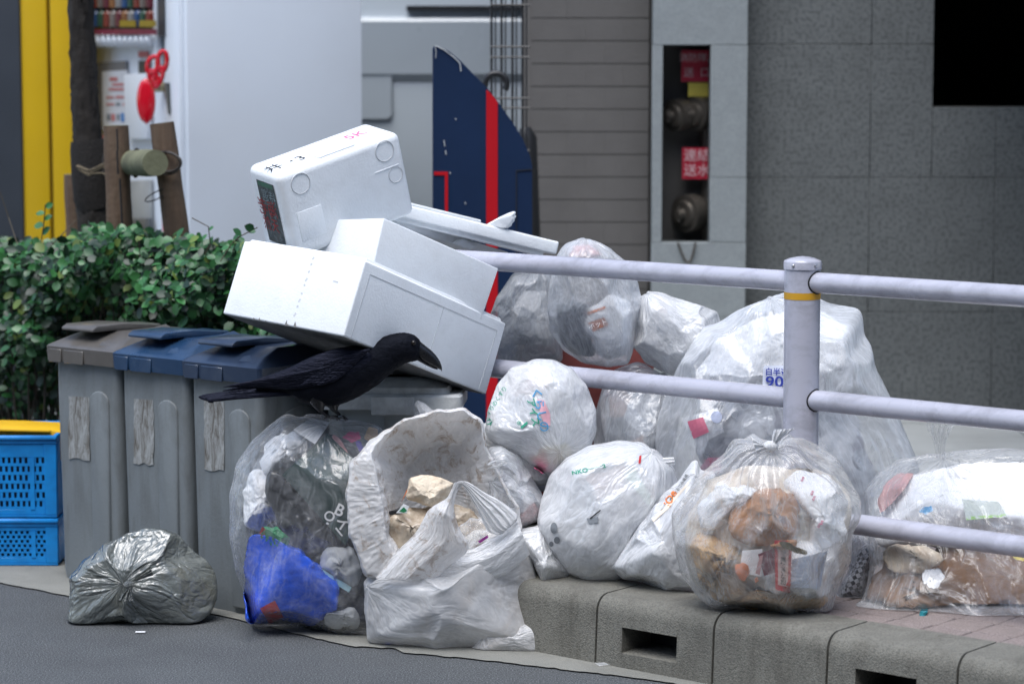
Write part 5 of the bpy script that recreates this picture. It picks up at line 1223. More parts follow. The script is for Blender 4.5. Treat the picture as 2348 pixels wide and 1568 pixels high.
def sheet2(name, L_, R_, D, mat, parent, n=60, m=40, pleats=9, amp=0.006, bulge=0.02, seed=3, g=0.03, dD=0.0):
    """sheet stretched between two picture curves, pleated along its length"""
    def smp(C, n):
        C = np.array(C, float); t = np.linspace(0, len(C) - 1, n); i = np.minimum(t.astype(int), len(C) - 2); f = (t - i)[:, None]
        p0, p1, p2, p3 = C[np.maximum(i - 1, 0)], C[i], C[i + 1], C[np.minimum(i + 2, len(C) - 1)]
        return 0.5 * (2 * p1 + (p2 - p0) * f + (2 * p0 - 5 * p1 + 4 * p2 - p3) * f ** 2 + (3 * p1 - p0 - 3 * p2 + p3) * f ** 3)
    a, b = smp(L_, n), smp(R_, n); r = np.random.default_rng(seed); ph = r.uniform(0, 6, 4); B = np.zeros((n, m, 3))
    for i in range(n):
        w = np.hypot(*(a[i] - b[i])) / 60.0
        for j in range(m):
            s = j / (m - 1); p = a[i] * (1 - s) + b[i] * s
            sw = s + 0.03 * math.sin(i * .13 + ph[0])
            z = amp * (0.6 * math.sin(sw * pleats * 6.283 + ph[1]) + 0.4 * math.sin(sw * pleats * 2.3 * 6.283 / 1.4 + ph[2])) * min(1, w + .3) + bulge * math.sin(math.pi * s) * min(1, w)
            B[i, j] = W(p[0], p[1], D + dD * i / n) + TOW * z
    Z = relax(B, g, g * .4, 30, .02, .03, .0008, seed, periodic=False)
    nv_, nu_ = Z.shape[:2]
    return sheet_obj(name, Z, mat, parent, periodic=False), Z
def knot(parent, U, V, D, r, mat, seed=5, sq=1.3):
    pl = [(U + r * sq * math.cos(a), V + r * math.sin(a)) for a in np.linspace(0, 2 * math.pi, 14)[:-1]]
    B = blob_base(pl, D, r * PX(D), (0, 0.3, 1), 30, 20); Z = crumple(B, .15, .05, .2, 2, seed, .002, it=(20, 8))
    return sheet_obj('knot', Z, mat, parent)
def tuft(parent, base, tips, D, mat, seed=5, pleats=5, name='gathered_end', amp=0.006):
    """gathered bag end fanning out of the knot: base (u,v), tips list of outline points"""
    L_ = [base, ((base[0] + tips[0][0]) / 2 - 3, (base[1] + tips[0][1]) / 2), tips[0]]; R_ = [(base[0] + 7, base[1]), ((base[0] + tips[-1][0]) / 2 + 3, (base[1] + tips[-1][1]) / 2), tips[-1]]
    return sheet2(name, L_, R_, D, mat, parent, n=26, m=40, pleats=pleats, amp=amp, bulge=0.012, seed=seed, g=0.08)
WHT = (0.86, 0.88, 0.90)
F_white = film('milky_film', (0.95, 0.965, 0.98), 0.60, 0.17, gloss=1.3, edge=0.55, streak=0.16)
F_white2 = film('dense_milky_film', (0.94, 0.95, 0.96), 0.78, 0.2, gloss=1.2, edge=0.4, streak=0.12)
F_half = film('half_clear_film', (0.88, 0.91, 0.95), 0.27, 0.17, gloss=1.3, edge=0.7, streak=0.22)
F_clear = film('clear_film', (0.90, 0.92, 0.94), 0.04, 0.13, gloss=0.9, edge=0.4, streak=0.10, bump=0.5, streakw=.45)
F_clear2 = film('very_clear_film', (0.92, 0.94, 0.96), 0.05, 0.12, gloss=1.0, edge=0.35, streak=0.13, bump=0.6, crease=.3, streakw=.35)
F_food = film('grease_stained_film', (0.90, 0.91, 0.91), 0.09, 0.14, gloss=1.3, edge=0.45, streakw=.5, streak=0.14, stain=(0.50, 0.27, 0.10), stain_amt=0.5, stain_scale=7, stain_lo=.52, bump=.5)
F_dirty = film('dirt_smeared_film', (0.95, 0.945, 0.94), 0.86, 0.28, gloss=0.8, edge=0.3, streak=0.12, stain=(0.33, 0.21, 0.11), stain_amt=0.8, stain_scale=26, stain_lo=.52, bump=.35, trl=.42, streakw=.3)
F_body = film('grimy_white_film', (0.86, 0.865, 0.87), 0.60, 0.24, gloss=1.1, edge=0.3, streak=0.15, stain=(0.36, 0.29, 0.22), stain_amt=0.45, stain_scale=6, stain_lo=.5, bump=.35, streakw=.35)
F_silver = film('silver_grey_film', (0.25, 0.275, 0.26), 0.82, 0.16, gloss=2.2, edge=0.3, streak=0.14, stain=(0.22, 0.19, 0.10), stain_amt=0.4, stain_scale=7, stain_lo=.5, bump=.7)
def solid(name, c, rough=.55, var=.2, **k): return P(name, c, rough, var, 14, .3, 60, **k)
def mixmat(name, pal, scale=16, rough=.5):
    m, nt, N, L = _nt(name); out = N.new('ShaderNodeOutputMaterial'); b = N.new('ShaderNodeBsdfPrincipled'); L.new(b.outputs[0], out.inputs[0])
    tc = N.new('ShaderNodeTexCoord'); nd = N.new('ShaderNodeTexNoise'); nd.inputs['Scale'].default_value = 6; L.new(tc.outputs['Object'], nd.inputs['Vector'])
    va = N.new('ShaderNodeVectorMath'); va.operation = 'MULTIPLY_ADD'; va.inputs[1].default_value = (.12, .12, .12); L.new(nd.outputs['Color'], va.inputs[0]); L.new(tc.outputs['Object'], va.inputs[2])
    vo = N.new('ShaderNodeTexVoronoi'); vo.inputs['Scale'].default_value = scale; L.new(va.outputs[0], vo.inputs['Vector']); sp = N.new('ShaderNodeSeparateColor'); L.new(vo.outputs['Color'], sp.inputs[0])
    r = ramp(N, L, sp.outputs[0], [(i / len(pal), c) for i, c in enumerate(pal)]); r.color_ramp.interpolation = 'CONSTANT'
    n2 = noise(N, L, 30, 5, .6); r2 = ramp(N, L, n2, [(.3, .7), (.7, 1.0)]); c = mixc(N, L, 1.0, r.outputs[0], r2.outputs[0], 'MULTIPLY'); L.new(c, b.inputs[0]); b.inputs['Roughness'].default_value = rough; return m
W_ = (.84, .85, .87); PAL1 = [W_, (.55, .58, .62), W_, (.30, .34, .40), (.70, .66, .68), W_, (.62, .50, .48), (.48, .52, .58), (.24, .26, .30), W_, (.62, .68, .76), W_]
PAL2 = [(.40, .42, .46), W_, (.22, .25, .30), (.52, .56, .62), (.10, .11, .14), (.60, .60, .64), (.30, .28, .36)]
mixw = mixmat('assorted_pale_waste', PAL1, 15); mixg = mixmat('assorted_grey_waste', PAL2, 13)
S = dict(mixw=mixw, mixg=mixg, palegrey=solid('pale_grey_contents', (0.62, 0.62, 0.62), .6, .35, dirt=(.35, .28, .22), dirt_amt=.6, dirt_scale=8), blue=solid('blue_plastic_sheet', (0.010, 0.10, 0.72), .28, .25, coat=.6), navy=solid('navy_sheet', (0.008, 0.018, 0.07), .35), dgreen=solid('dark_green_sheet', (0.035, 0.062, 0.058), .3, .15, coat=.4), black=solid('black_sheet', (0.012, 0.012, 0.014), .3, .2, coat=.5),
         white=solid('white_paper', (0.88, 0.89, 0.90), .6, .05), grey=solid('grey_contents', (0.42, 0.44, 0.46), .6, .25), tan=solid('tan_paper', (0.50, 0.36, 0.22), .7, .2), kraft=solid('kraft_paper', (0.19, 0.105, 0.055), .7, .18), kraft2=solid('brown_paper', (0.42, 0.20, 0.08), .65, .3, dirt=(.12, .05, .02), dirt_amt=.6, dirt_scale=16),
         red=solid('red_card', (0.50, 0.02, 0.025), .45, .1), pink=solid('pink_wrap', (0.62, 0.10, 0.22), .5, .2), green=solid('green_wrap', (0.02, 0.22, 0.09), .5, .3), cyan=solid('pale_blue_stick', (0.36, 0.60, 0.66), .5, .1), orange=solid('orange_peel', (0.72, 0.24, 0.10), .5, .2),
         maroon=solid('maroon_card', (0.16, 0.03, 0.05), .5, .3), pblue=solid('pale_blue_paper', (0.52, 0.60, 0.74), .6, .1), olive=solid('olive_pod', (0.14, 0.11, 0.03), .5, .3), yellow=solid('yellow_film', (0.7, 0.55, 0.06), .5, .2), rose=solid('rosy_contents', (0.52, 0.28, 0.27), .6, .4), dirtycard=solid('soiled_card', (0.74, 0.64, 0.50), .7, .2, dirt=(.40, .22, .09), dirt_amt=.75, dirt_scale=14),
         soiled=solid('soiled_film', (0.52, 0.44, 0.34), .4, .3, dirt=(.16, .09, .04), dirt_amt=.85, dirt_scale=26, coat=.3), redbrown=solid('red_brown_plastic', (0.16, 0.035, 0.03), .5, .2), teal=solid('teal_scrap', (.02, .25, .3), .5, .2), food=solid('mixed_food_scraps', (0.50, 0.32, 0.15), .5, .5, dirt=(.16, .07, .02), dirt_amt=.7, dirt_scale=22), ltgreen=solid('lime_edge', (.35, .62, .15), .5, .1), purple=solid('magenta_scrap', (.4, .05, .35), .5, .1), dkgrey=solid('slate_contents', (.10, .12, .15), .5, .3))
pr_g = P('green_print', (0.02, 0.32, 0.20), .6, 0); pr_b = P('blue_print', (0.01, 0.03, 0.30), .6, 0); pr_o = P('orange_print', (0.75, 0.20, 0.03), .6, 0); pr_p = P('pink_print', (0.72, 0.22, 0.30), .6, 0); pr_k = P('dark_print', (0.03, 0.03, 0.03), .6, 0); pr_w = P('white_print', (.8, .8, .8), .6, 0); pr_s = P('sky_print', (.08, .35, .62), .6, 0); pr_gy = P('grey_print', (.22, .24, .26), .6, 0)

# ---- 1 small silver grey bag on the road
p = [(162, 1428), (160, 1365), (164, 1322), (192, 1285), (240, 1247), (290, 1224), (335, 1212), (372, 1214), (404, 1228), (442, 1262), (475, 1290), (491, 1320), (494, 1362), (482, 1398), (455, 1428), (420, 1436), (300, 1436), (200, 1434)]
r, Z = bag('small silvery grey knotted bag lying on the asphalt in front of the bins', p, 6.44, 0.10, F_silver, (-.12, .02, 1), 0.004, .10, .035, .30, 11, centre=(302, 1338))
knot(r, 296, 1340, 6.335, 9, F_silver, 4); tuft(r, (296, 1345), [(272, 1375), (306, 1378)], 6.32, F_silver, 5, 3); tuft(r, (300, 1333), [(345, 1298), (352, 1318)], 6.32, F_silver, 6, 3)
item('cardboard_scrap', 'torn tan cardboard scrap inside the small grey bag', 'scrap', [(318, 1290), (324, 1268), (336, 1262), (345, 1280), (340, 1300), (322, 1306)], 6.345, .008, S['tan'])
card('paper_scrap', 'square white paper scrap showing at the front of the small grey bag', 'scrap', [(345, 1372), (392, 1382), (386, 1424), (340, 1418)], 6.352, P('grey_white_paper', (.55, .60, .62), .6, .05), .002, .004)
item('food_packet', 'dull yellow packet inside the left end of the small grey bag', 'packet', [(172, 1350), (180, 1310), (230, 1298), (265, 1330), (240, 1350), (200, 1358)], 6.41, .05, S['food'])

# ---- 2 clear bag with blue sheet
p = [(560, 1467), (553, 1400), (541, 1310), (527, 1235), (529, 1130), (545, 1060), (578, 1010), (618, 975), (655, 950), (678, 950), (686, 958), (700, 948), (735, 949), (790, 958), (850, 970), (880, 992), (900, 1080), (905, 1250), (900, 1400), (880, 1462), (780, 1460), (680, 1466), (620, 1467)]
r, Z = bag('tall clear bag holding blue and dark green sheets, with the crow on top', p, 6.34, 0.145, F_clear2, (.15, 1, .25), 0.004, .09, .035, .20, 21, squash=1.15, nu=90, nv=60)
bag2 = r
item('mixed_waste', 'dull mixed waste packed in the middle of the tall clear bag', 'waste', [(580, 1420), (560, 1250), (560, 1100), (620, 1020), (720, 980), (830, 990), (870, 1100), (870, 1300), (850, 1420), (700, 1440)], 6.43, .06, P('mixed_waste_grey', (.22, .23, .24), .6, .6, 9, dirt=(.04, .04, .05), dirt_scale=8, dirt_amt=.8), .14, .05, 22, ground=.008, nu=70, nv=44)
item('blue_sheet', 'crumpled bright blue plastic sheet in the bottom of the clear bag', 'plastic sheet', [(572, 1418), (564, 1364), (566, 1290), (578, 1232), (625, 1228), (690, 1262), (735, 1300), (775, 1340), (768, 1400), (715, 1436), (650, 1415), (600, 1425)], 6.25, .10, S['blue'], .12, .04, 8, up=3, cuts=9)
item('navy_sheet', 'crumpled navy plastic beside the bright blue sheet', 'plastic sheet', [(690, 1425), (715, 1330), (780, 1340), (850, 1380), (840, 1420), (760, 1440)], 6.36, .10, S['navy'], .14, .04, 9, ground=.006)
item('black_sheet', 'crumpled black plastic behind the dark green sheet in the clear bag', 'plastic sheet', [(612, 1130), (622, 1082), (650, 1076), (690, 1130), (760, 1210), (830, 1250), (850, 1310), (760, 1290), (680, 1262), (640, 1200)], 6.31, .05, S['black'], .12, .04, 10, cuts=8)
o = card('dark_green_sheet', 'dark green folded sheet with white letters inside the clear bag', 'plastic sheet', [(646, 1088), (751, 994), (856, 1095), (792, 1250)], 6.24, S['dgreen'], .002, .022, n=16)
def bvh_obj(o_):
    L0 = Vector(wloc(o_)); return BVHTree.FromPolygons([v.co + L0 for v in o_.data.vertices], [tuple(p.vertices) for p in o_.data.polygons])
bz = bvh_obj(o)
for ch_, u, v_, sz, ro in (('B', 778, 1170, 38, .45), ('O', 755, 1184, 32, .45), ('・', 750, 1202, 26, .4), ('イ', 785, 1202, 36, .6), ('コ', 768, 1226, 34, .9)): text_decal('printed_letter', ch_, u, v_, sz, ro, bz, pr_w, o)
card('white_paper', 'white paper sheet under the film just below the crow', 'paper', [(672, 985), (712, 958), (757, 968), (722, 1018)], 6.25, S['white'], .002, .012)
item('pink_wrapper', 'pink wrapper at the top of the clear bag', 'wrapper', [(785, 1002), (800, 990), (825, 990), (832, 1004), (808, 1014)], 6.28, .02, S['pink'])
item('tan_bread_bag', 'tan food wrapper at the top right of the clear bag', 'wrapper', [(835, 1005), (845, 980), (866, 982), (872, 1005), (858, 1020)], 6.33, .03, S['tan'])
item('rosy_packet', 'rosy striped packet along the upper right of the clear bag', 'packet', [(758, 1000), (775, 1000), (815, 1060), (822, 1090), (800, 1070), (775, 1030)], 6.27, .015, S['rose'])
item('violet_scrap', 'small violet scrap under the tan food wrapper', 'scrap', [(815, 1012), (826, 1010), (838, 1030), (826, 1036)], 6.27, .01, P('violet', (.16, .12, .45), .5, .1))
item('tissue_heap', 'pale crumpled tissue in the upper left of the clear bag', 'tissue', [(590, 1060), (620, 1010), (680, 990), (720, 1010), (690, 1070), (640, 1090), (600, 1090)], 6.37, .06, S['white'], .12, .05, 14, facet=True)
item('white_bag_scrap', 'white crumpled bag in the middle left of the clear bag', 'plastic bag', [(565, 1200), (560, 1130), (580, 1080), (640, 1080), (650, 1130), (640, 1190), (600, 1220)], 6.38, .06, S['white'], .12, .05, 15)
item('green_wrapper', 'green and red wrapper above the blue sheet in the clear bag', 'wrapper', [(600, 1230), (606, 1206), (640, 1206), (668, 1230), (660, 1256), (625, 1250)], 6.25, .02, S['green'], seed=4)
item('red_label', 'small red label beside the green wrapper', 'label', [(596, 1222), (602, 1206), (612, 1210), (608, 1232)], 6.24, .01, S['red'])
card('red_card', 'red card box in the lower left corner of the clear bag', 'card box', [(596, 1394), (630, 1376), (650, 1414), (618, 1430)], 6.21, S['red'], .012, .003)
card('blue_stick', 'pale blue plastic stick lying across the middle of the clear bag', 'stick', [(706, 1298), (714, 1290), (806, 1346), (800, 1358)], 6.235, S['cyan'], .006, .001)
item('grey_tissue', 'grey white tissue above the pale blue stick', 'tissue', [(735, 1300), (745, 1260), (800, 1250), (830, 1290), (820, 1345), (790, 1335)], 6.27, .03, S['grey'], .16, .05, 18, facet=True)
item('torn_paper', 'torn pale paper at the bottom right of the clear bag', 'paper', [(748, 1430), (752, 1405), (790, 1396), (812, 1390), (835, 1410), (825, 1436), (780, 1438)], 6.25, .02, S['grey'], .16, .05, 19, facet=True)

# ---- 3 big opened dirty bag
CUR = None
root3 = empty('rubbish_bag', W(1040, 1500, 6.2) * [1, 1, 0], 'large dirty white bag torn open toward the crow, spilling food waste beside the kerb', 'rubbish bag')
p = [(843, 1466), (834, 1400), (833, 1335), (850, 1316), (900, 1300), (975, 1275), (1065, 1245), (1127, 1222), (1184, 1190), (1216, 1262), (1245, 1364), (1268, 1445), (1270, 1502), (1180, 1500), (1068, 1500), (982, 1491), (896, 1482)]
B = blob_base(p, 6.20, .15, (-1, .1, .35), 100, 62, (1035, 1360), 1.2, 0, 14, 31, (.82, .95))
Z = crumple(B, .10, .03, .14, 3, 31, .006, ground=.004, kb=(.09, .03), kf=(.006, .02), gan=(1.15, .5)); sheet_obj('bag_body', Z, F_body, root3)
CUR = bvh_of(Z)
item('waste_in_bag', 'dull mixed waste filling the large dirty bag', 'waste', [(870, 1460), (860, 1370), (880, 1335), (980, 1300), (1120, 1260), (1180, 1240), (1220, 1380), (1235, 1470), (1080, 1480), (960, 1475)], 6.21, .11, S['mixw'], .12, .04, 33, ground=.008)
CUR = None
p = [(1082, 1492), (1095, 1455), (1130, 1432), (1180, 1420), (1240, 1425), (1272, 1440), (1276, 1505), (1200, 1503), (1120, 1497)]
B = blob_base(p, 6.125, .05, (-1, .2, .4), 60, 40); Z = crumple(B, .14, .05, .2, 3, 36, .004, ground=.004); sheet_obj('crumpled_corner', Z, F_body, root3)
# hood: rings of outline, centre and depth
cen = (1000, 1130)
outer = [(838, 1318), (800, 1225), (793, 1130), (803, 1062), (848, 1010), (925, 962), (1000, 940), (1062, 937), (1105, 965), (1117, 1025), (1150, 1095), (1190, 1165), (1196, 1215), (1150, 1265), (1060, 1300), (960, 1325), (880, 1330)]
inner = [(893, 1225), (886, 1160), (872, 1095), (868, 1050), (900, 1010), (960, 975), (1040, 958), (1090, 985), (1102, 1040), (1112, 1100), (1135, 1170), (1120, 1220), (1060, 1258), (985, 1280), (925, 1275)]
deep = [(920, 1180), (915, 1120), (920, 1070), (960, 1020), (1010, 1000), (1060, 1010), (1080, 1070), (1085, 1130), (1085, 1180), (1040, 1215), (980, 1230), (940, 1220)]
nu_ = 110; th = np.linspace(-np.pi, np.pi, nu_ + 1)[:-1]; s6 = PX(6.2)
Rings = [(outer, .84, -.13), (outer, .95, -.085), (outer, 1.0, -.03), (outer, 1.0, .005), (outer, .965, .035), (inner, 1.08, .045), (inner, 1.0, .022), (inner, .93, -.02), (deep, 1.1, -.075), (deep, .85, -.11), (deep, .5, -.125), (deep, .04, -.13)]
org = W(cen[0], cen[1], 6.19); rows = []
for k in np.linspace(0, len(Rings) - 1, 46):
    i = min(int(k), len(Rings) - 2); f = k - i; A_, B_ = Rings[i], Rings[i + 1]
    Ro = radial_s(outer, cen, th)
    def ringR(Q):
        R_ = radial_s(Q[0], cen, th) * Q[1]
        return R_ * (1 - thin) + (Ro * (.985 if Q[1] > .9 else .93)) * thin if Q[0] is inner else R_
    dth = np.abs((th - 0.95 + np.pi) % (2 * np.pi) - np.pi); thin = np.clip((1.75 - dth) / .6, 0, 1)
    R0 = ringR(A_) * (1 - f) + ringR(B_) * f; c_ = A_[2] * (1 - f) + B_[2] * f
    lf = 0.5 - 0.5 * np.cos(th)     # the cuff bulges more on the left
    rows.append(org + (R0 * s6 * np.cos(th))[:, None] * RT + (R0 * s6 * np.sin(th))[:, None] * UP + (c_ * (0.75 + .45 * lf * (c_ > 0)))[..., None] * np.ones((nu_, 1)) * TOW if np.ndim(c_) else org + (R0 * s6 * np.cos(th))[:, None] * RT + (R0 * s6 * np.sin(th))[:, None] * UP + ((c_ * (0.75 + .45 * lf) * (1 - .6 * thin)) if c_ > 0 else np.full(nu_, c_))[:, None] * TOW)
B = np.array(rows); Z = crumple(B, .11, .08, 0.0, 3, 41, .006, kb=(.03, .008), kf=(.008, .015)); sheet_obj('turned_out_mouth', Z, F_dirty, root3)
# contents in the mouth
item('soiled_carton', 'soiled cream carton in the mouth of the torn open bag', 'carton', [(930, 1142), (940, 1095), (965, 1088), (1010, 1094), (1042, 1108), (1030, 1150), (1008, 1168), (975, 1158)], 6.19, .045, S['dirtycard'], .05, .03, 51, cuts=8, nu=60, nv=36)
item('soiled_wrapper', 'brown stained wrapper under the cream carton', 'wrapper', [(890, 1185), (905, 1172), (940, 1168), (975, 1165), (1000, 1175), (985, 1205), (955, 1240), (920, 1272), (900, 1262), (892, 1225)], 6.175, .04, S['soiled'], .12, .05, 52, nu=60, nv=36, facet=True)
card('red_straw', 'thin red plastic strip sticking up beside the cream carton', 'straw', [(917, 1158), (921, 1150), (932, 1122), (934, 1126)], 6.16, S['orange'], .003, .001)
item('dark_slot_piece', 'black piece at the dark slot left of the brown wrapper', 'tray', [(889, 1172), (905, 1168), (925, 1158), (922, 1172), (905, 1180), (890, 1182)], 6.165, .01, S['black'], .03)  # black piece standing in for a dark slot
card('green_white_packet', 'white packet with a green triangle above the brown wrapper', 'packet', [(908, 1176), (925, 1155), (938, 1160), (932, 1176)], 6.15, S['white'], .002, .001)
card('green_scrap', 'small green triangular scrap on the white packet', 'scrap', [(915, 1172), (926, 1162), (934, 1171), (926, 1175)], 6.145, S['green'], .001, 0)
item('brown_waste', 'brown food waste at the bottom of the torn bag mouth', 'waste', [(900, 1240), (940, 1180), (1010, 1150), (1080, 1170), (1120, 1220), (1060, 1262), (960, 1275)], 6.235, .04, S['soiled'], .15, .05, 53)
item('clear_cup', 'crushed clear plastic cup behind the stretched handle', 'cup', [(1050, 1242), (1056, 1205), (1080, 1188), (1110, 1190), (1122, 1215), (1112, 1240), (1075, 1258)], 6.14, .04, F_clear, .14, .05, 54)
card('magenta_scrap', 'small magenta scrap beside the crushed cup', 'scrap', [(1096, 1240), (1118, 1226), (1120, 1232), (1100, 1245)], 6.12, S['purple'], .002, .001)
sheet2('front_flap', [(862, 1325), (905, 1270), (955, 1218), (984, 1168), (1023, 1142), (1042, 1106)], [(1010, 1325), (1030, 1300), (1074, 1256), (1050, 1205), (1040, 1150), (1052, 1108)], 6.10, F_dirty, root3, 70, 56, 3, .0016, .03, 61, .06, -.06)
sheet2('handle', [(1040, 1112), (1052, 1103), (1075, 1106), (1110, 1128), (1150, 1150), (1186, 1180), (1184, 1196)], [(1044, 1120), (1056, 1112), (1068, 1122), (1090, 1160), (1105, 1192), (1122, 1220), (1148, 1226)], 6.06, F_white2, root3, 60, 34, 5, .004, .012, 62, .03, .01)
sheet2('handle', [(1030, 1150), (1036, 1125), (1045, 1108), (1056, 1104)], [(1041, 1160), (1046, 1135), (1054, 1120), (1060, 1113)], 6.065, F_white2, root3, 30, 20, 3, .003, .008, 63, .03)
sheet2('lower_rim', [(1010, 1250), (1070, 1262), (1130, 1232), (1186, 1192)], [(1000, 1345), (1075, 1340), (1150, 1320), (1215, 1270)], 6.11, F_white2, root3, 60, 40, 2, .0022, .02, 64, .07, -.03)

# ---- 4 white tissues, 5 tied small bag, 6 low white bag, tip
r, Z = bag('crumpled bright white small bag above the tied one, right of the torn bag', [(1105, 1000), (1110, 972), (1149, 969), (1176, 984), (1194, 994), (1214, 1010), (1224, 1022), (1212, 1038), (1237, 1058), (1266, 1076), (1256, 1103), (1240, 1112), (1190, 1100), (1119, 1060)], 6.36, .07, F_white2, (0, .2, 1), None, .16, .06, 0, 71)
item('white_lump', 'opaque white tissue lump inside the crumpled bright white bag', 'tissue', [(1120, 1000), (1150, 980), (1200, 1010), (1230, 1060), (1220, 1090), (1160, 1070)], 6.37, .04, S['white'], facet=True)
r, Z = bag('small translucent bag tied with a looped handle, right edge of the torn bag', [(1112, 1060), (1125, 1030), (1150, 1024), (1185, 1045), (1215, 1085), (1242, 1130), (1250, 1155), (1236, 1192), (1188, 1214), (1150, 1210), (1118, 1160)], 6.285, .09, F_half, (-.9, .3, .6), None, .09, .035, .35, 72, centre=(1180, 1120))
sheet2('handle_loop', [(1117, 1064), (1130, 1054), (1152, 1053), (1160, 1058), (1152, 1068), (1122, 1074)], [(1122, 1068), (1133, 1062), (1146, 1060), (1150, 1062), (1145, 1064), (1126, 1070)], 6.17, F_white2, r, 30, 14, 2, .002, .006, 73, .03)
item('pale_contents', 'pale mixed contents of the small tied translucent bag', 'waste', [(1140, 1120), (1190, 1080), (1235, 1150), (1225, 1185), (1170, 1200)], 6.30, .05, S['mixw'], .1, .04, 74)
item('rosy_contents', 'rosy waste in the lower tip of the small tied translucent bag', 'waste', [(1180, 1190), (1225, 1150), (1240, 1170), (1225, 1195), (1190, 1208)], 6.26, .03, S['rose'], .1, .04, 75)
r, Z = bag('low plain white bag squeezed between the torn bag and the kerb', [(1186, 1214), (1235, 1204), (1262, 1250), (1305, 1312), (1300, 1330), (1246, 1354), (1235, 1320), (1215, 1275), (1195, 1240)], 6.21, .09, F_white, (0, 1, .5), ZS, .08, .035, .1, 76)
item('white_filling', 'white filling of the low bag beside the kerb', 'waste', [(1200, 1225), (1240, 1220), (1285, 1310), (1250, 1335), (1225, 1280)], 6.23, .05, S['mixw'], .1, .04, 77)
r, Z = bag('pointed white bag corner poking up behind the torn bag', [(950, 925), (957, 917), (972, 924), (990, 938), (1010, 946), (1015, 990), (950, 990)], 6.42, .03, F_white2, (-.3, 1, .2), None, .08, .03, .1, 78)

# ---- 7 round white bag with prints
p = [(1111, 990), (1118, 940), (1140, 880), (1172, 842), (1228, 822), (1270, 824), (1312, 845), (1346, 885), (1366, 940), (1367, 990), (1350, 1040), (1310, 1075), (1262, 1092), (1215, 1065), (1170, 1035), (1128, 1012)]
r7, Z = bag('round white bag with green and pink printing resting on top of the front pile', p, 6.36, .14, F_white, (.35, -.6, .75), None, .045, .03, .12, 81)
b7 = bvh_of(Z)
item('white_bag_inside', 'white inner bag filling the round printed bag', 'plastic bag', [(1135, 985), (1150, 900), (1200, 855), (1270, 850), (1330, 900), (1345, 980), (1310, 1040), (1240, 1050)], 6.37, .105, S['mixw'], .10, .03, 82)
text_decal('print', 'くらしの', 1238, 940, 26, 1.35, b7, pr_s, r7); text_decal('print', 'アイス', 1222, 945, 22, 1.35, b7, pr_g, r7)
decal('pink_patch', [(1232, 915), (1248, 918), (1262, 950), (1262, 975), (1250, 978), (1240, 950)], [(0, 1, 2, 3, 4, 5)], b7, P('faded_pink', (.78, .42, .48), .6, .2, 40), r7, .002, sub=3)
decal('green_bar', [(1193, 978), (1208, 966), (1211, 970), (1196, 983)], [(0, 1, 2, 3)], b7, pr_g, r7, .003, sub=1); text_decal('print', '⑤', 1190, 970, 11, .2, b7, pr_g, r7); text_decal('print', 'ひ', 1120, 968, 18, .9, b7, pr_g, r7)
text_decal('print', 'くすりのくすり', 1135, 925, 13, -1.0, b7, pr_g, r7, bold=False)
item('yellow_pack', 'yellow food pack in the base of the round printed bag', 'packet', [(1215, 1050), (1240, 1025), (1300, 1015), (1320, 1040), (1275, 1072), (1240, 1075)], 6.26, .02, P('faded_yellow', (.62, .50, .18), .6, .3, 30), .08, .03, 83)
item('red_pack', 'dark pink food pack under the yellow one', 'packet', [(1222, 1072), (1245, 1055), (1275, 1062), (1262, 1082), (1240, 1084)], 6.25, .015, S['pink'])

# ---- 8 large round bag on the kerb
p = [(1231, 1195), (1240, 1150), (1262, 1090), (1300, 1050), (1352, 1022), (1420, 1009), (1470, 1014), (1512, 1036), (1542, 1070), (1553, 1112), (1540, 1170), (1500, 1235), (1455, 1300), (1408, 1336), (1345, 1336), (1298, 1312), (1255, 1258), (1236, 1218)]
r8, Z = bag('round grey white bag in the middle of the kerb, over dark inner print', p, 6.23, .17, F_white, (.55, .75, .3), ZS, .055, .03, .22, 91)
b8 = bvh_of(Z)
item('paper_inside', 'pale paper waste in the round middle bag', 'paper', [(1262, 1190), (1275, 1120), (1330, 1060), (1430, 1040), (1500, 1070), (1520, 1120), (1480, 1200), (1420, 1290), (1340, 1300), (1290, 1250)], 6.25, .13, S['mixw'], .12, .04, 92, ground=ZS + .004)
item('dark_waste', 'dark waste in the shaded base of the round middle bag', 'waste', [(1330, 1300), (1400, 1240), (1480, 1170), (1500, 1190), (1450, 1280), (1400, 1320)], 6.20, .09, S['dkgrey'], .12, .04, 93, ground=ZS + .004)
text_decal('print', 'NKO──2', 1350, 1076, 13, -.22, b8, pr_g, r8, sx=1.3)
for (u, v_, a_, b_) in ((1270, 1210, 8, 13), (1277, 1238, 7, 8), (1264, 1247, 5, 6)): decal('round_print', [(u + a_ * math.cos(t), v_ + b_ * math.sin(t)) for t in np.linspace(0, 6.283, 15)[:-1]], [tuple(range(14))], b8, pr_gy, r8, .003, sub=1)
decal('red_mark', [(1466, 1045), (1471, 1043), (1469, 1062), (1464, 1062)], [(0, 1, 2, 3)], b8, S['red'], r8, .003, sub=1)
decal('grey_tab', [(1345, 1188), (1372, 1184), (1372, 1198), (1350, 1200)], [(0, 1, 2, 3)], b8, pr_gy, r8, .003, sub=2)
decal('black_line', [(1352, 1187), (1376, 1168), (1378, 1170), (1354, 1190)], [(0, 1, 2, 3)], b8, pr_k, r8, .004, sub=2)
sheet2('bag_corner', [(1503, 1060), (1520, 1050), (1545, 1048)], [(1508, 1078), (1528, 1070), (1548, 1066)], 6.2, F_white2, r8, 24, 16, 3, .003, .01, 94, .08)
card('pale_green_paper', 'pale green paper pressed against the right side of the round middle bag', 'paper', [(1430, 1090), (1452, 1070), (1500, 1150), (1488, 1160)], 6.10, P('pale_green', (.62, .76, .70), .6, .03), .002, .01)

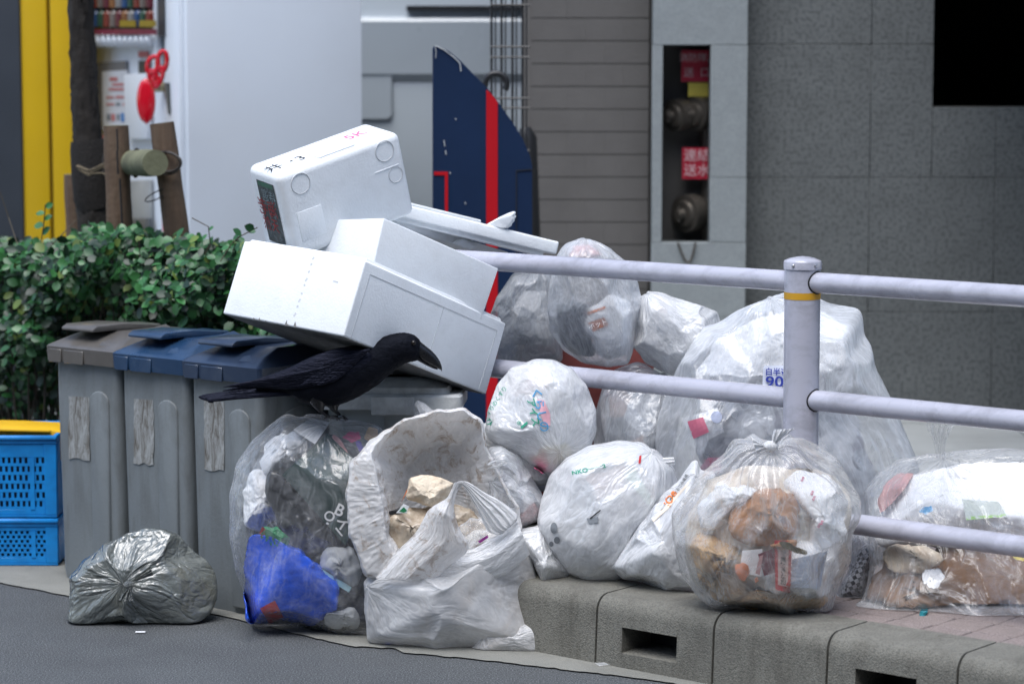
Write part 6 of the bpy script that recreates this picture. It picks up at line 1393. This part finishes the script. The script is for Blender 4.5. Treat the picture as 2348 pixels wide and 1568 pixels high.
# ---- 9 slanted white bag
p = [(1404, 1305), (1425, 1268), (1470, 1200), (1535, 1122), (1572, 1088), (1585, 1062), (1600, 1058), (1612, 1075), (1640, 1085), (1640, 1200), (1620, 1362), (1580, 1364), (1530, 1355), (1480, 1346), (1425, 1335)]
r9, Z = bag('slanted white bag with orange printed band left of the food waste bag', p, 6.08, .12, F_white, (.45, .9, .2), ZS, .10, .04, .25, 101, centre=(1520, 1240))
b9 = bvh_of(Z)
item('grey_filling', 'grey filling of the slanted bag with the orange band', 'waste', [(1425, 1300), (1460, 1240), (1530, 1160), (1580, 1120), (1600, 1200), (1590, 1340), (1500, 1330)], 6.09, .085, S['mixg'], .12, .04, 102, ground=ZS + .004)
decal('orange_band', [(1495, 1190), (1571, 1112), (1577, 1104), (1581, 1108), (1530, 1168), (1498, 1196)], [(0, 1, 2, 3, 4, 5)], b9, P('cream_band', (.80, .70, .58), .6, .1, 40), r9, .002, sub=3)
text_decal('print', 'iOe', 1537, 1142, 25, -1.1, b9, pr_o, r9, off=.004); text_decal('print', '燃やせるごみ専用', 1557, 1118, 9, -1.0, b9, pr_k, r9, bold=False, off=.004)

# ---- 10 food waste bag
p = [(1546, 1215), (1548, 1175), (1572, 1140), (1610, 1085), (1645, 1055), (1688, 1012), (1730, 1000), (1768, 1008), (1800, 998), (1835, 1008), (1885, 1030), (1924, 1055), (1948, 1095), (1967, 1140), (1970, 1182), (1952, 1225), (1946, 1285), (1924, 1360), (1908, 1412), (1860, 1417), (1780, 1413), (1700, 1408), (1640, 1400), (1600, 1368), (1568, 1325), (1550, 1262)]
r10, Z = bag('big clear knotted bag of food waste on the kerb in front of the post', p, 5.81, .16, F_food, (-.02, .95, .45), ZS + .004, .075, .035, .40, 111, centre=(1765, 1215), nu=100, nv=62)
knot(r10, 1768, 1022, 5.74, 13, F_white2, 4); tuft(r10, (1772, 1018), [(1776, 984), (1822, 982)], 5.735, F_white2, 7, 4); tuft(r10, (1758, 1022), [(1722, 1000), (1735, 1040)], 5.74, F_white2, 8, 3)
item('mixed_scraps', 'pale mixed scraps packed in the core of the food waste bag', 'waste', [(1600, 1310), (1590, 1200), (1640, 1120), (1740, 1075), (1840, 1075), (1915, 1120), (1932, 1200), (1905, 1320), (1840, 1370), (1680, 1365)], 5.84, .09, P('food_bag_mix', (.66, .60, .52), .6, .3, 12, dirt=(.30, .16, .07), dirt_scale=9, dirt_amt=.8), .16, .06, 110, ground=ZS + .01, nu=70, nv=44, facet=True)
item('brown_paper', 'crumpled brown paper bag in the middle of the food waste bag', 'paper bag', [(1674, 1215), (1680, 1170), (1710, 1145), (1760, 1128), (1810, 1135), (1845, 1160), (1850, 1195), (1830, 1230), (1780, 1245), (1710, 1240)], 5.765, .055, S['kraft2'], .14, .04, 112, nu=70, nv=40, facet=True)
o, Zc = item('white_receipts', 'white printed paper along the right of the food waste bag', 'paper', [(1790, 1110), (1830, 1070), (1900, 1090), (1940, 1150), (1935, 1230), (1900, 1300), (1860, 1280), (1850, 1180)], 5.80, .08, S['white'], .12, .05, 113)
for u, v_ in ((1862, 1130), (1866, 1142), (1884, 1198), (1840, 1098), (1878, 1205)): text_decal('print', 'S', u, v_, 14, .5, bvh_of(Zc), S['pink'], o)
item('white_tissue', 'white tissue in the upper left of the food waste bag', 'tissue', [(1600, 1160), (1640, 1110), (1720, 1080), (1760, 1110), (1700, 1150), (1650, 1200), (1610, 1210)], 5.83, .09, S['white'], .12, .05, 114)
item('food_scraps', 'brown food scraps in the lower left of the food waste bag', 'food waste', [(1596, 1320), (1590, 1260), (1615, 1215), (1680, 1230), (1710, 1290), (1700, 1370), (1645, 1368)], 5.80, .08, S['food'], .16, .06, 115, ground=ZS + .008, facet=True)
item('yellow_scraps', 'yellowish food scraps along the base of the food waste bag', 'food waste', [(1690, 1385), (1720, 1355), (1800, 1350), (1870, 1352), (1890, 1370), (1870, 1395), (1780, 1395)], 5.80, .07, S['food'], .16, .06, 116, ground=ZS + .008)
item('tissue_wad', 'white tissue wad behind the cards in the food waste bag', 'tissue', [(1690, 1340), (1700, 1250), (1790, 1240), (1890, 1250), (1910, 1300), (1880, 1360), (1780, 1368)], 5.80, .09, S['white'], .14, .05, 117, facet=True)
card('white_card', 'plain white card left of the striped card in the food waste bag', 'card', [(1702, 1262), (1748, 1258), (1746, 1322), (1696, 1312)], 5.70, S['white'], .002, .003)
o = card('striped_card', 'maroon striped card between the white and the red cards', 'card', [(1738, 1270), (1776, 1256), (1784, 1310), (1752, 1320)], 5.69, S['maroon'], .002, .002)
card('cream_edge', 'narrow cream strip on the left of the striped card', 'card', [(1742, 1275), (1750, 1272), (1742, 1318), (1732, 1314)], 5.685, S['rose'], .002, 0)
o = card('red_card', 'red edged card with Japanese letters in the food waste bag', 'card', [(1776, 1238), (1816, 1240), (1812, 1358), (1778, 1352)], 5.68, S['red'], .002, 0.0)
bo = bvh_obj(o); decal('inner_panel', [(1784, 1248), (1809, 1250), (1806, 1345), (1784, 1340)], [(0, 1, 2, 3)], bo, P('cream_pink_print', (.66, .48, .44), .6, .1), o, .0006, sub=2)
for i, ch_ in enumerate('ゴマ黒糖きな粉'): text_decal('printed_letter', ch_, 1796, 1257 + i * 13, 14, 0, bo, pr_k, o, off=.0012)
card('pale_blue_paper', 'pale blue white paper right of the red card', 'paper', [(1816, 1282), (1898, 1262), (1880, 1350), (1814, 1346)], 5.70, S['pblue'], .002, .006)
o, _z = item('orange_peel', 'round orange lump low in the food waste bag', 'food waste', [(1682, 1312), (1684, 1292), (1700, 1286), (1714, 1294), (1718, 1316), (1706, 1330), (1690, 1330)], 5.69, .018, S['orange'], .04, .02, 118)
item('orange_scrap', 'tiny orange scrap beside the striped card', 'food waste', [(1727, 1325), (1734, 1320), (1738, 1330), (1730, 1334)], 5.68, .006, S['orange'])
item('olive_pod', 'olive brown pod lying over the red card', 'food waste', [(1782, 1238), (1800, 1240), (1830, 1255), (1852, 1262), (1848, 1272), (1820, 1266), (1790, 1252)], 5.665, .009, S['olive'], .06, .03, 119)
item('brown_stain_lump', 'dark brown lump above the cards in the food waste bag', 'food waste', [(1760, 1250), (1790, 1238), (1830, 1232), (1825, 1250), (1790, 1262)], 5.70, .012, S['kraft2'], .1, .04, 120)

# ---- 11 right clear bag with kraft paper
p = [(1944, 1428), (1955, 1390), (1978, 1345), (1990, 1290), (1990, 1200), (1996, 1130), (2030, 1090), (2080, 1060), (2150, 1046), (2230, 1038), (2348, 1036), (2470, 1055), (2530, 1200), (2520, 1440), (2348, 1442), (2230, 1446), (2130, 1448), (2040, 1444)]
r11, Z = bag('wide clear bag with brown kraft paper behind the lowest rail at the right', p, 6.0, .15, F_clear, (-.25, 1, .2), ZS + .002, .08, .04, .22, 121, centre=(2230, 1240), tilt=-.75, nu=100, nv=60)
sheet2('gathered_end', [(2146, 1050), (2140, 1015), (2128, 990), (2122, 970)], [(2166, 1050), (2168, 1015), (2178, 992), (2186, 976)], 6.02, F_clear, r11, 40, 30, 5, .006, .014, 122, .14)
item('mixed_waste', 'pale mixed waste packed behind the wrappers in the right clear bag', 'waste', [(2010, 1250), (2010, 1200), (2060, 1100), (2200, 1070), (2400, 1070), (2480, 1200), (2480, 1250), (2250, 1255)], 6.08, .09, P('right_bag_mix', (.60, .60, .60), .6, .4, 10, dirt=(.3, .25, .2), dirt_scale=8, dirt_amt=.7), .14, .05, 129, ground=ZS + .006, tilt=-.6, nu=70, nv=44)
item('kraft_bag', 'big creased brown kraft paper bag inside the right clear bag', 'paper bag', [(2100, 1436), (2130, 1300), (2160, 1252), (2250, 1246), (2400, 1250), (2520, 1290), (2520, 1438), (2300, 1442)], 5.975, .10, S['kraft'], .04, .02, 123, ground=ZS + .005, tilt=-.8, cuts=9, nu=80, nv=44)
item('kraft_wad', 'crumpled brown paper wad at the left of the kraft bag', 'paper bag', [(1985, 1410), (2010, 1330), (2050, 1300), (2120, 1290), (2175, 1350), (2180, 1390), (2120, 1432), (2030, 1430)], 5.93, .10, S['kraft'], .14, .05, 124, ground=ZS + .005, tilt=-.5, facet=True)
item('pale_sheet', 'pale crumpled sheet above the brown paper wad', 'paper', [(2020, 1290), (2040, 1250), (2120, 1250), (2170, 1280), (2100, 1310), (2050, 1310)], 5.93, .03, S['dirtycard'], .1, .04, 125, tilt=-.6, facet=True)
item('white_ring', 'crumpled white tissue ring in front of the brown paper', 'tissue', [(2112, 1330), (2118, 1308), (2150, 1303), (2160, 1320), (2150, 1345), (2125, 1348)], 5.80, .015, S['white'], .2, .06, 126, facet=True)
item('white_heap', 'heap of white wrappers in the upper part of the right clear bag', 'waste', [(2010, 1210), (2020, 1140), (2070, 1090), (2160, 1068), (2260, 1060), (2400, 1065), (2460, 1130), (2440, 1240), (2250, 1250), (2080, 1240)], 6.03, .10, S['white'], .10, .03, 127, nu=60, nv=36)
item('rosy_wrapper', 'rosy red wrapper at the upper left of the right clear bag', 'wrapper', [(2010, 1150), (2025, 1110), (2060, 1085), (2100, 1085), (2070, 1115), (2040, 1150), (2020, 1180)], 5.97, .03, S['rose'], .1, .05, 128)
item('blue_scrap', 'bright blue scrap among the white wrappers', 'scrap', [(2102, 1172), (2112, 1162), (2134, 1158), (2140, 1168), (2120, 1178)], 5.90, .008, P('scrap_blue', (.03, .32, .62), .4, .2))
card('zip_pouch', 'clear pouch with a lime green edge in the right bag', 'pouch', [(2206, 1144), (2290, 1150), (2310, 1185), (2215, 1190)], 5.90, P('pouch_grey', (.55, .60, .55), .4, .1), .002, .008)
card('lime_edge', 'lime green zip edge strip under the clear pouch', 'zip strip', [(2214, 1184), (2306, 1178), (2308, 1184), (2216, 1192)], 5.89, S['ltgreen'], .002, .004)
item('yellow_scrap', 'yellow scrap just under the lowest rail at the right edge', 'scrap', [(2318, 1270), (2350, 1268), (2370, 1276), (2340, 1284), (2322, 1280)], 5.86, .01, S['yellow'])
item('teal_scrap', 'teal scrap at the base of the brown paper', 'scrap', [(2098, 1428), (2108, 1395), (2124, 1392), (2120, 1430)], 5.80, .01, S['teal'])

# ---- 12 checkered cloth bag
def checkm():
    m, nt, N, L = _nt('black_white_check'); out = N.new('ShaderNodeOutputMaterial'); b = N.new('ShaderNodeBsdfPrincipled'); L.new(b.outputs[0], out.inputs[0])
    tc = N.new('ShaderNodeTexCoord'); mp = N.new('ShaderNodeMapping'); mp.inputs['Rotation'].default_value = (0, .5, 0); L.new(tc.outputs['Object'], mp.inputs[0]); c = N.new('ShaderNodeTexChecker'); c.inputs[1].default_value = (.55, .56, .6, 1); c.inputs[2].default_value = (.01, .012, .02, 1); c.inputs[3].default_value = 105; L.new(mp.outputs[0], c.inputs[0]); L.new(c.outputs[0], b.inputs[0]); return m
r, Z = bag('black and white checked bag squeezed between the food waste bag and the right bag', [(1912, 1394), (1922, 1340), (1938, 1285), (1950, 1225), (1970, 1205), (1995, 1210), (2010, 1240), (2006, 1300), (1990, 1350), (1972, 1394)], 6.02, .07, film('thin_clear_wrap', (.8, .82, .86), .10, .2, edge=.5), (0, 1, .2), ZS, .06, .03, .1, 131)
item('checked_cloth', 'black and white checked cloth inside the narrow bag', 'cloth', [(1916, 1390), (1928, 1340), (1950, 1290), (1985, 1240), (2003, 1250), (1998, 1310), (1985, 1350), (1966, 1392)], 6.02, .055, checkm(), .06, .02, 132, ground=ZS + .003)

# ---- 13 huge half clear bag behind the post
p = [(1504, 1015), (1512, 955), (1536, 890), (1562, 832), (1592, 782), (1622, 745), (1640, 742), (1652, 736), (1705, 705), (1760, 681), (1800, 671), (1840, 674), (1870, 680), (1905, 694), (1972, 709), (1978, 735), (1981, 768), (1990, 782), (1996, 800), (2004, 838), (2032, 895), (2062, 962), (2088, 1022), (2106, 1070), (2110, 1180), (2080, 1300), (1900, 1310), (1700, 1310), (1560, 1290), (1510, 1150)]
r13, Z = bag('huge half clear white bag behind the railing post with blue printing', p, 6.49, .20, F_half, (-.1, 1, .15), ZS, .07, .035, .22, 141, centre=(1790, 960), nu=110, nv=70)
b13 = bvh_of(Z)
item('white_bags_inside', 'white crumpled bags packed in the top of the huge half clear bag', 'plastic bag', [(1600, 860), (1640, 790), (1720, 740), (1800, 705), (1880, 720), (1940, 760), (1960, 830), (1940, 890), (1800, 900), (1660, 890)], 6.50, .14, S['white'], .14, .05, 142, nu=70, nv=44)
item('blue_grey_filling', 'blue grey filling in the lower half of the huge half clear bag', 'waste', [(1560, 1240), (1560, 1020), (1620, 920), (1760, 900), (1900, 920), (1960, 960), (2000, 1080), (1980, 1250), (1800, 1270)], 6.52, .14, S['mixg'], .12, .05, 143, nu=70, nv=44, ground=ZS + .01)
decal('blue_printed_box', [(1750, 843), (1754, 838), (1802, 838), (1802, 884), (1748, 884)], [(0, 1, 2, 3, 4)], b13, P('pale_print_box', (.66, .70, .80), .6, .04), r13, .003, sub=2)
text_decal('print', '白半透明', 1790, 854, 18, .03, b13, pr_b, r13, off=.008); text_decal('print', '90', 1776, 876, 34, .0, b13, pr_b, r13, sx=1.25, off=.008)
decal('pink_label', [(1576, 966), (1612, 956), (1626, 990), (1590, 1006)], [(0, 1, 2, 3)], b13, P('faded_pink_label', (.62, .16, .24), .6, .1), r13, .002, sub=2)
card('white_leaflet', 'white printed leaflet inside the left of the huge half clear bag', 'leaflet', [(1560, 960), (1645, 935), (1660, 990), (1600, 1020)], 6.34, S['white'], .002, .003)
decal('round_logo', [(1643 + 13 * math.cos(t), 956 + 14 * math.sin(t)) for t in np.linspace(0, 6.283, 17)[:-1]], [tuple(range(16))], b13, P('faded_blue_logo', (.38, .42, .55), .6, .2, 80), r13, .002, sub=1)
item('magenta_wrap', 'dark pink wrapper low in the huge half clear bag', 'wrapper', [(1600, 1075), (1620, 1050), (1660, 1045), (1655, 1080), (1625, 1095)], 6.37, .02, S['pink'])

# ---- 14-17 bags behind the rail
r, Z = bag('plain white bag behind the rail, between the orange printed bag and the huge bag', [(1452, 792), (1448, 730), (1466, 684), (1488, 668), (1525, 674), (1580, 694), (1645, 716), (1660, 750), (1650, 810), (1600, 845), (1560, 866), (1518, 850), (1480, 830)], 6.66, .11, F_white, (-.6, .8, .2), None, .12, .05, .2, 151)
item('white_wrap_inside', 'white wrappers filling the plain white bag behind the rail', 'waste', [(1465, 780), (1465, 720), (1500, 690), (1590, 715), (1630, 760), (1600, 820), (1540, 840)], 6.67, .08, S['mixw'], .14, .05, 152)
p = [(1256, 705), (1262, 655), (1272, 600), (1296, 562), (1328, 547), (1358, 549), (1398, 572), (1432, 600), (1460, 650), (1470, 690), (1458, 740), (1452, 800), (1440, 836), (1392, 843), (1335, 832), (1292, 805), (1264, 762)]
r15, Z = bag('clear bag with orange printed inner bag, under the end of the foam lid', p, 6.68, .13, F_half, (-.15, 1, .1), None, .08, .035, .25, 153)
item('slate_tub', 'slate grey round tub in the bag with orange print', 'tub', [(1268, 740), (1275, 700), (1310, 685), (1345, 700), (1350, 760), (1370, 820), (1320, 815), (1285, 790)], 6.64, .07, P('slate_tub_plastic', (.06, .08, .10), .4, .1), .01, .005, 154)
o, Zi = item('inner_white_bag', 'white inner bag with orange printing behind the rail', 'plastic bag', [(1350, 790), (1338, 735), (1348, 700), (1395, 676), (1440, 690), (1450, 750), (1440, 815), (1400, 832), (1355, 825)], 6.625, .075, S['white'], .09, .03, 155)
bi = bvh_of(Zi)
decal('orange_print', [(1349, 740), (1385, 728), (1395, 745), (1360, 760)], [(0, 1, 2, 3)], b15 if False else bi, pr_o, o, .003, sub=2); text_decal('print', 'ホット', 1371, 744, 15, -.3, bi, S['white'], o, off=.006)
decal('orange_print', [(1330, 722), (1388, 702), (1389, 706), (1334, 728)], [(0, 1, 2, 3)], bi, pr_o, o, .003, sub=2); text_decal('print', '人', 1338, 706, 26, -.2, bi, pr_o, o, off=.005)
item('tan_wrapper', 'tan wrapper in the neck of the bag with orange print', 'wrapper', [(1300, 590), (1315, 565), (1355, 562), (1380, 585), (1350, 600), (1320, 604)], 6.65, .03, S['rose'], .14, .05, 156)
r, Z = bag('dull grey half clear bag behind the foam boxes, above the middle rail', [(1108, 820), (1112, 760), (1140, 680), (1178, 628), (1240, 606), (1282, 640), (1292, 720), (1288, 828), (1230, 846), (1150, 842)], 6.86, .10, film('dull_grey_film', (.55, .58, .62), .42, .25, edge=.5), (.2, 1, .2), None, .07, .03, .2, 157)
item('pale_core', 'pale rounded contents of the dull grey bag', 'waste', [(1180, 790), (1170, 720), (1200, 670), (1255, 670), (1275, 730), (1265, 790), (1220, 800)], 6.87, .06, S['mixw'], .08, .03, 158)
CUR_ = CUR; q = MB(); a = W(1188, 1100, 6.98); b = W(1500, 800, 6.98); q.aabox((a[0], 6.98, ZS), (b[0], 7.25, b[2] + .02)); q.build('red_brown_crate', S['redbrown'], bevel=.01, label='dull red brown crate under the bags behind the railing', cat='crate')
r, Z = bag('half clear bag between the round printed bag and the huge bag, under the middle rail', [(1363, 1010), (1368, 950), (1385, 890), (1412, 850), (1465, 832), (1535, 856), (1560, 900), (1550, 1000), (1530, 1220), (1450, 1280), (1380, 1250), (1362, 1120)], 6.66, .13, F_half, (.3, 1, .2), None, .09, .04, .3, 159)
item('white_filling', 'white filling of the half clear bag under the middle rail', 'waste', [(1385, 1010), (1395, 920), (1440, 870), (1510, 880), (1520, 1000), (1490, 1180), (1410, 1200)], 6.68, .08, S['mixw'], .14, .05, 160)

# small litter
CUR = None
card('litter_paper', 'tiny white paper scrap at the foot of the kerb', 'litter', [(1364, 1519), (1386, 1518), (1398, 1523), (1374, 1526)], float(G(1380, 1523, .008)[1]), S['white'], .001, .001)
q = MB(); g_ = G(322, 1449, 0.003); q.aabox(g_ - [.012, .005, 0], g_ + [.012, .005, .002]); q.build('litter_paper', S['white'], label='tiny white scrap on the asphalt in front of the small grey bag', cat='litter')
item('blue_scrap', 'blue plastic scrap at the base of the torn dirty bag', 'scrap', [(878, 1478), (885, 1470), (920, 1476), (918, 1484), (895, 1484)], 6.16, .015, S['blue'], ground=.004)
